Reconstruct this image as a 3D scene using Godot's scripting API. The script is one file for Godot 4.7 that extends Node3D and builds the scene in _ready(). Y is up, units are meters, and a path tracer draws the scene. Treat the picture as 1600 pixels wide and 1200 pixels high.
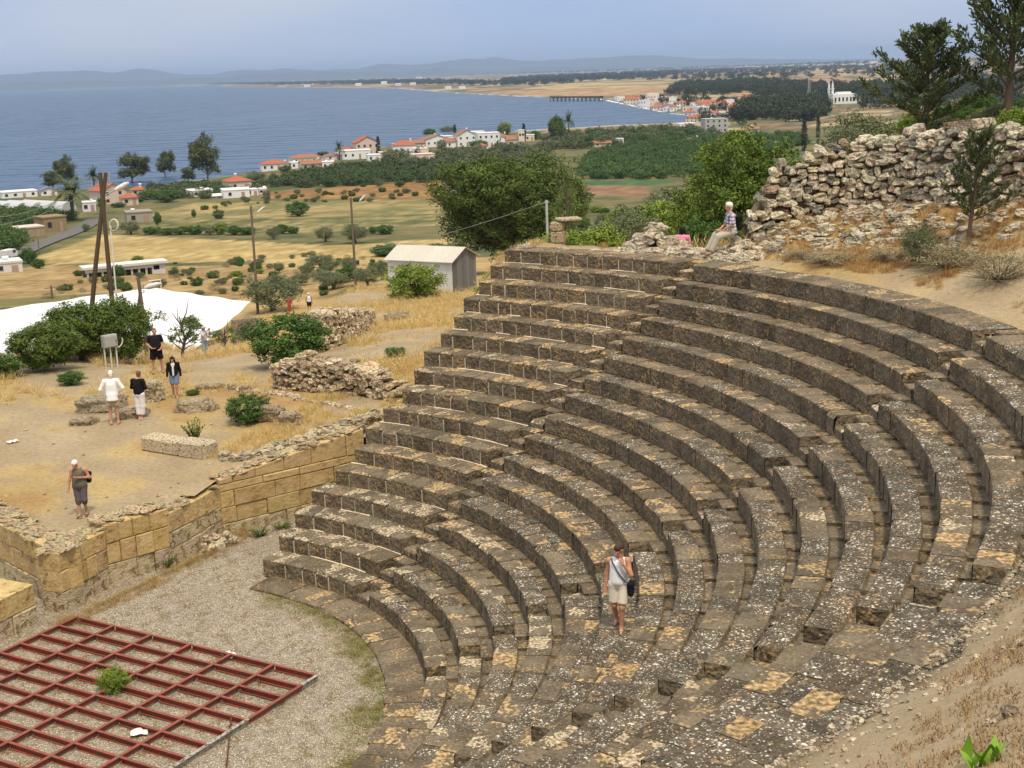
extends Node3D
# An ancient theatre on a hillside above a bay. Theatre centre at the origin, orchestra floor at y = 0, sea at y = SEA.

const SEA := -33.0
const CAM := Vector3(16.0772, 11.9983, 20.9603)
const FOCAL := 2094.5          # in pixels of the 1600 x 1200 photograph
const YAW := -0.2593
const PITCH := 0.2295
const ROLL := -0.0337
const R1 := 8.248              # inner radius of the first tier
const TREAD := 0.7
const RISE := 0.3974
const H1 := 0.3003             # top of the first tier
const STAIRS := [-0.9614, -0.3523, 0.2469]
const ENDS := [-77.7, -77.6, -77.5, -77.2, -75.5, -74.9, -75.4, -74.8, -74.1, -74.3, -74.7, -74.2, -74.1, -74.4, -74.0, -74.0, -73.7]
const RIGHT_END := 66.0

var fw: Vector3
var rt: Vector3
var up: Vector3
var fh: Vector3
var sh: Vector3
var rng := RandomNumberGenerator.new()
var nz := FastNoiseLite.new()
var M := {}
var taken := {}

# ------------------------------------------------------------------ mesh collecting
class MB:
	var v := PackedVector3Array()
	var n := PackedVector3Array()
	var uv := PackedVector2Array()
	var c := PackedColorArray()
	var col := Color.WHITE
	func tri(a: Vector3, b: Vector3, d: Vector3) -> void:
		var nn := (d - a).cross(b - a).normalized()
		v.append(a); v.append(b); v.append(d)
		n.append(nn); n.append(nn); n.append(nn)
		c.append(col); c.append(col); c.append(col)
		uv.append(Vector2.ZERO); uv.append(Vector2.ZERO); uv.append(Vector2.ZERO)
	func quad(a: Vector3, b: Vector3, d: Vector3, e: Vector3) -> void:
		tri(a, b, d); tri(a, d, e)
	func quad_uv(a: Vector3, b: Vector3, d: Vector3, e: Vector3, ua: Vector2, ub: Vector2, ud: Vector2, ue: Vector2) -> void:
		var nn := (d - a).cross(b - a).normalized()
		if nn == Vector3.ZERO: nn = (e - a).cross(d - a).normalized()
		for p in [a, b, d, a, d, e]: v.append(p); n.append(nn); c.append(col)
		for t in [ua, ub, ud, ua, ud, ue]: uv.append(t)
	func vert(p: Vector3, nn: Vector3, t := Vector2.ZERO) -> void:
		v.append(p); n.append(nn); c.append(col); uv.append(t)
	func box(lo: Vector3, hi: Vector3) -> void:
		bar(Transform3D(Basis(), (lo + hi) * 0.5), hi - lo)
	# a box of the given size about a transform, edges chamfered by b
	func bar(t: Transform3D, size: Vector3, b := 0.0) -> void:
		var h := size * 0.5
		if b <= 0.0:
			var p := []
			for i in 8: p.append(t * Vector3(h.x * (1 if i & 1 else -1), h.y * (1 if i & 2 else -1), h.z * (1 if i & 4 else -1)))
			quad(p[4], p[6], p[7], p[5]); quad(p[1], p[3], p[2], p[0])
			quad(p[5], p[7], p[3], p[1]); quad(p[0], p[2], p[6], p[4])
			quad(p[6], p[2], p[3], p[7]); quad(p[0], p[4], p[5], p[1])
			return
		var ax := [Vector3(1, 0, 0), Vector3(0, 1, 0), Vector3(0, 0, 1)]
		for k in 3:
			var i := (k + 1) % 3
			var j := (k + 2) % 3
			for s in [-1.0, 1.0]:
				var ce: Vector3 = ax[k] * h[k] * s
				var a: Vector3 = ax[i] * (h[i] - b)
				var d: Vector3 = ax[j] * (h[j] - b)
				_face(t, ce - a - d, ce + a - d, ce + a + d, ce - a + d)
		for k in 3:
			var i := (k + 1) % 3
			var j := (k + 2) % 3
			for s in [-1.0, 1.0]:
				for q in [-1.0, 1.0]:
					var a1: Vector3 = ax[i] * h[i] * s + ax[j] * (h[j] - b) * q
					var a2: Vector3 = ax[i] * (h[i] - b) * s + ax[j] * h[j] * q
					var l: Vector3 = ax[k] * (h[k] - b)
					_face(t, a1 - l, a1 + l, a2 + l, a2 - l)
	func _face(t: Transform3D, a: Vector3, b: Vector3, d: Vector3, e: Vector3) -> void:
		var m := (a + d) * 0.5
		if (d - a).cross(b - a).dot(m) < 0.0: quad(t * a, t * e, t * d, t * b)
		else: quad(t * a, t * b, t * d, t * e)
	# a tube through points with radii
	func tube(pts: Array, rad: Array, sides := 6, cap := true) -> void:
		var rings := []
		var ref := Vector3(0.31, 0.2, 0.93)
		for i in pts.size():
			var dir: Vector3 = (pts[mini(i + 1, pts.size() - 1)] - pts[maxi(i - 1, 0)]).normalized()
			var a := dir.cross(ref).normalized()
			if a == Vector3.ZERO: a = dir.cross(Vector3.UP).normalized()
			var b := dir.cross(a)
			var ring := []
			for k in sides:
				var w := TAU * k / sides
				ring.append([pts[i] + (a * cos(w) + b * sin(w)) * rad[i], a * cos(w) + b * sin(w)])
			rings.append(ring)
		for i in pts.size() - 1:
			for k in sides:
				var k2 := (k + 1) % sides
				var q := [rings[i][k], rings[i + 1][k], rings[i + 1][k2], rings[i][k], rings[i + 1][k2], rings[i][k2]]
				for e in q: vert(e[0], e[1], Vector2(float(k) / sides, i))
		if cap:
			for end in [0, pts.size() - 1]:
				for k in sides: tri(pts[end], rings[end][k][0], rings[end][(k + 1) % sides][0])
	func ball(ce: Vector3, r: Vector3, seg := 8, rings := 5) -> void:
		for i in rings:
			for k in seg:
				var q := []
				for e in [[i, k], [i + 1, k], [i + 1, k + 1], [i, k + 1]]:
					var th: float = PI * e[0] / rings
					var ph: float = TAU * e[1] / seg
					q.append(Vector3(sin(th) * cos(ph), cos(th), sin(th) * sin(ph)))
				for e in [0, 1, 2, 0, 2, 3]: vert(ce + q[e] * r, q[e])
	# a thin leaf: a rhombus in the plane across nrm
	func leaf(p: Vector3, dir: Vector3, nrm: Vector3, l: float, w: float) -> void:
		var s := nrm.cross(dir).normalized() * w * 0.5
		var m := p + dir * l * 0.5
		var nn := dir.cross(s).normalized()
		for e in [p, m + s, p + dir * l, p, p + dir * l, m - s]: v.append(e); n.append(nn); c.append(col); uv.append(Vector2.ZERO)
	func add(o: MB, t: Transform3D) -> void:
		for i in o.v.size():
			v.append(t * o.v[i]); n.append((t.basis * o.n[i]).normalized()); uv.append(o.uv[i]); c.append(o.c[i])
	func into(mesh: ArrayMesh, m: Material) -> ArrayMesh:
		if v.is_empty(): return mesh
		var a := []
		a.resize(Mesh.ARRAY_MAX)
		a[Mesh.ARRAY_VERTEX] = v; a[Mesh.ARRAY_NORMAL] = n; a[Mesh.ARRAY_TEX_UV] = uv; a[Mesh.ARRAY_COLOR] = c
		mesh.add_surface_from_arrays(Mesh.PRIMITIVE_TRIANGLES, a)
		mesh.surface_set_material(mesh.get_surface_count() - 1, m)
		return mesh

func part(called: String, mesh: Mesh, parent: Node3D, at := Transform3D()) -> MeshInstance3D:
	var o := MeshInstance3D.new()
	o.name = called; o.mesh = mesh; o.transform = at
	parent.add_child(o, true)
	return o
func piece(called: String, mb: MB, m: Material, parent: Node3D) -> MeshInstance3D:
	return part(called, mb.into(ArrayMesh.new(), m), parent)
func numbered(called: String) -> String:
	taken[called] = taken.get(called, -1) + 1
	return called if taken[called] == 0 else "%s_%03d" % [called, taken[called]]
func tag(o: Node, label: String, category: String, group := "") -> void:
	o.set_meta("label", label); o.set_meta("category", category)
	if group: o.set_meta("group", group)
func thing(called: String, label: String, category: String, at := Vector3.ZERO, turn := 0.0, group := "") -> Node3D:
	var o := Node3D.new()
	o.name = numbered(called); o.position = at; o.rotation.y = turn
	add_child(o); tag(o, label, category, group)
	return o
func setting(called: String, mb: MB, m: Material) -> MeshInstance3D:
	var o := piece(numbered(called), mb, m, self)
	o.set_meta("kind", "structure")
	return o
func rr(a: float, b: float) -> float: return rng.randf_range(a, b)
func rvec() -> Vector3:
	var z := rr(-1, 1)
	var w := rr(0, TAU)
	return Vector3(sqrt(1 - z * z) * cos(w), z, sqrt(1 - z * z) * sin(w))
func lin(r: float, g: float, b: float) -> Color: return Color(r, g, b).linear_to_srgb()

# ------------------------------------------------------------------ the camera's pixels as directions
func ray(u: float, w: float) -> Vector3: return fw + rt * ((u - 800.0) / FOCAL) + up * ((600.0 - w) / FOCAL)
func at_y(u: float, w: float, y: float) -> Vector3:
	var d := ray(u, w)
	return CAM + d * ((y - CAM.y) / d.y)
func at_depth(u: float, w: float, d: float) -> Vector3: return CAM + ray(u, w) * d
# where the sight line through a pixel meets the ground
func hit(u: float, w: float) -> Vector3:
	var d := ray(u, w)
	var t := 3.0
	var last := t
	while t < 30000.0:
		var p := CAM + d * t
		if p.y < ground(p.x, p.z) and (t > 60.0 or open_ground(p.x, p.z)):
			for i in 14:
				var m := (last + t) * 0.5
				p = CAM + d * m
				if p.y < ground(p.x, p.z): t = m
				else: last = m
			break
		last = t
		t *= 1.012
	var q := CAM + d * t
	return Vector3(q.x, ground(q.x, q.z), q.z)
func metres(px: float, p: Vector3) -> float: return px * (p - CAM).dot(fw) / FOCAL

# ------------------------------------------------------------------ the lie of the land
const FAR := [Vector2(180, -14.5), Vector2(250, -21), Vector2(400, -26.5), Vector2(600, -31), Vector2(1000, -31.2), Vector2(40000, -31.2)]
const SLICES := [
	[-30.0, [Vector2(30, 1.25), Vector2(46, 1.25), Vector2(54, 0.2), Vector2(62, -3), Vector2(80, -8), Vector2(110, -9.5), Vector2(150, -11)]],
	[-20.0, [Vector2(30, 1.25), Vector2(46, 1.25), Vector2(52, 1.05), Vector2(60, 0.3), Vector2(66, -0.5), Vector2(72, -2.6), Vector2(84, -6.5), Vector2(110, -8.5), Vector2(150, -10.5)]],
	[-15.0, [Vector2(30, 1.25), Vector2(46, 1.25), Vector2(52, 0.95), Vector2(58, -0.05), Vector2(64, -1.15), Vector2(70, -2.1), Vector2(76, -2.3), Vector2(83, -2.6), Vector2(91, -4.2), Vector2(110, -7.5), Vector2(150, -10)]],
	[-11.0, [Vector2(30, 1.25), Vector2(44, 1.4), Vector2(50, 1.2), Vector2(60, 0.2), Vector2(72, -1.6), Vector2(85, -2.6), Vector2(97, -3.2), Vector2(120, -6), Vector2(150, -9.5)]],
	[-3.0, [Vector2(30, 1.4), Vector2(40, 1.7), Vector2(46, 2.0), Vector2(55, 1.4), Vector2(70, -0.8), Vector2(90, -2.7), Vector2(120, -6), Vector2(150, -9.5)]],
	[2.0, [Vector2(30, 6.6), Vector2(40, 6.6), Vector2(42.5, 6.0), Vector2(48, 4.9), Vector2(60, 2), Vector2(80, -1.5), Vector2(110, -5), Vector2(150, -9.5)]],
	[6.0, [Vector2(30, 6.7), Vector2(39.5, 6.65), Vector2(42, 6.05), Vector2(50, 5.0), Vector2(62, 3.0), Vector2(80, 0), Vector2(110, -4), Vector2(150, -9)]],
	[14.0, [Vector2(30, 8.0), Vector2(40, 8.1), Vector2(50, 7.6), Vector2(65, 6.4), Vector2(80, 4.0), Vector2(110, -1), Vector2(150, -8)]],
	[25.0, [Vector2(30, 9.2), Vector2(40, 9.5), Vector2(70, 9), Vector2(90, 6.5), Vector2(130, 0), Vector2(160, -6)]],
]
# the shoreline, near to far; the sea lies to its left
const SHORE := [Vector2(-1600, -300), Vector2(-700, -420), Vector2(-400, -490), Vector2(-300, -520), Vector2(-288, -600), Vector2(-300, -700), Vector2(-293, -840), Vector2(-244, -985), Vector2(-165, -1062), Vector2(-100, -1090), Vector2(-112, -1160), Vector2(-168, -1279), Vector2(-258, -1592), Vector2(-364, -1961), Vector2(-478, -2144), Vector2(-844, -2868), Vector2(-1507, -4345), Vector2(-3133, -6979), Vector2(-7423, -14088), Vector2(-14000, -19500), Vector2(-30000, -26000)]
func slice(pts: Array, d: float) -> float:
	if d <= pts[0].x: return pts[0].y
	var n := pts.size()
	if d >= pts[n - 1].x:
		var prev: Vector2 = pts[n - 1]
		for f in FAR:
			if d < f.x: return lerpf(prev.y, f.y, (d - prev.x) / (f.x - prev.x))
			prev = f
		return prev.y
	for i in n - 1:
		if d < pts[i + 1].x:
			return lerpf(pts[i].y, pts[i + 1].y, (d - pts[i].x) / (pts[i + 1].x - pts[i].x))
	return pts[n - 1].y
# metres inland from the shore (negative: at sea)
func inland(x: float, z: float) -> float:
	var p := Vector2(x, z)
	var best := 1e9
	var side := 1.0
	for i in SHORE.size() - 1:
		var a: Vector2 = SHORE[i]
		var b: Vector2 = SHORE[i + 1]
		var ab := b - a
		var t := clampf((p - a).dot(ab) / ab.length_squared(), 0, 1)
		var q := p - a - ab * t
		var d := q.length_squared()
		if d < best - 1e-6:
			best = d
			side = signf(ab.x * q.y - ab.y * q.x)
	return sqrt(best) * side
const RUIN := [Vector2(12.9, -18.25), Vector2(13.7, -18.5), Vector2(15.6, -18.75), Vector2(17.0, -18.3), Vector2(19.2, -16.6), Vector2(21.4, -14.6), Vector2(23.6, -12.2)]
func ground(x: float, z: float) -> float:
	var dx := x - CAM.x
	var dz := z - CAM.z
	var d := dx * fh.x + dz * fh.z
	var s := dx * sh.x + dz * sh.z
	if d > 260.0:
		var y: float = slice(SLICES[3][1], d)
		if d > 430.0:
			var away := inland(x, z)
			if away < 120.0: y = lerpf(SEA - 2.5, y, smoothstep(-30.0, 45.0, away))
			if d > 2500.0 and away > 0.0: y += minf(1.0, away / 5000.0) * (smoothstep(2500.0, 6500.0, d) * 16.0 * clampf((x + 1100.0) / 1500.0, -0.05, 1.6) + nz.get_noise_2d(x * 0.01, z * 0.01) * 6.0)
		return y
	var y := 0.0
	if s <= SLICES[0][0]: y = slice(SLICES[0][1], d)
	elif s >= SLICES[8][0]: y = slice(SLICES[8][1], d)
	else:
		for i in 8:
			if s < SLICES[i + 1][0]:
				var t: float = (s - SLICES[i][0]) / (SLICES[i + 1][0] - SLICES[i][0])
				y = lerpf(slice(SLICES[i][1], d), slice(SLICES[i + 1][1], d), t * t * (3 - 2 * t))
				break
	if d < 120.0: y += nz.get_noise_2d(x * 14.0, z * 14.0) * 0.10 * smoothstep(0.0, 6.0, absf(y - 1.35) * 10.0)
	if d < 62.0:
		var r := sqrt(x * x + z * z)
		var a := rad_to_deg(atan2(z, x))
		var t := 1.0 - smoothstep(34.0, 43.0, d)
		if a > -66.0 and a < 150.0 and t > 0.0:
			var k := 0.14 * smoothstep(-57.0, -45.0, a) + 0.16 * smoothstep(-45.0, -30.0, a) + 0.22 * smoothstep(-30.0, 0.0, a) + 0.1 * smoothstep(0.0, 50.0, a)
			var ring := minf(6.58 + 0.14 * smoothstep(20.4, 21.4, r) + k * maxf(0.0, r - 21.3), 10.4) + smoothstep(20.3, 21.0, r) * nz.get_noise_2d(x * 22.0, z * 22.0) * 0.07
			var bank := smoothstep(3.0, 15.0, a)
			if bank > 0.0: ring = lerpf(ring, 6.22 + 0.66 * (r - 18.75) - 3.5 * maxf(0.0, 18.75 - r) + nz.get_noise_2d(x * 40.0, z * 40.0) * 0.14, bank)
			y = lerpf(y, ring, t * smoothstep(-66.0, -58.0, a))
		if x > 11.0 and z < -9.5 and z > -21.0:          # earth banked against the ruined wall
			var best := 99.0
			for i in RUIN.size() - 1: best = minf(best, Geometry2D.get_closest_point_to_segment(Vector2(x, z), RUIN[i], RUIN[i + 1]).distance_to(Vector2(x, z)))
			y += 0.62 * (1.0 - smoothstep(0.1, 1.9, best + nz.get_noise_2d(x * 50.0, z * 50.0) * 0.5)) * smoothstep(12.6, 14.4, x)
		if a > -112.0 and a < -58.0 and r > 14.0 and r < 23.0:
			var w := 1.0 - smoothstep(0.0, 2.2, (-74.0 - a) * 0.01745 * r)
			var row := minf(H1 + (r - R1) / TREAD * RISE - 0.5, 6.5)
			if a > -74.0: row -= 0.1
			y = maxf(y, lerpf(y, row, w * smoothstep(14.0, 19.0, r)))
	return y
# ------------------------------------------------------------------ materials
func noise_img(size: int, freq: float, seed_: int, oct := 4, type := FastNoiseLite.TYPE_SIMPLEX_SMOOTH) -> PackedByteArray:
	var f := FastNoiseLite.new()
	f.noise_type = type; f.frequency = freq; f.seed = seed_; f.fractal_octaves = oct
	var im := f.get_seamless_image(size, size, false, false, 0.15)
	im.convert(Image.FORMAT_L8)
	return im.get_data()
# colour ramp: [[position, linear colour], ...]
func lut(ramp: Array) -> Array:
	var out := []
	for i in 256:
		var t := i / 255.0
		var col: Color = ramp[ramp.size() - 1][1]
		for k in ramp.size() - 1:
			if t <= ramp[k + 1][0]:
				col = (ramp[k][1] as Color).lerp(ramp[k + 1][1], clampf((t - ramp[k][0]) / (ramp[k + 1][0] - ramp[k][0]), 0, 1))
				break
		out.append(col.linear_to_srgb())
	return out
# a surface of two layered noises through a ramp, patches of a second colour, and specks
func surface_tex(size: int, f1: float, f2: float, mixed: float, ramp: Array, patch: Array, specks: Array, seed_: int) -> ImageTexture:
	var a := noise_img(size, f1, seed_)
	var b := noise_img(size, f2, seed_ + 7, 3)
	var pt := noise_img(size, patch[1], seed_ + 13, 4) if patch else PackedByteArray()
	var L := lut(ramp)
	var lr := PackedByteArray()
	for e in L: lr.append_array([int(e.r * 255), int(e.g * 255), int(e.b * 255)])
	var out := PackedByteArray()
	out.resize(size * size * 3)
	var pc := Color.BLACK
	if patch: pc = (patch[0] as Color).linear_to_srgb()
	var th: float = patch[2] * 255.0 if patch else 999.0
	for i in size * size:
		var k := int(clampf(a[i] * (1.0 - mixed) + b[i] * mixed, 0, 255)) * 3
		if patch and pt[i] + (b[i] - 128) * 0.35 > th:
			var w: float = 0.45 + b[i] / 255.0 * 0.8
			out[i * 3] = int(clampf(pc.r * w, 0, 1) * 255); out[i * 3 + 1] = int(clampf(pc.g * w, 0, 1) * 255); out[i * 3 + 2] = int(clampf(pc.b * w, 0, 1) * 255)
		else:
			out[i * 3] = lr[k]; out[i * 3 + 1] = lr[k + 1]; out[i * 3 + 2] = lr[k + 2]
	var g := RandomNumberGenerator.new()
	g.seed = seed_ + 99
	for s in specks:                                   # [how many, smallest, largest radius in pixels, colour, colour, clustering noise]
		for i in s[0]:
			var x := g.randi_range(0, size - 1)
			var y := g.randi_range(0, size - 1)
			if s.size() > 5 and a[y * size + x] < s[5]: continue
			var r := lerpf(s[1], s[2], pow(g.randf(), 2.5))
			var col: Color = (s[3] as Color).lerp(s[4], g.randf()).linear_to_srgb()
			var ex := g.randf_range(0.6, 1.4)
			var n := ceili(r * 1.5)
			for dy in range(-n, n + 1):
				for dx in range(-n, n + 1):
					if dx * dx * ex + dy * dy / ex + g.randf_range(-1.0, 1.0) * r * 0.7 <= r * r:
						var q := (posmod(y + dy, size) * size + posmod(x + dx, size)) * 3
						out[q] = int(col.r * 255); out[q + 1] = int(col.g * 255); out[q + 2] = int(col.b * 255)
	return ImageTexture.create_from_image(Image.create_from_data(size, size, false, Image.FORMAT_RGB8, out))
func bump_tex(size: int, freq: float, seed_: int, strength: float, oct := 4) -> ImageTexture:
	var im := Image.create_from_data(size, size, false, Image.FORMAT_L8, noise_img(size, freq, seed_, oct))
	im.convert(Image.FORMAT_RGBA8)
	im.bump_map_to_normal_map(strength)
	return ImageTexture.create_from_image(im)
func mat(col: Color, rough := 0.9, tex: Texture2D = null, scale := 0.0, bump: Texture2D = null, bs := 1.0) -> StandardMaterial3D:
	var m := StandardMaterial3D.new()
	m.albedo_color = col; m.roughness = rough; m.vertex_color_use_as_albedo = true
	m.metallic_specular = 0.3
	if tex: m.albedo_texture = tex
	if bump:
		m.normal_enabled = true; m.normal_texture = bump; m.normal_scale = bs
	if scale > 0.0:
		m.uv1_triplanar = true; m.uv1_world_triplanar = true; m.uv1_scale = Vector3.ONE * scale
	return m
func make_materials() -> void:
	var B_rough := bump_tex(512, 0.05, 3, 6.0)
	var B_fine := bump_tex(512, 0.12, 4, 5.0, 3)
	var stone := [[0.0, Color(0.045, 0.036, 0.025)], [0.40, Color(0.09, 0.073, 0.05)], [0.6, Color(0.135, 0.11, 0.077)], [1.0, Color(0.24, 0.195, 0.14)]]
	var tan_stone := [[0.0, Color(0.062, 0.049, 0.033)], [0.40, Color(0.13, 0.105, 0.071)], [0.6, Color(0.185, 0.15, 0.103)], [1.0, Color(0.30, 0.245, 0.17)]]
	var lich := [[8500, 1.0, 3.0, Color(0.36, 0.34, 0.28), Color(0.68, 0.65, 0.57)], [5200, 1.0, 5.2, Color(0.5, 0.48, 0.41), Color(0.75, 0.72, 0.63), 140], [2600, 1.0, 4.0, Color(0.03, 0.03, 0.026), Color(0.05, 0.045, 0.035)]]
	M.tread = mat(Color.WHITE, 0.95, surface_tex(1024, 0.006, 0.04, 0.5, stone, [Color(0.25, 0.175, 0.10), 0.006, 0.73], lich, 11), 0, B_rough, 0.7)
	M.tread_soil = mat(Color.WHITE, 0.95, surface_tex(1024, 0.006, 0.04, 0.5, tan_stone, [Color(0.49, 0.345, 0.18), 0.005, 0.60], [[1500, 1.0, 3.0, Color(0.42, 0.40, 0.34), Color(0.66, 0.63, 0.54)], [900, 1, 4.0, Color(0.04, 0.035, 0.03), Color(0.06, 0.05, 0.04)]], 21), 0, B_rough, 0.7)
	M.tread_plain = mat(Color.WHITE, 0.95, surface_tex(1024, 0.004, 0.05, 0.45, tan_stone, [Color(0.34, 0.25, 0.14), 0.007, 0.70], [[900, 1.0, 3.0, Color(0.40, 0.37, 0.30), Color(0.6, 0.57, 0.48)], [1500, 1, 4.5, Color(0.055, 0.045, 0.035), Color(0.08, 0.066, 0.05)]], 25), 0, B_rough, 0.8)
	M.tread_pale = mat(Color.WHITE, 0.95, surface_tex(1024, 0.006, 0.05, 0.5, tan_stone, [Color(0.56, 0.46, 0.31), 0.006, 0.56], [[1500, 1.0, 3.4, Color(0.5, 0.47, 0.4), Color(0.7, 0.66, 0.57)], [1500, 1, 4.0, Color(0.06, 0.05, 0.04), Color(0.09, 0.075, 0.055)]], 27), 0, B_rough, 0.8)
	M.mortar = mat(lin(0.66, 0.59, 0.46), 0.95, null, 0)
	var grit := surface_tex(512, 0.02, 0.12, 0.5, [[0.0, Color(0.55, 0.53, 0.5)], [0.5, Color(0.85, 0.84, 0.82)], [1.0, Color(1, 1, 1)]], [], [], 31)
	var grain := surface_tex(1024, 0.02, 0.14, 0.55, [[0.0, Color(0.42, 0.40, 0.37)], [0.45, Color(0.74, 0.72, 0.69)], [1.0, Color(1, 1, 1)]], [], [[1500, 1.0, 3.0, Color(0.98, 0.97, 0.95), Color(1, 1, 1)], [2500, 1.0, 2.4, Color(0.3, 0.26, 0.2), Color(0.5, 0.45, 0.4)]], 41)
	M.earth = mat(Color.WHITE, 0.97, grain, 0.22, B_rough, 0.8)
	M.plain = mat(Color.WHITE, 0.97, grit, 0.012)
	M.gravel = mat(Color.WHITE, 0.97, surface_tex(1024, 0.01, 0.10, 0.55, [[0.0, Color(0.105, 0.086, 0.063)], [0.4, Color(0.195, 0.163, 0.122)], [0.62, Color(0.28, 0.243, 0.19)], [1.0, Color(0.40, 0.36, 0.29)]], [Color(0.23, 0.17, 0.095), 0.006, 0.68], [[17000, 1.4, 3.6, Color(0.42, 0.36, 0.27), Color(0.66, 0.60, 0.5)], [6000, 1.0, 2.6, Color(0.10, 0.075, 0.05), Color(0.16, 0.125, 0.09)], [900, 1.5, 4.0, Color(0.66, 0.62, 0.55), Color(0.8, 0.77, 0.7)]], 51), 0.28, B_rough, 1.0)
	var gold := [[0.0, Color(0.33, 0.21, 0.085)], [0.4, Color(0.51, 0.36, 0.165)], [0.65, Color(0.60, 0.46, 0.245)], [1.0, Color(0.68, 0.56, 0.36)]]
	M.ashlar = mat(Color.WHITE, 0.93, surface_tex(1024, 0.008, 0.05, 0.45, gold, [Color(0.27, 0.19, 0.105), 0.007, 0.76], [[700, 1, 3, Color(0.12, 0.09, 0.05), Color(0.2, 0.15, 0.09)], [600, 1, 3, Color(0.55, 0.5, 0.38), Color(0.62, 0.56, 0.42)]], 61), 0.30, B_rough, 0.45)
	M.pale_block = mat(Color.WHITE, 0.93, surface_tex(512, 0.012, 0.06, 0.5, [[0.0, Color(0.34, 0.26, 0.15)], [0.5, Color(0.52, 0.44, 0.30)], [1.0, Color(0.63, 0.56, 0.42)]], [Color(0.3, 0.22, 0.12), 0.012, 0.66], [], 71), 0.5, B_rough, 1.0)
	M.rock = mat(Color.WHITE, 0.95, surface_tex(512, 0.015, 0.08, 0.5, [[0.0, Color(0.45, 0.42, 0.36)], [0.45, Color(0.82, 0.79, 0.72)], [1.0, Color(1.0, 0.98, 0.93)]], [Color(0.33, 0.29, 0.22), 0.02, 0.62], [[1400, 1, 4.0, Color(0.16, 0.14, 0.12), Color(0.32, 0.28, 0.23)]], 81), 0.9, B_rough, 1.0)
	M.wood = mat(Color.WHITE, 0.85, grit, 1.4, B_fine, 0.6)
	M.paint = mat(Color.WHITE, 0.75, grit, 0.6)
	M.plaster = mat(Color.WHITE, 0.85)
	M.steel_red = mat(Color.WHITE, 0.6, surface_tex(512, 0.02, 0.12, 0.55, [[0.0, Color(0.11, 0.05, 0.035)], [0.35, Color(0.24, 0.062, 0.045)], [0.7, Color(0.36, 0.08, 0.058)], [1.0, Color(0.40, 0.19, 0.14)]], [Color(0.24, 0.155, 0.10), 0.02, 0.62], [], 91), 0.8)
	M.metal = mat(Color.WHITE, 0.5, grit, 1.5)
	M.leaf = mat(Color.WHITE, 0.75)
	M.leaf.backlight_enabled = true
	M.leaf.backlight = Color(0.16, 0.2, 0.06)
	M.bark = mat(Color.WHITE, 0.95, grit, 2.0, B_rough, 1.0)
	M.tile = mat(Color.WHITE, 0.85)
	M.glass = mat(lin(0.03, 0.035, 0.04), 0.15)
	M.skin = mat(Color.WHITE, 0.6)
	M.cloth = mat(Color.WHITE, 0.9, null, 0.0)
	M.hair = mat(Color.WHITE, 0.7)
	M.sea = mat(lin(0.03, 0.08, 0.158), 0.3, surface_tex(512, 0.008, 0.03, 0.4, [[0.0, Color(0.9, 0.91, 0.93)], [0.5, Color(0.95, 0.955, 0.965)], [1.0, Color(1, 1, 1)]], [], [], 17), 0.02, bump_tex(512, 0.03, 14, 10.0, 5), 1.0)
	M.sea.metallic_specular = 0.35
	M.sea.uv1_scale = Vector3(0.0006, 0.001, 0.0022)
	M.foam = mat(lin(0.75, 0.78, 0.8), 0.9)
	M.fabric_roof = mat(lin(0.70, 0.71, 0.73), 0.7)
	M.road = mat(lin(0.16, 0.155, 0.15), 0.95, grit, 0.3)
	M.dry = mat(Color.WHITE, 0.9)
	M.dry.backlight_enabled = true
	M.dry.backlight = Color(0.25, 0.2, 0.1)
# ------------------------------------------------------------------ land and water
var pit := PackedVector2Array([Vector2(2.35, -14.7), Vector2(-0.62, -10.7), Vector2(-0.72, -9.7), Vector2(-1.02, -8.4), Vector2(-2.0, -6.75), Vector2(-2.25, -5.25), Vector2(-4.75, -6.85), Vector2(-12, -11), Vector2(-14, 12), Vector2(14, 14), Vector2(14, -2), Vector2(5.0, -10.5), Vector2(3.6, -13.4)])
func in_theatre(x: float, z: float) -> bool:
	var r := sqrt(x * x + z * z)
	var a := rad_to_deg(atan2(z, x))
	return r < (19.6 if a < 10.0 else 18.2) and a > -72.0 + (0.0 if r > 12.0 else -10.0) and a < RIGHT_END + 3.0
func open_ground(x: float, z: float) -> bool:
	return not in_theatre(x, z) and not Geometry2D.is_point_in_polygon(Vector2(x, z), pit)
var fields := []          # [polygon, colour]
func near_colour(x: float, z: float, y: float) -> Color:
	var n := nz.get_noise_2d(x * 9.0, z * 9.0)
	var f := nz.get_noise_2d(x * 40.0 + 90.0, z * 40.0)
	var dx := x - CAM.x
	var dz := z - CAM.z
	var d := dx * fh.x + dz * fh.z
	var s := dx * sh.x + dz * sh.z
	var dirt := Color(0.40, 0.318, 0.20).lerp(Color(0.50, 0.415, 0.28), clampf(f + 0.5, 0, 1))
	var grass := Color(0.43, 0.305, 0.125).lerp(Color(0.56, 0.435, 0.215), clampf(f + 0.5, 0, 1))
	var rust := Color(0.36, 0.20, 0.085)
	var w := 0.0
	if s < -2.0 and d > 46.5 and d < 130.0: w = smoothstep(-0.25, 0.1, n + 0.15 * smoothstep(47.0, 53.0, d) - 0.1 + f * 0.4)
	elif s < 2.0 and d > 33.0: w = smoothstep(-0.12, 0.16, n + f * 0.5)
	elif s >= 2.0: w = smoothstep(-0.1, 0.25, n + f * 0.5)
	var col := dirt.lerp(grass, w)
	if n + f * 0.6 > 0.22: col = col.lerp(rust, 0.6 * smoothstep(0.22, 0.4, n + f * 0.6))
	return col
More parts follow.
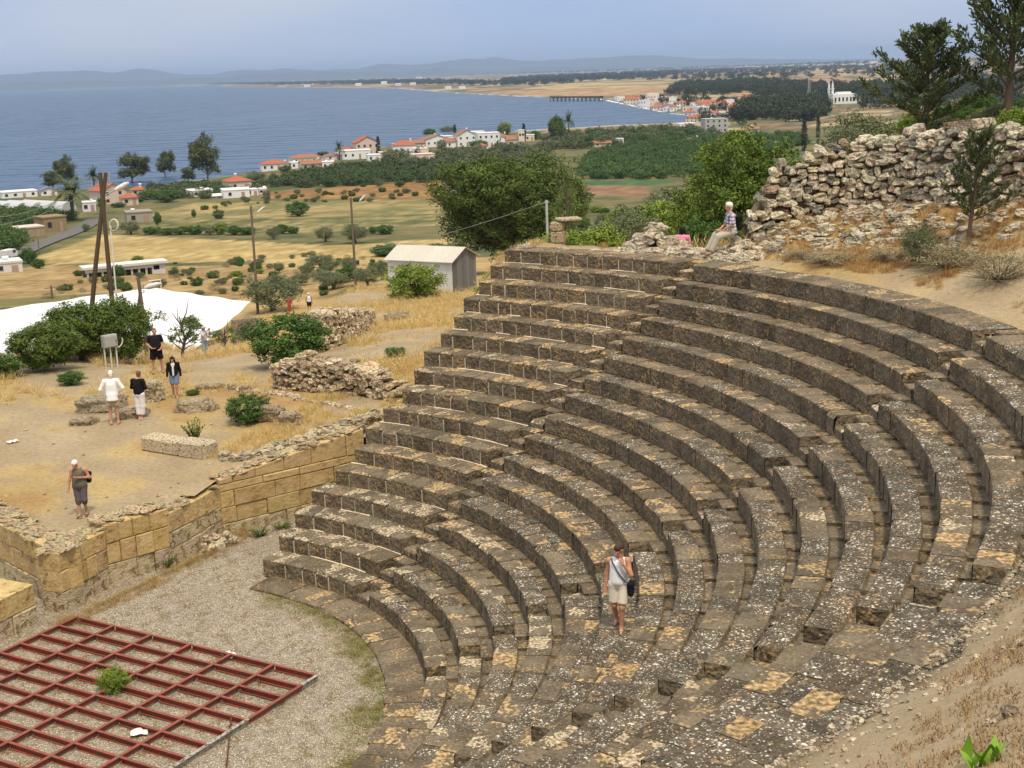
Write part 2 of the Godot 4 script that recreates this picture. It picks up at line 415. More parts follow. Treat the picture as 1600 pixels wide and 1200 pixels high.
func far_colour(x: float, z: float) -> Color:
	var p := Vector2(x, z)
	for e in fields:
		if Geometry2D.is_point_in_polygon(p, e[0]):
			var k := nz.get_noise_2d(x * 3.0, z * 3.0)
			var k2 := nz.get_noise_2d(x * 16.0, z * 16.0)
			var k3 := nz.get_noise_2d(x * 60.0, z * 60.0)
			return (e[1] as Color).lerp(e[2], clampf(0.5 + k * 1.3 + k2 * 1.1 + k3 * 0.7, 0, 1)) * (0.88 + k3 * 0.35)
	var away := inland(x, z)
	if away < 14.0: return Color(0.33, 0.29, 0.23)
	var d := (x - CAM.x) * fh.x + (z - CAM.z) * fh.z
	var n := nz.get_noise_2d(x * (1.1 if d < 2000.0 else 0.22), z * (1.1 if d < 2000.0 else 0.35))
	var f := nz.get_noise_2d(x * 6.0, z * 6.0)
	if d < 230.0: return Color(0.32, 0.215, 0.09).lerp(Color(0.48, 0.345, 0.155), clampf(f * 1.6 + 0.5 + n, 0, 1)) if n + f * 0.5 > -0.2 else Color(0.18, 0.165, 0.065)
	if d < 900.0: return Color(0.075, 0.10, 0.035).lerp(Color(0.19, 0.165, 0.07), clampf(f * 1.4 + 0.5 + n, 0, 1))
	if n > 0.16: return Color(0.42, 0.31, 0.16).lerp(Color(0.50, 0.42, 0.25), clampf(f * 2.0 + 0.5, 0, 1))
	if n < -0.24: return Color(0.30, 0.17, 0.10)
	return Color(0.10, 0.115, 0.055).lerp(Color(0.19, 0.17, 0.085), clampf(f * 1.5 + 0.5, 0, 1))
func field(px: Array, a: Color, b: Color) -> PackedVector2Array:
	var poly := PackedVector2Array()
	for p in px:
		var q := hit(p[0], p[1])
		poly.append(Vector2(q.x, q.z))
	fields.append([poly, a, b])
	return poly
func build_land() -> void:
	var yellow := Color(0.44, 0.325, 0.125)
	var straw := Color(0.56, 0.43, 0.19)
	var brown := Color(0.28, 0.155, 0.055)
	var green := Color(0.13, 0.14, 0.05)
	field([[55, 402], [160, 366], [330, 374], [520, 384], [700, 372], [700, 402], [600, 410], [470, 425], [390, 408], [240, 412], [80, 412]], yellow, straw)
	field([[210, 352], [240, 340], [420, 344], [700, 336], [700, 352], [420, 366], [230, 365]], green, Color(0.36, 0.30, 0.13))
	field([[235, 336], [300, 318], [420, 314], [700, 312], [700, 334], [420, 342], [250, 340]], Color(0.46, 0.35, 0.15), Color(0.19, 0.19, 0.07))
	field([[390, 302], [480, 296], [690, 282], [705, 310], [420, 312]], brown, Color(0.38, 0.225, 0.085))
	field([[-60, 470], [-60, 425], [80, 414], [260, 416], [460, 412], [520, 450], [380, 462], [250, 455]], Color(0.33, 0.22, 0.09), Color(0.48, 0.345, 0.155))
	field([[905, 306], [1010, 306], [1020, 290], [905, 290]], Color(0.26, 0.15, 0.085), Color(0.33, 0.2, 0.11))
	field([[905, 289], [1030, 289], [1060, 281], [915, 282]], Color(0.05, 0.13, 0.045), Color(0.08, 0.17, 0.06))
	field([[860, 222], [905, 222], [905, 214], [860, 214]], Color(0.55, 0.38, 0.2), straw)
	field([[760, 146], [900, 151], [1040, 147], [1060, 134], [940, 137], [800, 141]], Color(0.40, 0.25, 0.13), Color(0.50, 0.36, 0.2))
	field([[820, 138], [1040, 131], [1040, 127], [880, 131]], straw, yellow)
	field([[1170, 118], [1235, 116], [1250, 112], [1195, 112]], Color(0.45, 0.23, 0.11), Color(0.5, 0.3, 0.16))
	field([[1250, 132], [1330, 129], [1330, 122], [1250, 124]], Color(0.42, 0.24, 0.13), Color(0.5, 0.31, 0.18))
	field([[1120, 106], [1600, 100], [1600, 96], [1120, 102]], straw, Color(0.45, 0.36, 0.2))
	field([[1270, 112], [1600, 106], [1600, 103], [1270, 108]], straw, yellow)
	field([[900, 118], [1080, 113], [1080, 110], [900, 115]], Color(0.5, 0.44, 0.25), Color(0.36, 0.34, 0.18))
	# the hillside near the theatre
	var cell := 0.4
	var nx := 230
	var nzz := 300
	var x0 := -48.0
	var z0 := -88.0
	var hs := PackedFloat32Array()
	var ok := PackedByteArray()
	var cs := PackedColorArray()
	for j in nzz + 1:
		for i in nx + 1:
			var x := x0 + i * cell
			var z := z0 + j * cell
			var y := ground(x, z)
			hs.append(y); ok.append(1 if open_ground(x, z) else 0); cs.append(near_colour(x, z, y))
	var mb := MB.new()
	var w := nx + 1
	var ns := PackedVector3Array()
	for j in nzz + 1:
		for i in w:
			var k := j * w + i
			ns.append(Vector3(hs[k - (1 if i > 0 else 0)] - hs[k + (1 if i < nx else 0)], 2.0 * cell, hs[k - (w if j > 0 else 0)] - hs[k + (w if j < nzz else 0)]).normalized())
	for j in nzz:
		for i in nx:
			var k := j * w + i
			if ok[k] + ok[k + 1] + ok[k + w] + ok[k + w + 1] < 4: continue
			for e in [k, k + 1, k + w + 1, k, k + w + 1, k + w]:
				var ei: int = e
				mb.v.append(Vector3(x0 + (ei % w) * cell, hs[ei], z0 + (ei / w) * cell)); mb.n.append(ns[ei]); mb.c.append(cs[ei]); mb.uv.append(Vector2.ZERO)
	var rim := [Vector2(2.2, -14.35), Vector2(-0.64, -10.72), Vector2(-0.75, -9.95), Vector2(-0.92, -8.36), Vector2(-1.84, -6.86), Vector2(-1.95, -6.1)]
	for i in rim.size() - 1:                              # the earth packed behind the walls
		var a: Vector2 = rim[i]
		var b: Vector2 = rim[i + 1]
		var out := Vector2((b - a).y, -(b - a).x).normalized()
		if out.x > 0: out = -out
		for k in 4:
			var p := a.lerp(b, k / 4.0)
			var q := a.lerp(b, (k + 1) / 4.0)
			mb.col = Color(0.44, 0.355, 0.23)
			var e := [Vector3(p.x + out.x * 0.3, 1.215, p.y + out.y * 0.3), Vector3(p.x + out.x * 1.3, 1.24, p.y + out.y * 1.3), Vector3(q.x + out.x * 1.3, 1.24, q.y + out.y * 1.3), Vector3(q.x + out.x * 0.3, 1.215, q.y + out.y * 0.3)]
			if (e[2] - e[0]).cross(e[1] - e[0]).y < 0.0: e.reverse()
			mb.quad(e[0], e[1], e[2], e[3])
	setting("hillside", mb, M.earth)
	# the plain, out to the horizon
	mb = MB.new()
	var radii := [45.0]
	while radii[-1] < 26000.0: radii.append(radii[-1] * (1.013 if radii[-1] < 800.0 else 1.03 if radii[-1] < 4000.0 else 1.06))
	var na := 300
	var pts := []
	for ri in radii.size():
		var rad: float = radii[ri]
		for k in na + 1:
			var a := YAW + deg_to_rad(lerpf(-46.0, 52.0, float(k) / na))
			var x := CAM.x + sin(a) * rad
			var z := CAM.z - cos(a) * rad
			var y := ground(x, z)
			if x > x0 - 0.5 and x < x0 + nx * cell + 0.5 and z > z0 - 0.5 and z < z0 + nzz * cell + 0.5: y -= 1.2
			pts.append([Vector3(x, y, z), far_colour(x, z)])
	for ri in radii.size() - 1:
		for k in na:
			var q := [pts[ri * (na + 1) + k], pts[ri * (na + 1) + k + 1], pts[(ri + 1) * (na + 1) + k + 1], pts[(ri + 1) * (na + 1) + k]]
			if q[0][0].y < SEA - 2 and q[1][0].y < SEA - 2 and q[2][0].y < SEA - 2 and q[3][0].y < SEA - 2: continue
			var nn: Vector3 = (q[1][0] - q[0][0]).cross(q[3][0] - q[0][0]).normalized()
			if nn.y < 0: nn = -nn
			for e in [0, 3, 2, 0, 2, 1]:
				mb.v.append(q[e][0]); mb.n.append(nn); mb.c.append(q[e][1]); mb.uv.append(Vector2.ZERO)
	setting("coastal_plain", mb, M.plain)
	# the sea
	mb = MB.new()
	mb.quad(Vector3(-40000, SEA, 2000), Vector3(-40000, SEA, -40000), Vector3(12000, SEA, -40000), Vector3(12000, SEA, 2000))
	setting("sea", mb, M.sea)
	# lines of surf where the waves break
	mb = MB.new()
	for i in range(5, SHORE.size() - 4):
		var a: Vector2 = SHORE[i]
		var b: Vector2 = SHORE[i + 1]
		var n := int(a.distance_to(b) / 14.0) + 1
		for k in n:
			if nz.get_noise_2d(i * 77.0, k * 16.0) < -0.05: continue
			var p := a.lerp(b, float(k) / n)
			var q := a.lerp(b, float(k + 1) / n)
			var side := (b - a).normalized().orthogonal()
			if inland(p.x + side.x * 10, p.y + side.y * 10) > inland(p.x, p.y): side = -side
			var wd := clampf(a.length() * 0.004, 2.5, 14.0) * rr(0.4, 1.0)
			var o := -6.0
			mb.quad(Vector3(p.x + side.x * o, SEA + 0.12, p.y + side.y * o), Vector3(q.x + side.x * o, SEA + 0.12, q.y + side.y * o), Vector3(q.x + side.x * (o + wd), SEA + 0.12, q.y + side.y * (o + wd)), Vector3(p.x + side.x * (o + wd), SEA + 0.12, p.y + side.y * (o + wd)))
	setting("surf", mb, M.foam)
	# far hills across the bay
	for h in [[-0.30, 0.12, 27000.0, 330.0, 3.0], [-0.42, 0.02, 21000.0, 120.0, 9.0]]:
		mb = MB.new()
		var n := 160
		var prev := []
		for k in n + 1:
			var t := float(k) / n
			var a: float = YAW + lerpf(h[0] - 0.25, h[1] + 0.2, t)
			var fade := smoothstep(0.0, 0.25, t) * (1.0 - smoothstep(0.62, 1.0, t))
			var top: float = SEA + 20.0 + h[3] * fade * (0.75 + 0.5 * nz.get_noise_2d(k * h[4], h[2]) + 0.2 * nz.get_noise_2d(k * 14.0, 40.0 + h[2]))
			var foot := Vector3(CAM.x + sin(a) * h[2], SEA - 5, CAM.z - cos(a) * h[2])
			var crest := Vector3(CAM.x + sin(a) * (h[2] + 1500.0), top, CAM.z - cos(a) * (h[2] + 1500.0))
			var back := Vector3(CAM.x + sin(a) * (h[2] + 4000.0), SEA - 5, CAM.z - cos(a) * (h[2] + 4000.0))
			if prev: 
				mb.quad(prev[0], prev[1], crest, foot); mb.quad(prev[1], prev[2], back, crest)
			prev = [foot, crest, back]
		mb.col = Color.WHITE
		setting("far_hills", mb, mat(lin(0.07, 0.085, 0.07), 0.95))
	# a narrow asphalt road through the fields
	mb = MB.new()
	var line := []
	for p in [[-70, 440], [-10, 414], [20, 402], [50, 388], [75, 378], [100, 369], [125, 359], [140, 350], [150, 343]]: line.append(hit(p[0], p[1]))
	for i in line.size() - 1:
		var a: Vector3 = line[i]
		var b: Vector3 = line[i + 1]
		var sd := (b - a).cross(Vector3.UP).normalized() * 2.6
		if i > 0: sd = (sd + (a - line[i - 1]).cross(Vector3.UP).normalized() * 2.6) * 0.5
		var sd2 := sd
		if i < line.size() - 2: sd2 = ((line[i + 2] - b).cross(Vector3.UP).normalized() * 2.6 + (b - a).cross(Vector3.UP).normalized() * 2.6) * 0.5
		var l := Vector3(0, 0.25, 0)
		for k in 8:
			var ta := k / 8.0
			var tb := (k + 1) / 8.0
			var q := [a.lerp(b, ta) - sd.lerp(sd2, ta), a.lerp(b, tb) - sd.lerp(sd2, tb), a.lerp(b, tb) + sd.lerp(sd2, tb), a.lerp(b, ta) + sd.lerp(sd2, ta)]
			for e in 4: q[e].y = ground(q[e].x, q[e].z)
			mb.quad(q[0] + l, q[1] + l, q[2] + l, q[3] + l)
	setting("road", mb, M.road)
	# the orchestra floor
	mb = MB.new()
	var c2 := 0.3
	for j in 84:
		for i in 60:
			var q := []
			for e in [[0, 0], [1, 0], [1, 1], [0, 1]]:
				var x: float = -8.0 + (i + e[0]) * c2
				var z: float = -15.5 + (j + e[1]) * c2
				var r := sqrt(x * x + z * z)
				var k := nz.get_noise_2d(x * 25.0, z * 25.0)
				var c := Color(0.92, 0.92, 0.92).lerp(Color(1.06, 1.04, 1.0), clampf(k + 0.5, 0, 1))
				var moss := smoothstep(6.55, 7.1, r + k * 0.5) * (1.0 if x > 2.0 else 0.0) * (0.4 + clampf(nz.get_noise_2d(x * 60.0, z * 60.0) * 2.0, -0.3, 0.6))
				q.append([Vector3(x, -0.17 + k * 0.035, z), c.lerp(Color(0.50, 0.52, 0.26), clampf(moss, 0, 1))])
			for e in [0, 1, 2, 0, 2, 3]:
				mb.v.append(q[e][0]); mb.n.append(Vector3.UP); mb.c.append(q[e][1]); mb.uv.append(Vector2.ZERO)
	setting("orchestra_floor", mb, M.gravel)
# ------------------------------------------------------------------ the theatre
func pol(r: float, a: float, y: float) -> Vector3: return Vector3(r * cos(a), y, r * sin(a))
# one block of a tier: from radius r0 to r1, angle a0 to a1, top y1, bottom y0
func wedge(r0: float, r1: float, a0: float, a1: float, y0: float, y1: float, skin: Material, tone: float, foot := 0.0) -> ArrayMesh:
	var top := MB.new()
	var face := MB.new()
	var k := tone * rr(0.76, 1.28)
	var warm := rr(0.96, 1.05)
	top.col = Color(k * warm, k, k / warm)
	face.col = top.col                           # one stone, one colour: top and face alike
	var b := rr(0.012, 0.03) if rng.randf() > 0.08 else rr(0.04, 0.09)      # here and there a broken edge
	var ja := rr(-0.010, 0.010)
	var jb := rr(-0.010, 0.010)
	var ta := y1 + rr(-0.008, 0.004)
	var tb := y1 + rr(-0.008, 0.004)
	var fa := pol(r0 + ja, a0, y0)
	var fb := pol(r0 + jb, a1, y0)
	var ea := pol(r0 + ja, a0, ta - b)
	var eb := pol(r0 + jb, a1, tb - b)
	var ca := pol(r0 + ja + b, a0, ta)
	var cb := pol(r0 + jb + b, a1, tb)
	var am := (a0 + a1) * 0.5
	var jm := (ja + jb) * 0.5 + rr(-0.006, 0.006)
	var tm := (ta + tb) * 0.5 + rr(-0.006, 0.006)
	var em := pol(r0 + jm, am, tm - b)
	var cm := pol(r0 + jm + b * rr(0.8, 1.8), am, tm)
	var fm := pol(r0 + jm, am, y0)
	var ba := pol(r1, a0, ta)
	var bm := pol(r1, am, tm)
	var bb := pol(r1, a1, tb)
	var o := Vector2(rr(0, 1), rr(0, 1))
	var s := 0.22
	var arc := (a1 - a0) * r0
	var u0 := rr(0, 1)
	var u1 := u0 + arc * s
	var um := (u0 + u1) * 0.5
	var v0 := rr(0, 1)
	var vb := v0 + (y1 - y0) * s
	face.quad_uv(fa, ea, em, fm, Vector2(u0, vb), Vector2(u0, v0), Vector2(um, v0), Vector2(um, vb))
	face.quad_uv(fm, em, eb, fb, Vector2(um, vb), Vector2(um, v0), Vector2(u1, v0), Vector2(u1, vb))
	var T := func(p: Vector3) -> Vector2: return o + Vector2((p - fa).dot((fb - fa).normalized()), Vector2(p.x, p.z).length() - r0) * s
	var tops := [[ea, ca, cm, em], [em, cm, cb, eb]]
	var low := MB.new()
	low.col = top.col
	if foot > 0.0:                                   # a sunken strip for the feet behind the seat
		var g := r0 + 0.44 + rr(-0.015, 0.015)
		var ga := pol(g, a0, ta)
		var gm := pol(g + rr(-0.008, 0.008), am, tm)
		var gb := pol(g, a1, tb)
		var d := Vector3(0, -foot, 0)
		var k2 := 1.0 + 0.03 / g
		tops.append_array([[ca, ga, gm, cm], [cm, gm, gb, cb]])
		var ha := Vector3(ga.x * k2, ga.y, ga.z * k2) + d
		var hm := Vector3(gm.x * k2, gm.y, gm.z * k2) + d
		var hb := Vector3(gb.x * k2, gb.y, gb.z * k2) + d
		for q in [[ga, ha, hm, gm], [gm, hm, hb, gb], [ha, ba + d, bm + d, hm], [hm, bm + d, bb + d, hb]]:
			low.quad_uv(q[0], q[1], q[2], q[3], T.call(q[0]), T.call(q[1]), T.call(q[2]), T.call(q[3]))
	else: tops.append_array([[ca, ba, bm, cm], [cm, bm, bb, cb]])
	for q in tops:
		top.quad_uv(q[0], q[1], q[2], q[3], T.call(q[0]), T.call(q[1]), T.call(q[2]), T.call(q[3]))
	for q in [[pol(r1, a0, y0), ba, ca, fa], [fb, cb, bb, pol(r1, a1, y0)]]:
		face.quad_uv(q[0], q[1], q[2], q[3], Vector2(u0, vb), Vector2(u0, v0), Vector2(u0 + 0.15, v0), Vector2(u0 + 0.15, vb))
	var m := face.into(ArrayMesh.new(), M.tread_plain)
	low.into(m, M.tread_plain)
	return top.into(m, skin)
const ORDINAL := ["first", "second", "third", "fourth", "fifth", "sixth", "seventh", "eighth", "ninth", "tenth", "eleventh", "twelfth", "thirteenth", "fourteenth", "fifteenth", "sixteenth", "seventeenth"]
func build_seats() -> void:
	var stairs := []
	for k in 3:
		stairs.append(thing("stairway", ["narrow flight of half-height stone steps nearest the golden parodos wall", "narrow flight of half-height stone steps up the middle, beside the woman in white", "narrow flight of half-height stone steps nearest the dry grass bank"][k], "stairs", Vector3.ZERO, 0, "flights of steps through the seating"))
	for i in 17:
		var r0 := R1 + i * TREAD
		var r1 := r0 + TREAD + 0.05
		var y1 := H1 + i * RISE
		var y0 := y1 - RISE - 0.03
		var last := i == 16
		if last: r1 = r0 + 0.95
		var lab := "curved tier of weathered dark stone seats, %s tier up from the orchestra" % ORDINAL[i]
		if last: lab = "topmost curved tier of weathered dark stone, along the dry grass path"
		var row := thing("seat_tier", lab, "seating", Vector3.ZERO, 0, "curved tiers of the theatre")
		var nw := 0.62 / r0
		var edges := [deg_to_rad(ENDS[i]), STAIRS[0], STAIRS[0] + nw, STAIRS[1], STAIRS[1] + nw, STAIRS[2], STAIRS[2] + nw, deg_to_rad(RIGHT_END)]
		for w in 4:
			if last and w == 3: continue
			var a: float = edges[w * 2]
			var end: float = edges[w * 2 + 1]
			var gap := (0.036 if w == 0 else 0.018 if w == 1 else 0.014) / r0
			while a < end - 0.002:
				var len := rr(0.42, 0.72) if w < 2 else rr(0.45, 0.95)
				if w == 1 and i > 8: len = rr(0.5, 0.9)
				var b := a + len / r0
				if b > end - 0.3 / r0: b = end
				var pick := rng.randf()
				var soil: Material = M.tread_plain
				if w == 0: soil = M.tread_soil if pick < 0.62 and i > 3 else M.tread_pale if pick < (0.7 if i < 4 else 0.7) else M.tread_plain
				elif w == 1: soil = M.tread_soil if pick < (0.6 if i == 5 else 0.2) else M.tread_pale if pick < (0.55 if i < 4 else 0.28) else M.tread if pick < (0.75 if i < 11 else 0.4) else M.tread_plain
				else: soil = M.tread_soil if pick < 0.12 else M.tread_pale if pick < (0.4 if i < 4 else 0.2) else M.tread if pick < 0.82 else M.tread_plain
				var tone := 1.15 if i < 4 else 1.0
				if i in [4, 5] and w >= 1:                      # a tier laid in two courses
					part("seat_block", wedge(r0, r0 + 0.372, a + gap * 0.5, b - gap * 0.5, y0, y1, soil, tone), row)
					part("tread_slab", wedge(r0 + 0.335, r1, a + gap * 0.5 + rr(0.0, 0.004), b - gap * 0.5, y0 + 0.2, y1 - 0.006, M.tread_soil if rng.randf() < 0.4 else M.tread, tone), row)
				else:
					part("seat_block", wedge(r0, r1, a + gap * 0.5, b - gap * 0.5, y0, y1, soil, tone, 0.0 if w == 0 or last else 0.045 if w == 1 else 0.055), row)
				a = b
			# mortar in the joints, a little back from the faces
			var bed := MB.new()
			var n := int((end - edges[w * 2]) * r0 / 0.5) + 1
			for k in n:
				var p := lerpf(edges[w * 2] + 0.03 / r0, end - 0.03 / r0, float(k) / n)
				var q := lerpf(edges[w * 2] + 0.03 / r0, end - 0.03 / r0, float(k + 1) / n)
				bed.quad(pol(r0 + 0.015, p, y0), pol(r0 + 0.015, p, y1 - 0.11), pol(r0 + 0.015, q, y1 - 0.11), pol(r0 + 0.015, q, y0))
				if w == 0: bed.quad(pol(r0 + 0.015, p, y1 - 0.11), pol(r0 + 0.11, p, y1 - 0.017), pol(r0 + 0.11, q, y1 - 0.017), pol(r0 + 0.015, q, y1 - 0.11))
				if w == 0: bed.quad(pol(r0 + 0.11, p, y1 - 0.017), pol(r1, p, y1 - 0.017), pol(r1, q, y1 - 0.017), pol(r0 + 0.11, q, y1 - 0.017))
				if w == 0 and not last and nz.get_noise_2d(k * 40.0, i * 300.0) > 0.06: bed.quad(pol(r0 + TREAD - rr(0.012, 0.035), p, y1 + 0.004), pol(r0 + TREAD + 0.012, p, y1 + 0.02), pol(r0 + TREAD + 0.012, q, y1 + 0.02), pol(r0 + TREAD - rr(0.012, 0.035), q, y1 + 0.004))
			piece("mortar", bed, M.mortar, row)
		for k in 3:
			if last and k == 2: continue
			var a: float = STAIRS[k]
			part("seat_block", wedge(r0 + 0.42, r1, a + 0.004, a + nw - 0.004, y0, y1, M.tread_soil if k == 0 else M.tread_plain, 1.05), row)
			part("step", wedge(r0 + rr(-0.02, 0.02), r0 + 0.44, a + 0.006, a + nw - 0.006, y0 - 0.01, y1 - RISE * 0.5, M.tread_pale if rng.randf() < 0.6 else M.tread_plain, 1.35), stairs[k])
	var ends := thing("end_wall", "stepped end wall of dark stone closing the tiers beside the dry slope", "wall")
	for i in 17:
		var r0 := R1 + i * TREAD
		var a0 := deg_to_rad(ENDS[i]) + 0.004
		var y := H1 + (i - 1) * RISE - 0.03
		while y > -0.4:
			part("end_block", wedge(r0 + 0.02, r0 + TREAD + 0.045, a0 + rr(0.0, 0.0015), a0 + 0.5 / r0, maxf(y - RISE, -0.5), y - 0.006, M.tread_plain, 1.0), ends)
			y -= RISE
	var kerb := thing("orchestra_kerb", "low flat kerb of dark slabs curving round the gravel orchestra", "kerb")
	var a := deg_to_rad(-76.0)
	while a < deg_to_rad(60.0):
		var b := a + rr(0.4, 0.7) / 7.6
		part("kerb_slab", wedge(7.42 + rr(-0.015, 0.015), 8.3, a + 0.0012, b - 0.0012, -0.32, H1 - RISE + rr(-0.006, 0.006), M.tread_soil if rng.randf() < 0.3 else M.tread_plain, 0.95), kerb)
		a = b
# ------------------------------------------------------------------ dressed stone walls
# courses: [bottom, top, shortest, longest block, material]; the wall runs from a to b, its face to the left of that way; the tops of the last course slope by lift
func ashlar(wall: Node3D, a: Vector2, b: Vector2, courses: Array, thick: float, lift := 0.0) -> void:
	var along := (b - a).normalized()
	var face := Vector2(along.y, -along.x)
	var len := a.distance_to(b)
	for ci in courses.size():
		var c: Array = courses[ci]
		var x := 0.0
		while x < len - 0.01:
			var w := minf(rr(c[2], c[3]), len - x)
			if len - x - w < 0.18: w = len - x
			var mb := MB.new()
			var t := rr(0.82, 1.14)
			mb.col = Color(t, t * rr(0.95, 1.04), t * rr(0.88, 1.08))
			var out := rr(-0.025, 0.022)
			var g := 0.007
			var y0: float = c[0] + g
			var h0: float = c[1] - g + (lift * x / len if ci == courses.size() - 1 else 0.0)
			var h1: float = c[1] - g + (lift * (x + w) / len if ci == courses.size() - 1 else 0.0)
			var P := func(u: float, y: float, o: float) -> Vector3:
				var q := a + along * u + face * o
				return Vector3(q.x, y, q.y)
			var bv := rr(0.01, 0.028)
			var f := [P.call(x + g + bv, y0 + bv, out), P.call(x + g + bv, h0 - bv, out), P.call(x + w - g - bv, h1 - bv, out), P.call(x + w - g - bv, y0 + bv, out)]
			var e := [P.call(x + g, y0, out - bv), P.call(x + g, h0, out - bv), P.call(x + w - g, h1, out - bv), P.call(x + w - g, y0, out - bv)]
			var k := [P.call(x + g, y0, -thick), P.call(x + g, h0 + rr(-0.01, 0.01), -thick), P.call(x + w - g, h1, -thick), P.call(x + w - g, y0, -thick)]
			mb.quad(f[3], f[2], f[1], f[0])
			for i in 4:
				var n := (i + 1) % 4
				mb.quad(f[i], f[n], e[n], e[i]); mb.quad(e[i], e[n], k[n], k[i])
			mb.quad(k[0], k[1], k[2], k[3])
			piece("stone_block", mb, c[4], wall)
			x += w
func rubble_cap(wall: Node3D, a: Vector2, b: Vector2, y: float, lift: float, thick: float, size := 0.2) -> void:
	var along := (b - a).normalized()
	var face := Vector2(along.y, -along.x)
	var x := 0.1
	while x < a.distance_to(b):
		var p := a + along * x - face * rr(0.1, thick)
		var t := rr(0.75, 1.1)
		rock_piece("cap_stone", wall, Vector3(p.x, y + lift * x / a.distance_to(b) + rr(-0.03, 0.02), p.y), Vector3(rr(0.8, 1.5), rr(0.14, 0.24), rr(0.7, 1.2)) * size, Color(0.58, 0.49, 0.34) * t)
		x += size * rr(0.3, 0.55)
func build_walls() -> void:
	var P: Material = M.pale_block
	var G: Material = M.ashlar
	var w := thing("parodos_wall", "long wall of golden ashlar blocks beside the stone tiers, rising towards them", "wall")
	var A := Vector2(-0.64, -10.72)
	var E := Vector2(2.2, -14.35)
	ashlar(w, E, A, [[-0.3, 0.16, 0.6, 1.1, P], [0.16, 0.62, 0.7, 1.5, G], [0.62, 1.08, 0.6, 1.4, G], [1.08, 1.3, 0.7, 1.4, G], [1.3, 2.02, 0.6, 1.2, G]], 0.6, -0.58)
	rubble_cap(w, E, A, 2.03, -0.58, 0.5, 0.14)
	w = thing("stage_wall", "stage front of golden ashlar on a pale footing, below the gray-haired woman in grey", "wall")
	ashlar(w, Vector2(-0.66, -10.8), Vector2(-0.75, -9.95), [[-0.3, 0.3, 0.4, 0.5, P], [0.3, 0.66, 0.3, 0.5, P], [0.66, 1.25, 0.3, 0.45, G]], 1.1)
	var S := [Vector2(-0.69, -9.95), Vector2(-0.92, -8.36), Vector2(-1.84, -6.86), Vector2(-1.74, -6.74), Vector2(-1.96, -5.05), Vector2(-8.6, -9.2)]
	ashlar(w, S[0], S[1], [[-0.3, 0.3, 0.5, 0.9, P], [0.3, 0.72, 0.4, 0.8, P], [0.72, 1.25, 0.6, 1.1, G]], 1.1)
	ashlar(w, S[1], S[2], [[-0.3, 0.36, 0.4, 0.75, P], [0.36, 0.92, 0.35, 0.6, G], [0.92, 1.4, 0.4, 0.7, G]], 0.9)
	ashlar(w, S[3], S[4], [[-0.3, 0.34, 0.45, 0.7, P], [0.34, 0.86, 0.35, 0.6, G], [0.86, 1.33, 0.4, 0.7, G]], 0.62)
	ashlar(w, S[4] - Vector2(0.1, 0.05), S[5], [[-0.3, 0.34, 0.5, 0.8, P], [0.34, 0.86, 0.5, 0.8, G], [0.86, 1.33, 0.5, 0.9, G]], 0.6)
	rubble_cap(w, S[0], S[1], 1.28, 0.0, 0.95, 0.17)
	rubble_cap(w, S[0], S[1], 1.28, 0.0, 0.95, 0.15)
	rubble_cap(w, Vector2(-0.66, -10.9), S[0], 1.28, 0.0, 0.95, 0.15)
	rubble_cap(w, S[1], S[2], 1.45, 0, 0.7, 0.15)
	rubble_cap(w, S[3], S[4], 1.34, 0, 0.7, 0.15)
	rubble_cap(w, S[4], S[5], 1.34, 0, 0.7, 0.15)
	w = thing("stone_plinth", "low golden stone plinth jutting beside the corner of the red steel grid", "wall")
	ashlar(w, Vector2(-2.23, -4.38), Vector2(-2.62, -2.5), [[-0.3, 0.3, 0.5, 0.8, P], [0.3, 0.82, 0.4, 0.6, G]], 1.2)
	ashlar(w, Vector2(-3.5, -4.8), Vector2(-3.9, -2.5), [[-0.3, 0.3, 0.5, 0.8, P], [0.3, 0.8, 0.4, 0.6, G]], 1.2)
	# rough wall behind the parodos wall
	w = thing("dry_stone_wall", "low narrow dry stone wall running behind the golden parodos wall", "wall")
	var a := Vector2(-1.0, -12.3)
	var b := Vector2(2.35, -15.6)
	for k in 60:
		for j in 2:
			var p := a.lerp(b, (k + rr(0, 0.8)) / 60.0) + Vector2(-0.7, -0.7) * rr(0.0, 0.55)
			rock_piece("stone", w, Vector3(p.x, 1.28 + 0.72 * k / 60.0 + j * 0.13, p.y), Vector3(rr(0.14, 0.24), rr(0.07, 0.11), rr(0.12, 0.2)), Color(0.56, 0.49, 0.36) * rr(0.65, 1.15))
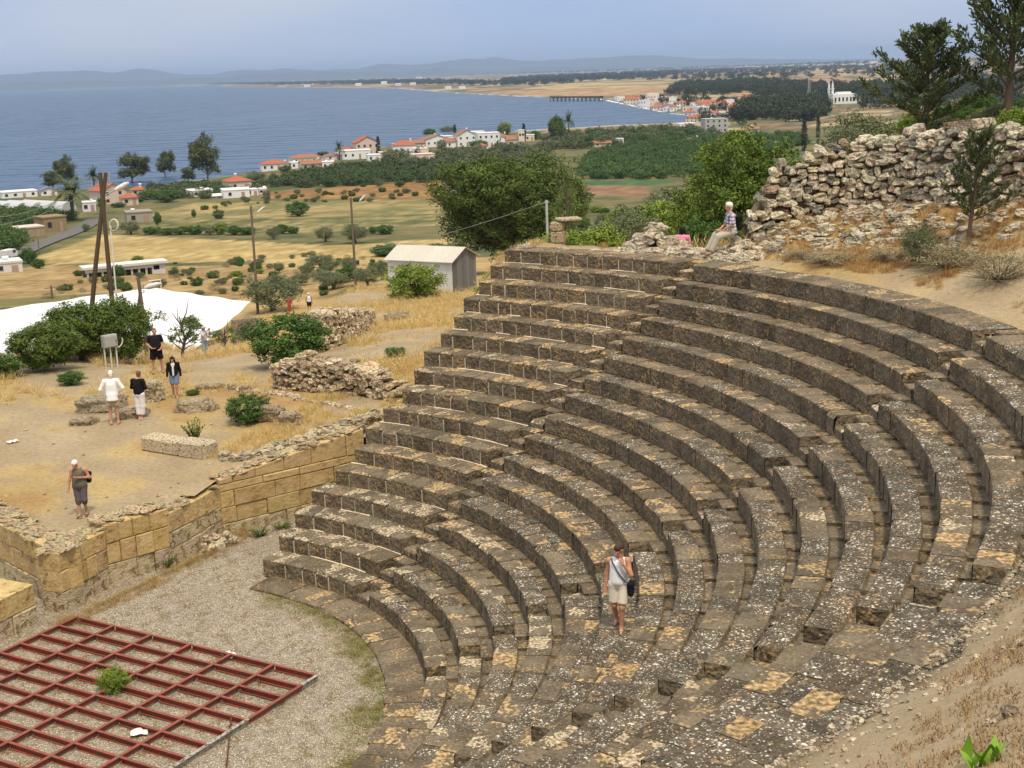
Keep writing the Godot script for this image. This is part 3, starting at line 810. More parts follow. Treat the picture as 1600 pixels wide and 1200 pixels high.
# ------------------------------------------------------------------ loose stones
var rocks := []
func make_rocks() -> void:
	var t := (1.0 + sqrt(5.0)) / 2.0
	var vs := [Vector3(-1, t, 0), Vector3(1, t, 0), Vector3(-1, -t, 0), Vector3(1, -t, 0), Vector3(0, -1, t), Vector3(0, 1, t), Vector3(0, -1, -t), Vector3(0, 1, -t), Vector3(t, 0, -1), Vector3(t, 0, 1), Vector3(-t, 0, -1), Vector3(-t, 0, 1)]
	var fs := [[0, 11, 5], [0, 5, 1], [0, 1, 7], [0, 7, 10], [0, 10, 11], [1, 5, 9], [5, 11, 4], [11, 10, 2], [10, 7, 6], [7, 1, 8], [3, 9, 4], [3, 4, 2], [3, 2, 6], [3, 6, 8], [3, 8, 9], [4, 9, 5], [2, 4, 11], [6, 2, 10], [8, 6, 7], [9, 8, 1]]
	var tris := []
	for f in fs:
		var a: Vector3 = vs[f[0]].normalized()
		var b: Vector3 = vs[f[1]].normalized()
		var c: Vector3 = vs[f[2]].normalized()
		var ab := (a + b).normalized()
		var bc := (b + c).normalized()
		var ca := (c + a).normalized()
		tris.append_array([[a, ab, ca], [b, bc, ab], [c, ca, bc], [ab, bc, ca]])
	for k in 14:
		var shape := func(p: Vector3) -> Vector3:
			var q := Vector3(signf(p.x) * pow(absf(p.x), 0.62), signf(p.y) * pow(absf(p.y), 0.62), signf(p.z) * pow(absf(p.z), 0.62))
			return q * (0.9 + 0.30 * nz.get_noise_3d(p.x * 60.0 + k * 31.0, p.y * 60.0, p.z * 60.0) + 0.22 * nz.get_noise_3d(p.x * 130.0 + k * 57.0, p.y * 130.0, p.z * 130.0))
		var mb := MB.new()
		for q in tris: mb.tri(shape.call(q[0]), shape.call(q[1]), shape.call(q[2]))
		# soften: average the face normals towards the radial direction
		for i in mb.v.size(): mb.n[i] = (mb.n[i] * 1.0 + mb.v[i].normalized() * 0.55).normalized()
		rocks.append(mb)
		if k < 6:                                    # finer ones for boulders
			var fine := MB.new()
			var craggy := func(p: Vector3) -> Vector3: return shape.call(p) * (1.0 + 0.16 * nz.get_noise_3d(p.x * 260.0, p.y * 260.0 + k * 91.0, p.z * 260.0) + 0.10 * nz.get_noise_3d(p.x * 600.0, p.y * 600.0, p.z * 600.0 + k * 13.0))
			for q in tris:
				var ab: Vector3 = (q[0] + q[1]).normalized()
				var bc: Vector3 = (q[1] + q[2]).normalized()
				var ca: Vector3 = (q[2] + q[0]).normalized()
				for e in [[q[0], ab, ca], [q[1], bc, ab], [q[2], ca, bc], [ab, bc, ca]]:
					var m0: Vector3 = (e[0] + e[1]).normalized()
					var m1: Vector3 = (e[1] + e[2]).normalized()
					var m2: Vector3 = (e[2] + e[0]).normalized()
					for h in [[e[0], m0, m2], [e[1], m1, m0], [e[2], m2, m1], [m0, m1, m2]]: fine.tri(craggy.call(h[0]), craggy.call(h[1]), craggy.call(h[2]))
			rough.append(fine)
var rough := []
var rock_cache := {}
func rock_mesh(k: int, col: Color) -> ArrayMesh:
	var q := Color(snappedf(col.r, 0.06), snappedf(col.g, 0.06), snappedf(col.b, 0.06))
	var key := "%d %s" % [k, q]
	if not rock_cache.has(key):
		var src: MB = rocks[k]
		var mb := MB.new()
		mb.v = src.v; mb.n = src.n; mb.uv = src.uv
		mb.c.resize(src.v.size()); mb.c.fill(q)
		rock_cache[key] = mb.into(ArrayMesh.new(), M.rock)
	return rock_cache[key]
func rock_piece(called: String, parent: Node3D, p: Vector3, size: Vector3, col: Color, tilt := 0.25) -> MeshInstance3D:
	var bs := Basis.from_euler(Vector3(rr(-tilt, tilt), rr(0, TAU), rr(-tilt, tilt)))
	return part(called, rock_mesh(rng.randi() % rocks.size(), col), parent, Transform3D(bs.scaled_local(size), p - parent.position))
# a rough wall along a line on the ground: heights at the points of the line
func rubble_wall(called: String, label: String, line: Array, heights: Array, stone: Vector2, thick: float, most: int, tones: Array) -> Node3D:
	var w := thing(called, label, "wall")
	var core := MB.new()
	core.col = Color(0.30, 0.25, 0.18)
	var total := 0.0
	for i in line.size() - 1: total += line[i].distance_to(line[i + 1])
	var all := []
	for i in line.size() - 1:
		var a: Vector3 = line[i]
		var b: Vector3 = line[i + 1]
		var al := (b - a).normalized()
		var back := Vector3(-al.z, 0, al.x)
		if back.dot(a - CAM) < 0: back = -back
		var ha: float = heights[i]
		var hb: float = heights[i + 1]
		var L := a.distance_to(b)
		var lo := Vector3(0, -0.4, 0)
		var q := [a + lo + back * 0.14, a + Vector3(0, maxf(ha - 0.28, 0.0), 0) + back * 0.14, b + Vector3(0, maxf(hb - 0.28, 0.0), 0) + back * 0.14, b + lo + back * 0.14]
		core.quad(q[0], q[1], q[2], q[3])
		core.quad(q[1], q[1] + back * thick, q[2] + back * thick, q[2])
		core.quad(q[1] + back * thick, q[0] + back * thick, q[3] + back * thick, q[2] + back * thick)
		
		var y := 0.0
		while y < maxf(ha, hb) - stone.y * 0.4:
			var sh_ := rr(stone.y * 0.75, stone.y * 1.2)
			var x := rr(0, stone.x * 0.5)
			while x < L:
				var sw := rr(stone.x * 0.45, stone.x * 1.6)
				var h := lerpf(ha, hb, x / L)
				if y + sh_ * 0.6 < h + nz.get_noise_2d(x * 60.0 + i * 300.0, 5.0) * 0.25:
					var top := y + sh_ * 1.6 > h
					var p: Vector3 = a + al * (x + sw * 0.5) + Vector3(0, y + sh_ * 0.5 + rr(-0.07, 0.07), 0) + back * rr(0.02, 0.1)
					p.y += (lerpf(a.y, b.y, x / L) - (a.y + al.y * (x + sw * 0.5)))
					var sz := Vector3(sw * 0.56, sh_ * 0.56 * rr(0.75, 1.3), rr(0.1, 0.16) + stone.y * 0.3)
					var bs := Basis(Vector3.UP, atan2(-al.z, al.x)) * Basis.from_euler(Vector3(rr(-0.2, 0.2), rr(-0.3, 0.3), rr(-0.45, 0.45)))
					var col: Color = tones[rng.randi() % tones.size()] * rr(0.85, 1.25)
					all.append([sz.x * sz.y * (1.0 if p.y > a.y + 0.15 else 0.6), rng.randi() % rocks.size(), col, Transform3D(bs.scaled_local(sz), p)])
					if top:
						var bk := 0.28
						while bk < thick:
							all.append([0.0, rng.randi() % rocks.size(), col * rr(0.9, 1.1), Transform3D(bs.scaled_local(sz * rr(0.8, 1.2)), p + back * bk + Vector3(0, rr(-0.05, 0.06), 0))])
							bk += rr(0.2, 0.32)
				x += sw
			y += sh_
	piece("earth_core", core, M.rock, w)
	all.sort_custom(func(p: Array, q: Array) -> bool: return p[0] > q[0])
	var rest := MB.new()
	for i in all.size():
		if i < most: part("stone", rock_mesh(all[i][1], all[i][2]), w, all[i][3])
		else:
			var from := rest.v.size()
			rest.add(rocks[all[i][1]], all[i][3])
			for e in range(from, rest.v.size()): rest.c[e] = all[i][2]
	if rest.v.size(): piece("small_stones", rest, M.rock, w).set_meta("kind", "stuff")
	return w
# ------------------------------------------------------------------ plants
# leaves in clumps through an uneven crown of the given radii
func clumps(mb: MB, ce: Vector3, rad: Vector3, n: int, per: int, cr: float, leaf: float, ca: Color, cb: Color, shell := 0.45, flat := 0.35, slim := 0.5) -> void:
	for i in n:
		var d := rvec()
		var k := pow(rr(shell, 1.0), 0.6)
		var p := ce + Vector3(d.x * rad.x, d.y * rad.y, d.z * rad.z) * k * rr(0.82, 1.12)
		var r := cr * rr(0.6, 1.3)
		var tone := rr(0, 1)
		for j in per:
			var o := rvec() * r * pow(rng.randf(), 0.45)
			o.y *= 0.75
			mb.col = ca.lerp(cb, clampf(tone + rr(-0.3, 0.3), 0, 1)) * rr(1.05, 1.5)
			var nn := (rvec() + (o.normalized() + d) * flat + Vector3.UP * 0.3).normalized()
			var dir := nn.cross(rvec()).normalized()
			mb.leaf(p + o, dir, nn, leaf * rr(0.7, 1.4), leaf * slim * rr(0.8, 1.3))
func limbs(mb: MB, base: Vector3, top: Vector3, r: float, n: int, spread: float, col: Color) -> void:
	mb.col = col
	var mid := base.lerp(top, 0.5) + Vector3(rr(-0.1, 0.1), 0, rr(-0.1, 0.1)) * base.distance_to(top)
	mb.tube([base - Vector3(0, 0.3, 0), base.lerp(mid, 0.3), mid, top], [r * 1.3, r, r * 0.75, r * 0.35], 6)
	for i in n:
		var s := base.lerp(mid, rr(0.4, 1.0)) if i % 2 == 0 else mid.lerp(top, rr(0.0, 0.7))
		var d := rvec()
		d.y = absf(d.y) * 0.7 + 0.3
		var e := s + d.normalized() * spread * rr(0.6, 1.1)
		mb.tube([s, s.lerp(e, 0.5) + rvec() * spread * 0.08, e], [r * 0.5, r * 0.32, r * 0.1], 5)
# each kind is built once at a height of one metre and about as wide; copies are scaled
var kinds := {}
func kind(called: String, trunk: MB, crown: MB) -> void:
	kinds[called] = [trunk.into(ArrayMesh.new(), M.bark), crown.into(ArrayMesh.new(), M.leaf)]
func make_plants() -> void:
	var t: MB
	var c: MB
	var gd := Color(0.045, 0.075, 0.02)
	# dense round evergreen shrub
	for v in 3:
		t = MB.new(); c = MB.new()
		limbs(t, Vector3.ZERO, Vector3(0, 0.55, 0), 0.035, 6, 0.35, Color(0.13, 0.10, 0.07))
		clumps(c, Vector3(0, 0.5, 0), Vector3(0.5, 0.46, 0.5), 190, 50, 0.10, 0.046, Color(0.035, 0.075, 0.018), Color(0.085, 0.15, 0.035), 0.4)
		kind("shrub%d" % v, t, c)
	# yellow-green loose bush
	for v in 2:
		t = MB.new(); c = MB.new()
		limbs(t, Vector3.ZERO, Vector3(0, 0.6, 0), 0.03, 8, 0.4, Color(0.16, 0.12, 0.08))
		clumps(c, Vector3(0, 0.47, 0), Vector3(0.5, 0.47, 0.5), 200, 46, 0.11, 0.046, Color(0.10, 0.15, 0.02), Color(0.20, 0.26, 0.045), 0.3)
		kind("bright%d" % v, t, c)
	# great bush and great pine, with fine leaves
	t = MB.new(); c = MB.new()
	limbs(t, Vector3.ZERO, Vector3(0, 0.6, 0), 0.03, 10, 0.4, Color(0.14, 0.11, 0.08))
	for k in 9: clumps(c, Vector3(rr(-0.26, 0.26), rr(0.25, 0.74), rr(-0.26, 0.26)), Vector3(0.28, 0.25, 0.28), 66, 62, 0.06, 0.023, Color(0.06, 0.10, 0.017), Color(0.135, 0.19, 0.036), 0.45)
	kind("great_bush", t, c)
	t = MB.new(); c = MB.new()
	limbs(t, Vector3.ZERO, Vector3(0.02, 0.75, 0), 0.03, 12, 0.4, Color(0.15, 0.10, 0.07))
	for k in 13:
		var w := TAU * k / 13.0
		clumps(c, Vector3(cos(w) * rr(0.14, 0.34), rr(0.26, 0.74), sin(w) * rr(0.14, 0.34)), Vector3(0.24, 0.2, 0.24), 74, 62, 0.055, 0.024, Color(0.045, 0.072, 0.016), Color(0.105, 0.145, 0.034), 0.5, 0.4, 0.3)
	clumps(c, Vector3(0, 0.52, 0), Vector3(0.42, 0.4, 0.42), 260, 56, 0.07, 0.026, Color(0.045, 0.072, 0.016), Color(0.10, 0.14, 0.034), 0.35, 0.4, 0.3)
	kind("great_pine", t, c)
	# grey-green olive
	for v in 3:
		t = MB.new(); c = MB.new()
		limbs(t, Vector3.ZERO, Vector3(0.03, 0.55, 0), 0.05, 7, 0.4, Color(0.14, 0.12, 0.09))
		clumps(c, Vector3(0, 0.54, 0), Vector3(0.48, 0.42, 0.48), 150, 48, 0.12, 0.044, Color(0.075, 0.09, 0.045), Color(0.16, 0.18, 0.095), 0.35, 0.3, 0.35)
		kind("olive%d" % v, t, c)
	# pine with domed crown of needle tufts
	for v in 2:
		t = MB.new(); c = MB.new()
		limbs(t, Vector3.ZERO, Vector3(0.02, 0.75, 0), 0.035, 10, 0.4, Color(0.15, 0.10, 0.07))
		clumps(c, Vector3(0, 0.53, 0), Vector3(0.5, 0.43, 0.5), 330, 56, 0.085, 0.05, Color(0.045, 0.075, 0.016), Color(0.115, 0.16, 0.035), 0.5, 0.4, 0.3)
		kind("pine%d" % v, t, c)
	# tall gum tree: bare trunk, loose heads of foliage with gaps
	for v in 3:
		t = MB.new(); c = MB.new()
		limbs(t, Vector3.ZERO, Vector3(rr(-0.05, 0.05), 0.85, 0), 0.022, 9, 0.26, Color(0.30, 0.26, 0.2))
		for k in 14:
			var p := Vector3(rr(-0.26, 0.26), rr(0.34, 0.86), rr(-0.26, 0.26)) if k else Vector3(0, 0.85, 0)
			clumps(c, p, Vector3(0.2, 0.13, 0.2), 26, 34, 0.07, 0.04, Color(0.055, 0.07, 0.035), Color(0.12, 0.135, 0.06), 0.2, 0.3, 0.4)
		kind("gum%d" % v, t, c)
	# broad-leaved mass for orchards and woods, cheap
	for v in 3:
		t = MB.new(); c = MB.new()
		limbs(t, Vector3.ZERO, Vector3(0, 0.5, 0), 0.05, 2, 0.3, Color(0.12, 0.1, 0.07))
		clumps(c, Vector3(0, 0.52, 0), Vector3(0.5, 0.44, 0.5), 34, 12, 0.16, 0.13, Color(0.75, 0.8, 0.7), Color(1.15, 1.1, 1.1), 0.4)
		kind("mass%d" % v, t, c)
	# slim cypress
	t = MB.new(); c = MB.new()
	limbs(t, Vector3.ZERO, Vector3(0, 0.9, 0), 0.02, 0, 0.1, Color(0.12, 0.09, 0.06))
	for k in 26:
		var y := 0.06 + 0.9 * k / 26.0
		var w := 0.085 * sin(PI * clampf(0.12 + 0.86 * y, 0, 1)) + 0.01
		clumps(c, Vector3(0, y, 0), Vector3(w, 0.03, w), 7, 26, 0.03, 0.026, Color(0.018, 0.032, 0.014), Color(0.045, 0.062, 0.026), 0.5, 0.4, 0.4)
	kind("cypress", t, c)
	# date palm
	t = MB.new(); c = MB.new()
	t.col = Color(0.17, 0.13, 0.09)
	var pts := []
	var rads := []
	for k in 9: pts.append(Vector3(0.01 * sin(k), -0.03 + 0.075 * k, 0)); rads.append(0.035 + 0.006 * (k % 2))
	t.tube(pts, rads, 8)
	for k in 46:
		var az := rr(0, TAU)
		var el := rr(-0.4, 1.35)
		var d := Vector3(cos(az) * cos(el), sin(el), sin(az) * cos(el))
		var p := Vector3(0, 0.6, 0)
		var col := Color(0.07, 0.10, 0.035).lerp(Color(0.15, 0.17, 0.075), rng.randf()) if el > -0.15 else Color(0.2, 0.16, 0.08)
		for s in 9:
			var q := p + d * 0.05
			d = (d + Vector3(0, -0.13, 0)).normalized()
			c.col = col
			for sd in [-1.0, 1.0]:
				var lat: Vector3 = d.cross(Vector3.UP).normalized() * sd
				c.leaf(p, (lat + d * 0.7 - Vector3(0, 0.25, 0)).normalized(), d.cross(lat).normalized(), 0.11 * (1.0 - s * 0.07), 0.02)
				c.leaf(p.lerp(q, 0.5), (lat + d * 0.7).normalized(), d.cross(lat).normalized(), 0.11 * (1.0 - s * 0.07), 0.02)
			p = q
	kind("palm", t, c)
	# open conifer with upswept arms of dense foliage
	for v in 3:
		t = MB.new(); c = MB.new()
		t.col = Color(0.16, 0.12, 0.09)
		var lean := Vector3([0.03, -0.04, 0.10][v], 0, 0)
		t.tube([Vector3(0, -0.1, 0), Vector3(0, 0.3, 0) + lean * 0.4, Vector3(0, 0.97, 0) + lean], [0.028, 0.022, 0.006], 7)
		var arms := 24 if v < 2 else 22
		for k in arms:
			var f := float(k) / arms
			var y := lerpf(0.2 if v < 2 else 0.06, 0.90, f)
			var az := k * 2.399 + rr(-0.3, 0.3)
			var len := lerpf(0.52, 0.12, pow(f, 1.1)) * rr(0.75, 1.15)
			var p := Vector3(0, y, 0) + lean * y
			var d := Vector3(cos(az), 0.32 + f * 0.5, sin(az)).normalized()
			var line := [p]
			var n := 7
			for s in n:
				p = p + d * len / n
				d = (d + Vector3(0, 0.05, 0)).normalized()
				line.append(p)
			t.tube(line, [0.009, 0.008, 0.007, 0.006, 0.005, 0.004, 0.003, 0.002], 4)
			for s in range(1, 8):
				for m in 6:
					var o: Vector3 = line[s] + Vector3(rr(-0.03, 0.03), rr(0.0, 0.035), rr(-0.03, 0.03))
					var sd := (d + rvec() * 0.8 + Vector3(0, 0.5, 0)).normalized()
					for q in 9:
						c.col = Color(0.05, 0.072, 0.03).lerp(Color(0.13, 0.165, 0.07), rng.randf())
						var nn := rvec()
						c.leaf(o + sd * 0.007 * q + rvec() * 0.006, (sd + rvec() * 0.7).normalized(), nn, 0.036, 0.012)
		kind("conifer%d" % v, t, c)
	# thin open tree with bare twigs showing
	t = MB.new(); c = MB.new()
	limbs(t, Vector3.ZERO, Vector3(0.05, 0.75, 0), 0.025, 16, 0.42, Color(0.17, 0.14, 0.11))
	for k in 12: clumps(c, Vector3(rr(-0.4, 0.4), rr(0.35, 0.85), rr(-0.4, 0.4)), Vector3(0.12, 0.1, 0.12), 7, 26, 0.05, 0.035, Color(0.07, 0.105, 0.03), Color(0.15, 0.19, 0.06), 0.2)
	kind("open", t, c)
	# dry grey scrub
	t = MB.new(); c = MB.new()
	for k in 60:
		var d := rvec()
		d.y = absf(d.y) + 0.25
		t.col = Color(0.24, 0.20, 0.14) * rr(0.7, 1.2)
		t.tube([Vector3.ZERO, d.normalized() * rr(0.3, 0.6), d.normalized() * rr(0.6, 0.95) + rvec() * 0.12], [0.007, 0.005, 0.002], 3, false)
	clumps(c, Vector3(0, 0.42, 0), Vector3(0.5, 0.42, 0.5), 130, 30, 0.11, 0.03, Color(0.17, 0.155, 0.09), Color(0.30, 0.27, 0.17), 0.2)
	kind("scrub", t, c)
	# upright leafy weeds
	t = MB.new(); c = MB.new()
	for k in 26:
		var d := (rvec() * 0.55 + Vector3.UP).normalized()
		var l := rr(0.6, 1.0)
		t.col = Color(0.12, 0.13, 0.05)
		t.tube([Vector3.ZERO, d * l * 0.9], [0.014, 0.005], 3, false)
		for s in 22:
			c.col = Color(0.075, 0.12, 0.025).lerp(Color(0.17, 0.23, 0.06), rng.randf())
			c.leaf(d * l * (0.2 + 0.8 * s / 22.0), (d + rvec()).normalized(), rvec(), 0.10, 0.035)
	kind("weed", t, c)
func plant(called: String, k: String, label: String, category: String, p: Vector3, h: float, w: float, group := "") -> Node3D:
	var o := thing(called, label, category, p, rr(0, TAU), group)
	var tr := Transform3D(Basis().scaled(Vector3(w, h, w)), Vector3.ZERO)
	part("trunk" if category == "tree" else "stem", kinds[k][0], o, tr)
	part("crown" if category == "tree" else "foliage", kinds[k][1], o, tr)
	return o
# base pixel, width and height in pixels
func plant_px(called: String, k: String, label: String, category: String, u: float, w: float, wide: float, high: float, group := "", depth := 0.0) -> Node3D:
	var p := hit(u, w)
	if depth > 0.0:
		p = at_depth(u, w, depth)
		p.y = ground(p.x, p.z)
	return plant(called, k, label, category, p, metres(high, p), metres(wide, p), group)
# a mass nobody could count, spread over a patch of land
func mass(called: String, label: String, category: String, poly: PackedVector2Array, n: int, size: Vector2, squat: float, cols: Array, protos: Array, rows := 0.0, lift := 0.0) -> void:
	var tri := Geometry2D.triangulate_polygon(poly)
	if tri.is_empty():
		print("bad polygon ", called)
		return
	var areas := []
	var sum := 0.0
	for i in tri.size() / 3:
		var a: Vector2 = poly[tri[i * 3]]
		sum += absf((poly[tri[i * 3 + 1]] - a).cross(poly[tri[i * 3 + 2]] - a))
		areas.append(sum)
	var xf := []
	for i in n:
		var pick := rng.randf() * sum
		var t := 0
		while areas[t] < pick: t += 1
		var u := sqrt(rng.randf())
		var v := rng.randf()
		var p: Vector2 = poly[tri[t * 3]] * (1 - u) + poly[tri[t * 3 + 1]] * u * (1 - v) + poly[tri[t * 3 + 2]] * u * v
		if rows > 0.0: p.y = snappedf(p.y + p.x * 0.3, rows) - p.x * 0.3 + rr(-0.4, 0.4)
		if inland(p.x, p.y) < 12.0: continue
		var s := rr(size.x, size.y)
		xf.append([Transform3D(Basis(Vector3.UP, rr(0, TAU)).scaled(Vector3(s, s * squat * rr(0.8, 1.2), s)), Vector3(p.x, ground(p.x, p.y) - s * 0.08 + lift, p.y)), (cols[0] as Color).lerp(cols[1], rng.randf())])
	var root := thing(called, label, category)
	root.set_meta("kind", "stuff")
	for k in protos.size():
		for half in 2:
			var mm := MultiMesh.new()
			mm.transform_format = MultiMesh.TRANSFORM_3D
			mm.use_colors = half == 1
			mm.mesh = kinds[protos[k]][half]
			if half == 0: continue
			var mine := []
			for i in range(k, xf.size(), protos.size()): mine.append(xf[i])
			mm.instance_count = mine.size()
			for i in mine.size():
				mm.set_instance_transform(i, mine[i][0]); mm.set_instance_color(i, mine[i][1])
			var o := MultiMeshInstance3D.new()
			o.name = "foliage"; o.multimesh = mm
			root.add_child(o, true)
			o.set_meta("kind", "stuff")
func px_poly(px: Array) -> PackedVector2Array:
	var out := PackedVector2Array()
	for p in px:
		var q := hit(p[0], p[1])
		out.append(Vector2(q.x, q.z))
	return out
# dry grass: tufts of blades as one object
func tuft_mesh(n: int, h: float, ca: Color, cb: Color) -> ArrayMesh:
	var mb := MB.new()
	for i in n:
		var d := (rvec() * 0.6 + Vector3.UP).normalized()
		var p := Vector3(rr(-0.12, 0.12), 0, rr(-0.12, 0.12))
		mb.col = ca.lerp(cb, rng.randf())
		var l := h * rr(0.5, 1.1)
		var bend := (d + Vector3(rr(-0.5, 0.5), -0.1, rr(-0.5, 0.5))).normalized()
		var nn := d.cross(rvec()).normalized()
		var s := d.cross(nn).normalized() * 0.008
		mb.tri(p - s, p + d * l * 0.6, p + s)
		mb.tri(p + d * l * 0.6 - s * 0.8, p + d * l * 0.6 + bend * l * 0.5, p + d * l * 0.6 + s * 0.8)
	return mb.into(ArrayMesh.new(), M.dry)
func grass(called: String, label: String, mesh: ArrayMesh, n: int, x0: float, x1: float, z0: float, z1: float, keep: Callable, size: Vector2) -> void:
	var xf := []
	for i in n * 6:
		if xf.size() >= n: break
		var x := rr(x0, x1)
		var z := rr(z0, z1)
		if not open_ground(x, z) or not keep.call(x, z): continue
		var s := rr(size.x, size.y)
		xf.append(Transform3D(Basis(Vector3.UP, rr(0, TAU)).scaled(Vector3(s, s, s)), Vector3(x, ground(x, z) - 0.02, z)))
	var mm := MultiMesh.new()
	mm.transform_format = MultiMesh.TRANSFORM_3D
	mm.mesh = mesh
	mm.instance_count = xf.size()
	for i in xf.size(): mm.set_instance_transform(i, xf[i])
	var o := MultiMeshInstance3D.new()
	o.name = numbered(called); o.multimesh = mm
	add_child(o)
	tag(o, label, "grass"); o.set_meta("kind", "stuff")
# ------------------------------------------------------------------ ruins and loose stones
const PALE := [Color(0.68, 0.60, 0.46), Color(0.74, 0.66, 0.52), Color(0.60, 0.50, 0.37), Color(0.50, 0.42, 0.32), Color(0.66, 0.55, 0.40)]
const MIXED := [Color(0.76, 0.72, 0.61), Color(0.84, 0.80, 0.69), Color(0.70, 0.64, 0.52), Color(0.64, 0.58, 0.47), Color(0.34, 0.33, 0.31), Color(0.54, 0.50, 0.43), Color(0.78, 0.71, 0.57), Color(0.72, 0.67, 0.56), Color(0.80, 0.75, 0.65), Color(0.62, 0.59, 0.52), Color(0.40, 0.31, 0.24)]
func boulder(label: String, u: float, w: float, wide: float, high: float, deep: float, col: Color, turn := 0.0, flat := false) -> void:
	var p := hit(u, w)
	var sw := metres(wide, p) * 0.5
	var sh_ := metres(high, p) * 0.55
	var mb := MB.new()
	mb.col = col
	mb.col = col * 0.82
	var src: MB = rough[rng.randi() % rough.size()]
	var bs := Basis(Vector3.UP, turn).scaled_local(Vector3(sw, sh_, deep * 0.5) * 1.08)
	mb.add(src, Transform3D(bs, Vector3(0, sh_ * (0.5 if flat else 0.62), 0)))
	for i in mb.c.size(): mb.c[i] = col * 0.82
	var o := piece(numbered("boulder"), mb, M.rock, self)
	o.position = p
	tag(o, label, "rock")
func small_stones(called: String, label: String, pts: Array, size: Vector2, n: int, spread: float, tones: Array, squash := 0.6) -> void:
	var w := thing(called, label, "stones")
	for i in n:
		var t := rng.randf() * (pts.size() - 1)
		var k := mini(int(t), pts.size() - 2)
		var p: Vector3 = pts[k].lerp(pts[k + 1], t - k) + Vector3(rr(-1, 1), 0, rr(-1, 1)) * spread
		p.y = ground(p.x, p.z)
		var s := rr(size.x, size.y)
		rock_piece("stone", w, p + Vector3(0, s * squash * 0.35, 0), Vector3(s * rr(0.8, 1.4), s * squash, s), (tones[rng.randi() % tones.size()] as Color) * rr(0.85, 1.1))
func build_ruins() -> void:
	var ln := []
	for p in [[424, 606], [470, 611], [540, 617], [590, 623], [622, 630]]: ln.append(hit(p[0], p[1]))
	rubble_wall("rubble_wall", "crumbling rubble wall of pale stones on the terrace, below the round green bush", ln, [0.85, 1.2, 1.05, 0.75, 0.2], Vector2(0.27, 0.19), 0.7, 300, PALE)
	ln = []
	for p in [[500, 552], [530, 540], [556, 527], [584, 510]]: ln.append(hit(p[0], p[1]))
	rubble_wall("rubble_wall", "short upright rubble wall on the dry slope, between the round bush and the shed", ln, [1.55, 1.45, 1.2, 0.85], Vector2(0.30, 0.22), 0.6, 300, PALE)
	# the big ruined wall above the path
	var W := [Vector3(12.9, 0, -18.25), Vector3(13.7, 0, -18.5), Vector3(15.6, 0, -18.75), Vector3(17.0, 0, -18.3), Vector3(17.15, 0, -18.2), Vector3(19.2, 0, -16.6), Vector3(21.4, 0, -14.6), Vector3(23.6, 0, -12.2)]
	for i in W.size(): W[i].y = ground(W[i].x, W[i].z) - 0.05
	rubble_wall("ruined_wall", "big ruined wall of pale and dark rubble above the dry path", W, [0.95, 1.95, 2.1, 1.85, 2.3, 2.1, 1.85, 1.6], Vector2(0.29, 0.20), 0.6, 300, MIXED)
	# fallen stones in front of it
	var feet := []
	for i in W.size(): feet.append(W[i] + (Vector3(-0.45, 0, 0.9) if i < 5 else Vector3(-0.8, 0, 0.5)))
	small_stones("fallen_stones", "scree of fallen stones along the foot of the big ruined wall", feet, Vector2(0.07, 0.2), 295, 0.8, MIXED)
	small_stones("scattered_stones", "looser small stones strewn down the bank below the big ruined wall", feet, Vector2(0.04, 0.1), 290, 1.15, MIXED)
	# spread of rubble behind the topmost tier
	var arc := []
	for k in 12:
		var a := deg_to_rad(lerpf(-77.0, -51.0, k / 11.0))
		arc.append(pol(20.95, a, 0))
	small_stones("rubble_strip", "flat strip of white rubble stones laid behind the topmost tier", arc, Vector2(0.10, 0.2), 290, 0.36, [Color(0.70, 0.65, 0.56), Color(0.60, 0.55, 0.46), Color(0.5, 0.45, 0.37)], 0.55)
	# heap with the pink shirt behind it
	var heap := thing("stone_heap", "heap of pale stones and mortar beside the person in pink", "stones")
	var hp := pol(21.7, deg_to_rad(-62.3), 0)
	hp.y = ground(hp.x, hp.z)
	for i in 150:
		var q := Vector2(rr(-1, 1), rr(-1, 1))
		var h := maxf(0.0, 0.85 * (1.0 - q.length() * 0.85)) * (1.1 if q.x < 0.2 else 0.8)
		var p := hp + sh * q.x * 1.05 + fh * q.y * 0.6 + Vector3(0, h * rr(0.75, 1.0), 0)
		rock_piece("stone", heap, p, Vector3(rr(0.1, 0.2), rr(0.08, 0.14), rr(0.1, 0.18)), Color(0.70, 0.64, 0.54) * rr(0.7, 1.1))
	# blocks and boulders of the terrace
	var w := thing("stone_block", "long pale stone block lying on the terrace behind the woman in grey", "block")
	var a := hit(234, 700)
	var b := hit(330, 714)
	var al := (b - a).normalized()
	w.position = (a + b) * 0.5
	for k in 2:
		var mb := MB.new()
		mb.col = Color(0.70, 0.62, 0.48) * (1.0 - k * 0.06)
		var L := a.distance_to(b) * (0.62 if k == 0 else 0.42)
		var c := a.lerp(b, 0.29 if k == 0 else 0.8) - w.position
		mb.bar(Transform3D(Basis(Vector3.UP, atan2(-al.z, al.x) + k * 0.05), c + Vector3(0, 0.2, 0)), Vector3(L, 0.44 + k * 0.05, 0.62), 0.05)
		piece("half_block", mb, M.rock, w)
	boulder("squat weathered boulder beside the leafy green shrub on the terrace", 425, 656, 44, 26, 0.7, Color(0.52, 0.44, 0.33))
	boulder("rounded boulder at the edge of the yellow grass on the terrace", 455, 664, 32, 24, 0.6, Color(0.58, 0.50, 0.38))
	boulder("broad flat slab of pale rock on the terrace, beside the couple looking down", 306, 640, 62, 20, 0.9, Color(0.66, 0.58, 0.45), 0.3, true)
	boulder("upright grey stone block standing before the woman in black and white", 241, 626, 30, 36, 0.6, Color(0.62, 0.55, 0.43))
	boulder("wide low outcrop of pale rock in front of the man in white", 160, 640, 78, 24, 1.2, Color(0.64, 0.57, 0.45), 0.2)
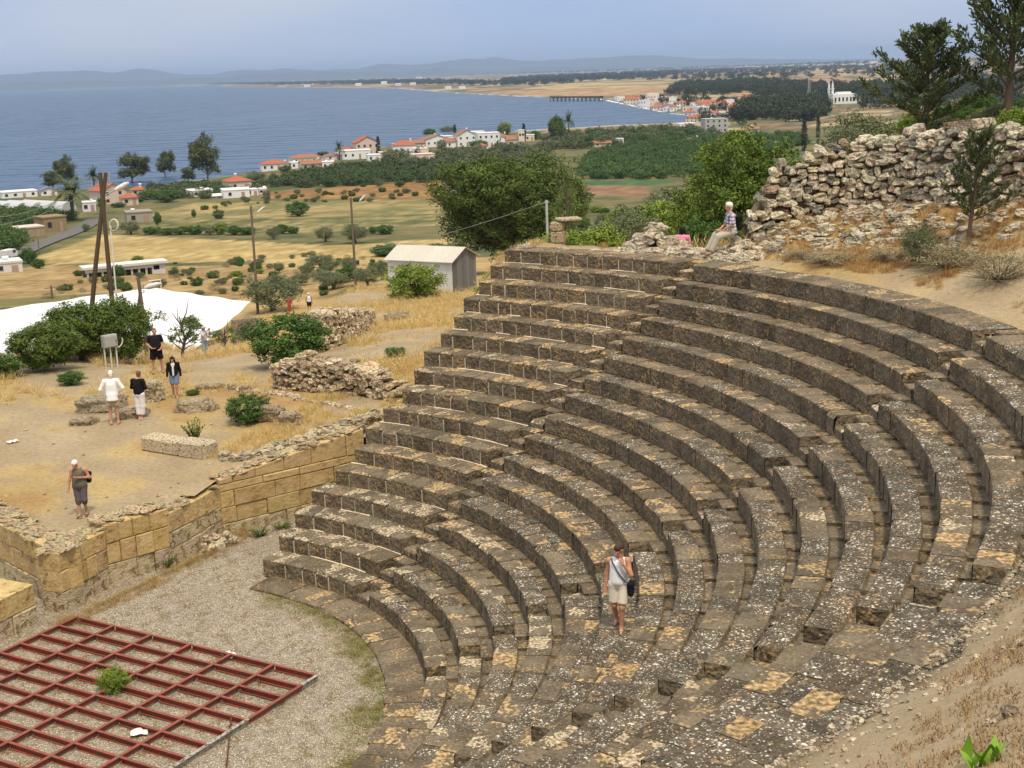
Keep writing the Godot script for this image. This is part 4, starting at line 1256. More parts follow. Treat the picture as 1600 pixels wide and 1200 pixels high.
	boulder("flat rock lying at the feet of the man in white", 133, 662, 40, 11, 0.7, Color(0.60, 0.52, 0.4), 0.1, true)
	boulder("low ledge of pale rock beside the feet of the couple", 208, 650, 46, 16, 0.8, Color(0.60, 0.54, 0.43), 0.1, true)
	boulder("small white boulder at the end of the low dry stone wall", 353, 716, 20, 12, 0.35, Color(0.68, 0.62, 0.52))
	boulder("small tan rock lying above the low line of edging stones", 384, 611, 18, 11, 0.35, Color(0.66, 0.54, 0.38))
	boulder("small grey rock lying among the edging stones on the terrace", 362, 608, 12, 10, 0.3, Color(0.6, 0.54, 0.44))
	boulder("flat stone slab set in the bare ground behind the hooded woman", 330, 607, 44, 9, 0.5, Color(0.62, 0.54, 0.42), 0.2, true)
	boulder("white stone lying in the dry grass below the big ruined wall", 1343, 376, 18, 12, 0.3, Color(0.80, 0.79, 0.77))
	boulder("round white boulder at the lower end of the big ruined wall", 1210, 393, 22, 16, 0.4, Color(0.74, 0.68, 0.58))
	boulder("tan boulder at the foot of the big ruined wall's right part", 1524, 366, 22, 14, 0.4, Color(0.6, 0.5, 0.36))
	boulder("grey stone lying in the dry grass near the bright green plant", 1578, 1116, 26, 12, 0.12, Color(0.35, 0.31, 0.27))
	boulder("flat rock poking from the dry slope above the small green bush", 622, 500, 38, 14, 1.0, Color(0.62, 0.55, 0.43), 0.2, true)
	var ed := []
	for p in [[338, 606], [400, 612], [470, 624], [560, 641]]: ed.append(hit(p[0], p[1]))
	small_stones("edging_stones", "thin line of small edging stones across the yellow grass of the terrace", ed, Vector2(0.06, 0.13), 90, 0.12, PALE)
	var rubble := []
	for p in [[372, 842], [340, 856], [322, 868]]: rubble.append(at_y(p[0], p[1], -0.17))
	var rs := thing("broken_stones", "few broken white stones piled in the corner of the golden walls", "stones")
	for i in 26:
		var p: Vector3 = rubble[0].lerp(rubble[2], rng.randf()) + Vector3(rr(-0.3, 0.1), rr(-0.05, 0.35), rr(-0.2, 0.2))
		rock_piece("stone", rs, p, Vector3(rr(0.08, 0.2), rr(0.06, 0.12), rr(0.08, 0.16)), Color(0.72, 0.65, 0.52) * rr(0.8, 1.1))
	# pebbles and chips strewn on the bare ground
	var mm := MultiMesh.new()
	mm.transform_format = MultiMesh.TRANSFORM_3D
	mm.use_colors = true
	mm.mesh = rock_mesh(3, Color(0.96, 0.96, 0.96))
	var xf := []
	for i in 9000:
		var x := rr(-30, 26)
		var z := rr(-50, 20)
		if not open_ground(x, z): continue
		var s := 0.012 + 0.05 * pow(rng.randf(), 5.0)
		xf.append(Transform3D(Basis(rvec(), rr(0, TAU)).scaled(Vector3(s, s * 0.6, s)), Vector3(x, ground(x, z) + s * 0.2, z)))
	for i in 2600:
		var turn := rr(0.12, 0.9)
		var out := 18.72 + 1.2 * pow(rng.randf(), 2.2)
		var x := out * cos(turn)
		var z := out * sin(turn)
		var s := 0.008 + 0.03 * pow(rng.randf(), 4.0)
		xf.append(Transform3D(Basis(rvec(), rr(0, TAU)).scaled(Vector3(s, s * 0.6, s)), Vector3(x, maxf(ground(x, z), H1 + 15 * RISE) + s * 0.2, z)))
	mm.instance_count = xf.size()
	for i in xf.size():
		mm.set_instance_transform(i, xf[i]); mm.set_instance_color(i, Color(0.7, 0.62, 0.5) * rr(0.55, 1.1))
	var o := MultiMeshInstance3D.new()
	o.name = "pebbles"; o.multimesh = mm
	add_child(o)
	tag(o, "pebbles and chips of stone strewn over the bare ground", "pebbles"); o.set_meta("kind", "stuff")
	# a small masonry pier with a slab on top
	var pier := thing("stone_pier", "small masonry pier with a stone slab on top among the bushes", "pier", at_depth(872, 375, 47.5))
	var pb := pier.position
	pier.position.y = ground(pb.x, pb.z)
	var topy := at_depth(872, 346, 47.5).y - pier.position.y
	var y := -0.3
	while y < topy:
		var mb := MB.new()
		mb.col = Color(0.60, 0.52, 0.38) * rr(0.8, 1.05)
		var hh := minf(0.42, topy - y)
		mb.bar(Transform3D(Basis(Vector3.UP, rr(-0.06, 0.06)), Vector3(rr(-0.04, 0.04), y + hh * 0.5, 0)), Vector3(0.46, hh - 0.015, 0.46), 0.03)
		piece("stone_block", mb, M.rock, pier)
		y += hh
	var mb := MB.new()
	mb.col = Color(0.58, 0.52, 0.42)
	mb.bar(Transform3D(Basis(Vector3.UP, 0.5), Vector3(0.35, topy + 0.08, -0.2)), Vector3(0.85, 0.1, 0.65), 0.03)
	piece("slab", mb, M.rock, pier)
# ------------------------------------------------------------------ man-made things
func facing(p: Vector3, turn := 0.0) -> float: return atan2(CAM.x - p.x, CAM.z - p.z) + turn
func shape(col: Color) -> MB:
	var mb := MB.new()
	mb.col = col
	return mb
func wooden_pole(label: String, base: Vector3, top: Vector3, r := 0.13, lamp := Vector3.ZERO, group := "") -> Node3D:
	var o := thing("utility_pole", label, "pole", base, 0, group)
	var mb := shape(Color(0.17, 0.135, 0.10))
	var t := top - base
	mb.tube([Vector3(0, -0.5, 0), t * 0.5 + Vector3(0.02, 0, 0), t], [r, r * 0.85, r * 0.7], 8)
	piece("post", mb, M.wood, o)
	for k in 3:
		mb = shape(Color(0.35, 0.33, 0.3))
		var q := t - Vector3(0, 0.15 + k * 0.28, 0)
		mb.tube([q, q + sh * 0.2, q + sh * 0.2 + Vector3(0, 0.12, 0)], [0.02, 0.02, 0.035], 6)
		piece("insulator", mb, M.metal, o)
	if lamp != Vector3.ZERO:
		var s := t - Vector3(0, metres(18, base), 0)
		var e := lamp - base
		mb = shape(Color(0.42, 0.42, 0.42))
		mb.tube([s, s.lerp(e, 0.6), e], [0.03, 0.03, 0.03], 6)
		var arm := piece("arm", mb, M.metal, o)
		mb = shape(Color(0.82, 0.83, 0.84))
		var d := (e - s).normalized()
		mb.tube([e - d * 0.1, e + d * 0.1, e + d * 0.55, e + d * 0.8], [0.05, 0.12, 0.13, 0.05], 8)
		piece("lamp_head", mb, M.paint, arm)
	return o
func wire(label: String, a: Vector3, b: Vector3, sag: float, group: String) -> void:
	var mb := shape(Color(0.35, 0.35, 0.35))
	var pts := []
	var rad := []
	for k in 13:
		var t := k / 12.0
		pts.append(a.lerp(b, t) - Vector3(0, sag * 4.0 * t * (1 - t), 0)); rad.append(0.012)
	mb.tube(pts, rad, 4)
	tag(piece(numbered("overhead_wire"), mb, M.metal, self), label, "wire", group)
func build_objects() -> void:
	var mb: MB
	# red steel grid on the orchestra floor
	var g := thing("steel_grid", "red painted steel grid lying on the gravel orchestra floor", "steel frame", Vector3(-1.36, -0.17, -4.67))
	var U := Vector3(6.78, 0, 1.89).normalized()
	var V := Vector3(-U.z, 0, U.x)
	var turn := atan2(-U.z, U.x)
	var bays := 15
	for j in bays + 1:                                    # long channels
		for k in 6:
			mb = shape(Color(1, 1, 1) * rr(0.85, 1.1))
			var c: Vector3 = U * (1.173 * (k + 0.5)) + V * (0.545 * j) + Vector3(0, 0.075, 0)
			for e in [[0.0, 0.13, 0.012], [0.06, 0.014, 0.06], [-0.06, 0.014, 0.06]]:
				mb.bar(Transform3D(Basis(Vector3.UP, turn), c + Vector3(0, e[0], 0) + V * (0.03 if e[2] > 0.03 else 0.0)), Vector3(1.10, e[1], e[2]))
			piece("beam", mb, M.steel_red, g)
	for k in 7:                                           # rails across
		for j in bays:
			var grey := k == 6 and (j == 0 or (j > 3 and j < 8))
			mb = shape(Color(0.52, 0.51, 0.48) if grey else Color(0.9, 1, 1) * rr(0.85, 1.1))
			var c: Vector3 = U * (1.173 * k) + V * (0.545 * (j + 0.5)) + Vector3(0, 0.085, 0)
			mb.bar(Transform3D(Basis(Vector3.UP, turn), c + Vector3(0, 0.055, 0)), Vector3(0.075, 0.014, 0.543))
			mb.bar(Transform3D(Basis(Vector3.UP, turn), c), Vector3(0.014, 0.10, 0.543))
			var b := piece("rail", mb, M.rock if grey else M.steel_red, g)
			if grey: b.set_meta("label", "pale grey weathered length of rail")
	var rp := at_y(362, 1130, -0.17)
	g = thing("rusty_rod", "thin rusty rod leaning at the edge of the red steel grid", "rod", Vector3(rp.x, -0.17, rp.z))
	mb = shape(Color(0.13, 0.07, 0.045))
	var foot := at_y(352, 1215, -0.17) - g.position
	var pts := []
	var rad := []
	for k in 15:
		var t := k / 14.0
		pts.append(Vector3(0, 0.16, 0).lerp(foot + Vector3(0, 0.02, 0), t) + Vector3(rr(-0.01, 0.01), 0, rr(-0.01, 0.01))); rad.append(0.012 + 0.009 * (k % 2))
	mb.tube(pts, rad, 6)
	piece("rod", mb, M.wood, g)
	for q in [[218, 1148, "crumpled white plastic scrap lying inside the red steel grid"], [360, 1026, "small white scrap lying near the far edge of the red steel grid"], [1268, 407, "torn white bag lying on the dry path below the ruined wall"], [20, 692, "pale flat scrap of paper lying on the bare terrace"]]:
		var p: Vector3 = at_y(q[0], q[1], -0.16) if q[1] > 1000 else hit(q[0], q[1])
		mb = shape(Color(0.85, 0.86, 0.88))
		var n := 5
		var hs := []
		for i in 36: hs.append(rr(0.005, 0.07))
		for i in n:
			for j in n:
				var o := Vector3(-0.16 + i * 0.065, 0, -0.1 + j * 0.045)
				mb.quad(o + Vector3(0, hs[i * 6 + j], 0), o + Vector3(0.065, hs[i * 6 + 6 + j], 0), o + Vector3(0.065, hs[i * 6 + 7 + j], 0.045), o + Vector3(0, hs[i * 6 + 1 + j], 0.045))
		var o := piece(numbered("litter"), mb, M.paint, self)
		o.position = p + Vector3(0, 0.02, 0); o.rotation.y = rr(0, TAU)
		tag(o, q[2], "litter")
	# white shed with a weathered gable
	var p := hit(677, 454)
	g = thing("shed", "small white shed with a low pitched roof and grey weathered gable", "shed", p, facing(p, -0.56))
	var L := metres(98, p) / cos(0.56)
	var D := 3.4
	var Hw := metres(53, p)
	var rise := 0.75
	var boards := 12
	for k in boards:
		mb = shape(Color(0.80, 0.81, 0.82) * rr(0.96, 1.03))
		mb.bar(Transform3D(Basis(), Vector3(-L / 2 + L / boards * (k + 0.5), Hw / 2 - 0.2, D / 2)), Vector3(L / boards - 0.006, Hw + 0.4, 0.05))
		piece("wall_panel", mb, M.paint, g)
	for sx in [-1.0, 1.0]:
		for k in 10:
			var z0 := -D / 2 + 0.026 + (D - 0.052) / 10.0 * k
			var z1 := z0 + (D - 0.052) / 10.0 - 0.008
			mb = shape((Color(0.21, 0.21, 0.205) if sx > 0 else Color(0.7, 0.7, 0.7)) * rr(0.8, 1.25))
			var h0 := Hw + rise * (1.0 - absf(z0) / (D / 2)) - 0.03
			var h1 := Hw + rise * (1.0 - absf(z1) / (D / 2)) - 0.03
			var x: float = sx * L / 2
			var a := [Vector3(x, -0.4, z0), Vector3(x, h0, z0), Vector3(x, h1, z1), Vector3(x, -0.4, z1)]
			var off := Vector3(-sx * 0.05, 0, 0)
			if sx > 0: mb.quad(a[3], a[2], a[1], a[0])
			else: mb.quad(a[0], a[1], a[2], a[3])
			mb.quad(a[1] + off, a[1], a[2], a[2] + off) 
			piece("gable_board", mb, M.wood, g)
	mb = shape(Color(0.66, 0.66, 0.64))
	mb.box(Vector3(-L / 2, -0.4, -D / 2), Vector3(L / 2, Hw, -D / 2 + 0.05))
	piece("back_wall", mb, M.paint, g)
	for s in [-1.0, 1.0]:
		for k in 7:
			mb = shape(Color(0.66, 0.63, 0.56) * rr(0.93, 1.05))
			var x0 := -L / 2 - 0.2 + (L + 0.4) / 7.0 * k
			var x1 := x0 + (L + 0.4) / 7.0 - 0.006
			var e := Vector3(0, Hw - 0.09, s * (D / 2 + 0.25))
			var r := Vector3(0, Hw + rise + 0.02, s * 0.004)
			var q := [Vector3(x0, e.y, e.z), Vector3(x0, r.y, r.z), Vector3(x1, r.y, r.z), Vector3(x1, e.y, e.z)]
			var up_ := Vector3(0, 0.045, 0)
			if s > 0: mb.quad(q[0] + up_, q[1] + up_, q[2] + up_, q[3] + up_)
			else: mb.quad(q[3] + up_, q[2] + up_, q[1] + up_, q[0] + up_)
			mb.quad(q[3], q[2], q[1], q[0]); mb.quad(q[0], q[0] + up_, q[3] + up_, q[3])
			mb.quad(q[0], q[1], q[1] + up_, q[0] + up_); mb.quad(q[3] + up_, q[2] + up_, q[2], q[3])
			piece("roof_sheet", mb, M.paint, g)
	# the broad white shelter roof below the terrace
	var y := -4.9
	var R := at_y(240, 450, y)
	g = thing("shelter_roof", "broad white fabric shelter roof on posts, below the dry terrace", "shelter", R)
	var c10 := at_y(392, 472, y) - R
	var c01 := at_y(-260, 518, y) - R
	var c11 := at_y(235, 610, y) - R
	var bays2 := 9
	var sheet := func(u: float, v: float) -> Vector3: return (c10 * u).lerp(c01.lerp(c11, u), v) + Vector3(0, 0.05 * sin(v * 34.0) + 0.04 * sin(u * 21.0 + v * 9.0), 0)
	for k in bays2:
		mb = shape(Color(1, 1, 1) * rr(0.95, 1.03))
		for i in 24:
			for jj in 3:
				var u0 := (k + jj / 3.0) / bays2
				var u1 := (k + (jj + 1) / 3.0) / bays2 - (0.0015 if jj == 2 else 0.0)
				mb.quad(sheet.call(u0, i / 24.0), sheet.call(u0, (i + 1) / 24.0), sheet.call(u1, (i + 1) / 24.0), sheet.call(u1, i / 24.0))
		piece("roof_panel", mb, M.fabric_roof, g)
	for i in 6:
		mb = shape(Color(0.6, 0.6, 0.62))
		var q: Vector3 = sheet.call(0.01, 0.02 + 0.19 * i)
		mb.tube([q + Vector3(0, -5.5, 0), q + Vector3(0, -0.02, 0)], [0.1, 0.1], 6)
		piece("post", mb, M.metal, g)
	# long low derelict building in the field
	p = hit(195, 430)
	g = thing("low_building", "long low white derelict building in the dry field behind the shelter", "building", p, facing(p, 0.18))
	L = metres(122, p); Hw = metres(18, p); D = 2.6
	mb = shape(Color(0.76, 0.76, 0.76))
	mb.box(Vector3(-L / 2 - 0.4, Hw - 0.25, -D / 2 - 0.4), Vector3(L / 2 + 0.4, Hw + 0.12, D / 2 + 0.4))
	piece("roof", mb, M.paint, g)
	mb = shape(Color(0.72, 0.72, 0.72))
	mb.box(Vector3(L * 0.33, -0.5, -D / 2), Vector3(L / 2, Hw - 0.25, D / 2))
	piece("end_room", mb, M.paint, g)
	mb = shape(Color(0.74, 0.74, 0.74))
	mb.box(Vector3(-L / 2, Hw * 0.55, D / 2 - 0.25), Vector3(L * 0.33, Hw - 0.25, D / 2))
	piece("upper_wall", mb, M.paint, g)
	mb = shape(Color(0.28, 0.2, 0.15))
	mb.box(Vector3(-L / 2, -0.5, -D / 2), Vector3(L * 0.33, Hw - 0.25, -D / 2 + 0.3))
	piece("back_wall", mb, M.wood, g)
	for k in 9:
		mb = shape(Color(0.6, 0.58, 0.56))
		var x := -L / 2 + 0.2 + L * 0.82 / 9.0 * k
		mb.box(Vector3(x, -0.5, D / 2 - 0.22), Vector3(x + 0.3, Hw * 0.55, D / 2 - 0.02))
		piece("pier", mb, M.paint, g)
	mb = shape(Color(0.05, 0.05, 0.06))
	mb.box(Vector3(L * 0.35, Hw * 0.35, D / 2 + 0.002), Vector3(L * 0.35 + 0.9, Hw * 0.7, D / 2 + 0.03))
	piece("window", mb, M.glass, g)
	# the double pole
	var ba := hit(134, 556)
	var dep := (ba - CAM).dot(fw)
	var apex := at_depth(160, 270, dep)
	var bb := at_depth(184, 566, dep)
	bb.y = ground(bb.x, bb.z)
	g = thing("double_pole", "tall pair of leaning wooden poles joined at the top, with a coil of cable", "pole", ba)
	for e in [[ba, apex + rt * 0.15], [bb, apex - rt * 0.1]]:
		mb = shape(Color(0.10, 0.075, 0.05))
		mb.tube([e[0] - ba - Vector3(0, 0.4, 0), (e[0] + e[1]) * 0.5 - ba, e[1] - ba], [0.115, 0.10, 0.08], 9)
		piece("pole", mb, M.wood, g)
	mb = shape(Color(0.70, 0.70, 0.70))
	mb.tube([bb - ba + rt * 0.2, (apex - bb) * 0.45 + bb - ba + rt * 0.17, (apex - bb) * 0.72 + bb - ba + rt * 0.16], [0.035, 0.035, 0.035], 6)
	piece("cable_pipe", mb, M.paint, g)
	mb = shape(Color(0.72, 0.72, 0.70))
	var cc := at_depth(178, 352, dep) - ba
	for t in 3:
		pts = []; rad = []
		for k in 17:
			var w := TAU * k / 16
			pts.append(cc + (rt * cos(w) * 0.2 + up * sin(w) * 0.28) * (1.0 - t * 0.06) - fw * 0.03 * t); rad.append(0.016)
		mb.tube(pts, rad, 5, false)
	piece("cable_coil", mb, M.paint, g)
	mb = shape(Color(0.42, 0.42, 0.42))
	var ls := at_depth(165, 305, dep) - ba
	var le := at_depth(180, 297, dep) - ba
	mb.tube([ls, le], [0.03, 0.03], 6)
	var arm := piece("arm", mb, M.metal, g)
	mb = shape(Color(0.82, 0.83, 0.84))
	var ld := (le - ls).normalized()
	mb.tube([le, le + ld * 0.12, le + ld * 0.5, le + ld * 0.68], [0.05, 0.11, 0.12, 0.05], 8)
	piece("lamp_head", mb, M.paint, arm)
	for k in 4:
		mb = shape(Color(0.5, 0.48, 0.45))
		var q := apex - ba - Vector3(0, 0.1 + k * 0.22, 0)
		mb.tube([q, q + rt * 0.3, q + rt * 0.3 + Vector3(0, 0.12, 0)], [0.02, 0.02, 0.035], 6)
		piece("insulator", mb, M.metal, g)
	var b2 := hit(403, 491)
	var t2 := at_depth(392, 322, (b2 - CAM).dot(fw))
	wooden_pole("wooden street lamp pole standing behind the carved panel and the round bush", b2, t2, 0.14, at_depth(404, 331, (b2 - CAM).dot(fw)), "street lamp poles")
	var b3 := hit(556, 450)
	var t3 := at_depth(548, 309, (b3 - CAM).dot(fw))
	var q3 := wooden_pole("wooden street lamp pole standing beside the white shed", b3, t3, 0.14, at_depth(563, 313, (b3 - CAM).dot(fw)), "street lamp poles")
	mb = shape(Color(0.07, 0.065, 0.06))
	var mbx := at_depth(559, 410, (b3 - CAM).dot(fw)) - b3
	mb.bar(Transform3D(Basis(Vector3.UP, facing(b3)), mbx), Vector3(0.32, 0.45, 0.2), 0.02)
	piece("meter_box", mb, M.paint, q3)
	var d4 := 62.0
	var b4 := at_depth(228, 533, d4)
	b4.y = ground(b4.x, b4.z)
	var t4 := at_depth(216, 434, d4)
	var q4 := wooden_pole("dark braced lamp pole standing between the pine and the sparse tree", b4, t4, 0.11, at_depth(229, 449, d4), "street lamp poles")
	mb = shape(Color(0.15, 0.12, 0.09))
	var br := at_depth(206, 500, d4) - b4
	mb.tube([(t4 - b4) * 0.8, br - Vector3(0, 1.2, 0)], [0.07, 0.09], 7)
	piece("brace", mb, M.wood, q4)
	for q in [[82, 467, 446, "short wooden pole standing in the dry brown field"], [62, 398, 372, "thin street pole beside the asphalt road through the fields"]]:
		var b := hit(q[0], q[1])
		var o := thing("field_pole", q[3], "pole", b)
		mb = shape(Color(0.2, 0.16, 0.12))
		var hh := metres(q[1] - q[2], b)
		mb.tube([Vector3(0, -0.4, 0), Vector3(0, hh, 0)], [0.13, 0.1], 7)
		piece("post", mb, M.wood, o)
		mb = shape(Color(0.3, 0.27, 0.24))
		mb.bar(Transform3D(Basis(Vector3.UP, facing(b)), Vector3(0, hh - 0.25, 0)), Vector3(1.4 if q[0] == 82 else 0.5, 0.12, 0.12))
		piece("crossarm", mb, M.wood, o)
	# small white post among the bushes
	var d5 := 52.0
	var b5 := at_depth(855, 352, d5)
	b5.y = ground(b5.x, b5.z)
	g = thing("service_post", "short white post with a wire, standing before the big pine", "post", b5)
	mb = shape(Color(0.62, 0.62, 0.60))
	var h5 := at_depth(855, 312, d5).y - b5.y
	mb.tube([Vector3(0, -0.3, 0), Vector3(0, h5, 0)], [0.05, 0.05], 8)
	piece("post", mb, M.paint, g)
	mb = shape(Color(0.4, 0.4, 0.4))
	mb.bar(Transform3D(Basis(), Vector3(0, h5 - 0.08, 0)), Vector3(0.2, 0.06, 0.06), 0.01)
	piece("bracket", mb, M.metal, g)
	wire("thin wire slung from the white post past the big pine", b5 + Vector3(0, h5 - 0.05, 0), at_depth(560, 392, 92.0), 0.3, "overhead wires")
	wire("thin wire slung between the two street lamp poles beyond the terrace", t2 - Vector3(0, 0.3, 0), t3 - Vector3(0, 0.3, 0), 0.5, "overhead wires")
	for k in 2:
		wire("thin wire running from the double pole out over the coast", apex - Vector3(0, 0.2 + k * 0.2, 0), at_depth(-60, 335 + k * 14, dep * 1.6), 0.8, "overhead wires")
	wire("thin wire running from the double pole to the nearer street lamp pole", apex - Vector3(0, 0.3, 0), t2 - Vector3(0, 0.15, 0), 1.0, "overhead wires")
	# meter cabinet on posts
	var cb := hit(175, 574)
	g = thing("meter_cabinet", "grey metal cabinet on three white posts in front of the pines", "cabinet", cb, facing(cb, 0.5))
	var cw := metres(24, cb)
	var ch := metres(20, cb)
	var cy := metres(32, cb)
	for k in 3:
		mb = shape(Color(0.74, 0.74, 0.72))
		mb.tube([Vector3(cw * (k * 0.42 - 0.42), -0.3, 0), Vector3(cw * (k * 0.42 - 0.42), cy + 0.02, 0)], [0.035, 0.035], 7)
		piece("post", mb, M.paint, g)
	mb = shape(Color(0.42, 0.43, 0.43))
	mb.bar(Transform3D(Basis(), Vector3(0, cy + ch / 2, 0)), Vector3(cw, ch, 0.24), 0.02)
	piece("box", mb, M.metal, g)
	mb = shape(Color(0.46, 0.47, 0.47))
	mb.bar(Transform3D(Basis(), Vector3(0, cy + ch / 2, 0.13)), Vector3(cw * 0.86, ch * 0.84, 0.03), 0.01)
	var dr := piece("door", mb, M.metal, g)
	mb = shape(Color(0.15, 0.15, 0.15))
	mb.bar(Transform3D(Basis(), Vector3(cw * 0.34, cy + ch / 2, 0.155)), Vector3(0.03, 0.1, 0.03))
	piece("handle", mb, M.metal, dr)
	mb = shape(Color(0.66, 0.66, 0.65))
	pts = []; rad = []
	for k in 9:
		var w := -PI / 2 + PI * 0.6 * k / 8
		pts.append(Vector3(cw * 0.5 + cos(w) * 0.28, cy + ch * 0.4 + sin(w) * 0.28, 0)); rad.append(0.03)
	mb.tube(pts, rad, 6)
	piece("conduit", mb, M.paint, g)
	# grey slab with a round carved emblem
	var sp := hit(384, 537)
	g = thing("emblem_slab", "grey stone slab with a round carved emblem, beside the round bush", "slab", sp, facing(sp, 0.35))
	var sw := metres(38, sp) / cos(0.35)
	var shh := metres(40, sp)
	mb = shape(Color(0.40, 0.36, 0.29))
	mb.bar(Transform3D(Basis(), Vector3(0, shh / 2 - 0.1, 0)), Vector3(sw, shh + 0.2, 0.16), 0.02)
	piece("slab", mb, M.rock, g)
	for e in [[0.36, 0.028], [0.24, 0.02]]:
		mb = shape(Color(0.24, 0.215, 0.18))
		pts = []; rad = []
		for k in 25:
			var w := TAU * k / 24
			pts.append(Vector3(cos(w) * shh * e[0], shh * 0.5 + sin(w) * shh * e[0], 0.085)); rad.append(e[1])
		mb.tube(pts, rad, 6, false)
		piece("ring", mb, M.rock, g)
	for k in 4:
		mb = shape(Color(0.26, 0.23, 0.19))
		var w := 0.6 + k * 0.9
		mb.bar(Transform3D(Basis(Vector3(0, 0, 1), w), Vector3(cos(w) * shh * 0.1, shh * 0.5 + sin(w) * shh * 0.1, 0.085)), Vector3(shh * 0.26, 0.035, 0.04), 0.01)
		piece("carved_figure", mb, M.rock, g)
	# goal frame and van
	for q in [[22, 424, 20, 12, "white goal frame standing beside the flat shed in the field"], [243, 452, 18, 14, "white goal frame standing behind the shelter roof"]]:
		p = hit(q[0], q[1])
		g = thing("goal_frame", q[4], "goal", p, facing(p, 0.3))
		var w := metres(q[2], p)
		var h := metres(q[3], p)
		mb = shape(Color(0.75, 0.75, 0.75))
		mb.tube([Vector3(-w / 2, -0.3, 0), Vector3(-w / 2, h, 0)], [0.08, 0.08], 6); piece("upright", mb, M.paint, g)
		mb = shape(Color(0.75, 0.75, 0.75))
		mb.tube([Vector3(w / 2, -0.3, 0), Vector3(w / 2, h, 0)], [0.08, 0.08], 6); piece("upright", mb, M.paint, g)
		mb = shape(Color(0.75, 0.75, 0.75))
		mb.tube([Vector3(-w / 2 - 0.08, h, 0), Vector3(w / 2 + 0.08, h, 0)], [0.08, 0.08], 6); piece("crossbar", mb, M.paint, g)
	p = hit(17, 404)
	g = thing("parked_van", "white van parked beside the asphalt road through the fields", "van", p, facing(p, 0.9))
	mb = shape(Color(0.8, 0.8, 0.8))
	var prof := [Vector2(-2.2, 0.45), Vector2(-2.2, 1.9), Vector2(0.6, 1.95), Vector2(1.25, 1.2), Vector2(2.2, 1.05), Vector2(2.25, 0.45)]
	for i in prof.size():
		var a: Vector2 = prof[i]
		var b: Vector2 = prof[(i + 1) % prof.size()]
		mb.quad(Vector3(a.x, a.y, -0.9), Vector3(a.x, a.y, 0.9), Vector3(b.x, b.y, 0.9), Vector3(b.x, b.y, -0.9))
	for s in [-0.9, 0.9]:
		for i in range(1, prof.size() - 1): mb.tri(Vector3(prof[0].x, prof[0].y, s), Vector3(prof[i].x, prof[i].y, s), Vector3(prof[i + 1].x, prof[i + 1].y, s))
	piece("body", mb, M.paint, g)
	for s in [-0.91, 0.91]:
		mb = shape(Color(1, 1, 1))
		mb.box(Vector3(-0.3, 1.2, s - 0.01), Vector3(0.6, 1.75, s + 0.01)); piece("side_window", mb, M.glass, g)
		for x in [-1.4, 1.4]:
			mb = shape(Color(0.03, 0.03, 0.03))
			mb.tube([Vector3(x, 0.33, s * 0.8), Vector3(x, 0.33, s * 1.02)], [0.33, 0.33], 12); piece("wheel", mb, M.paint, g)
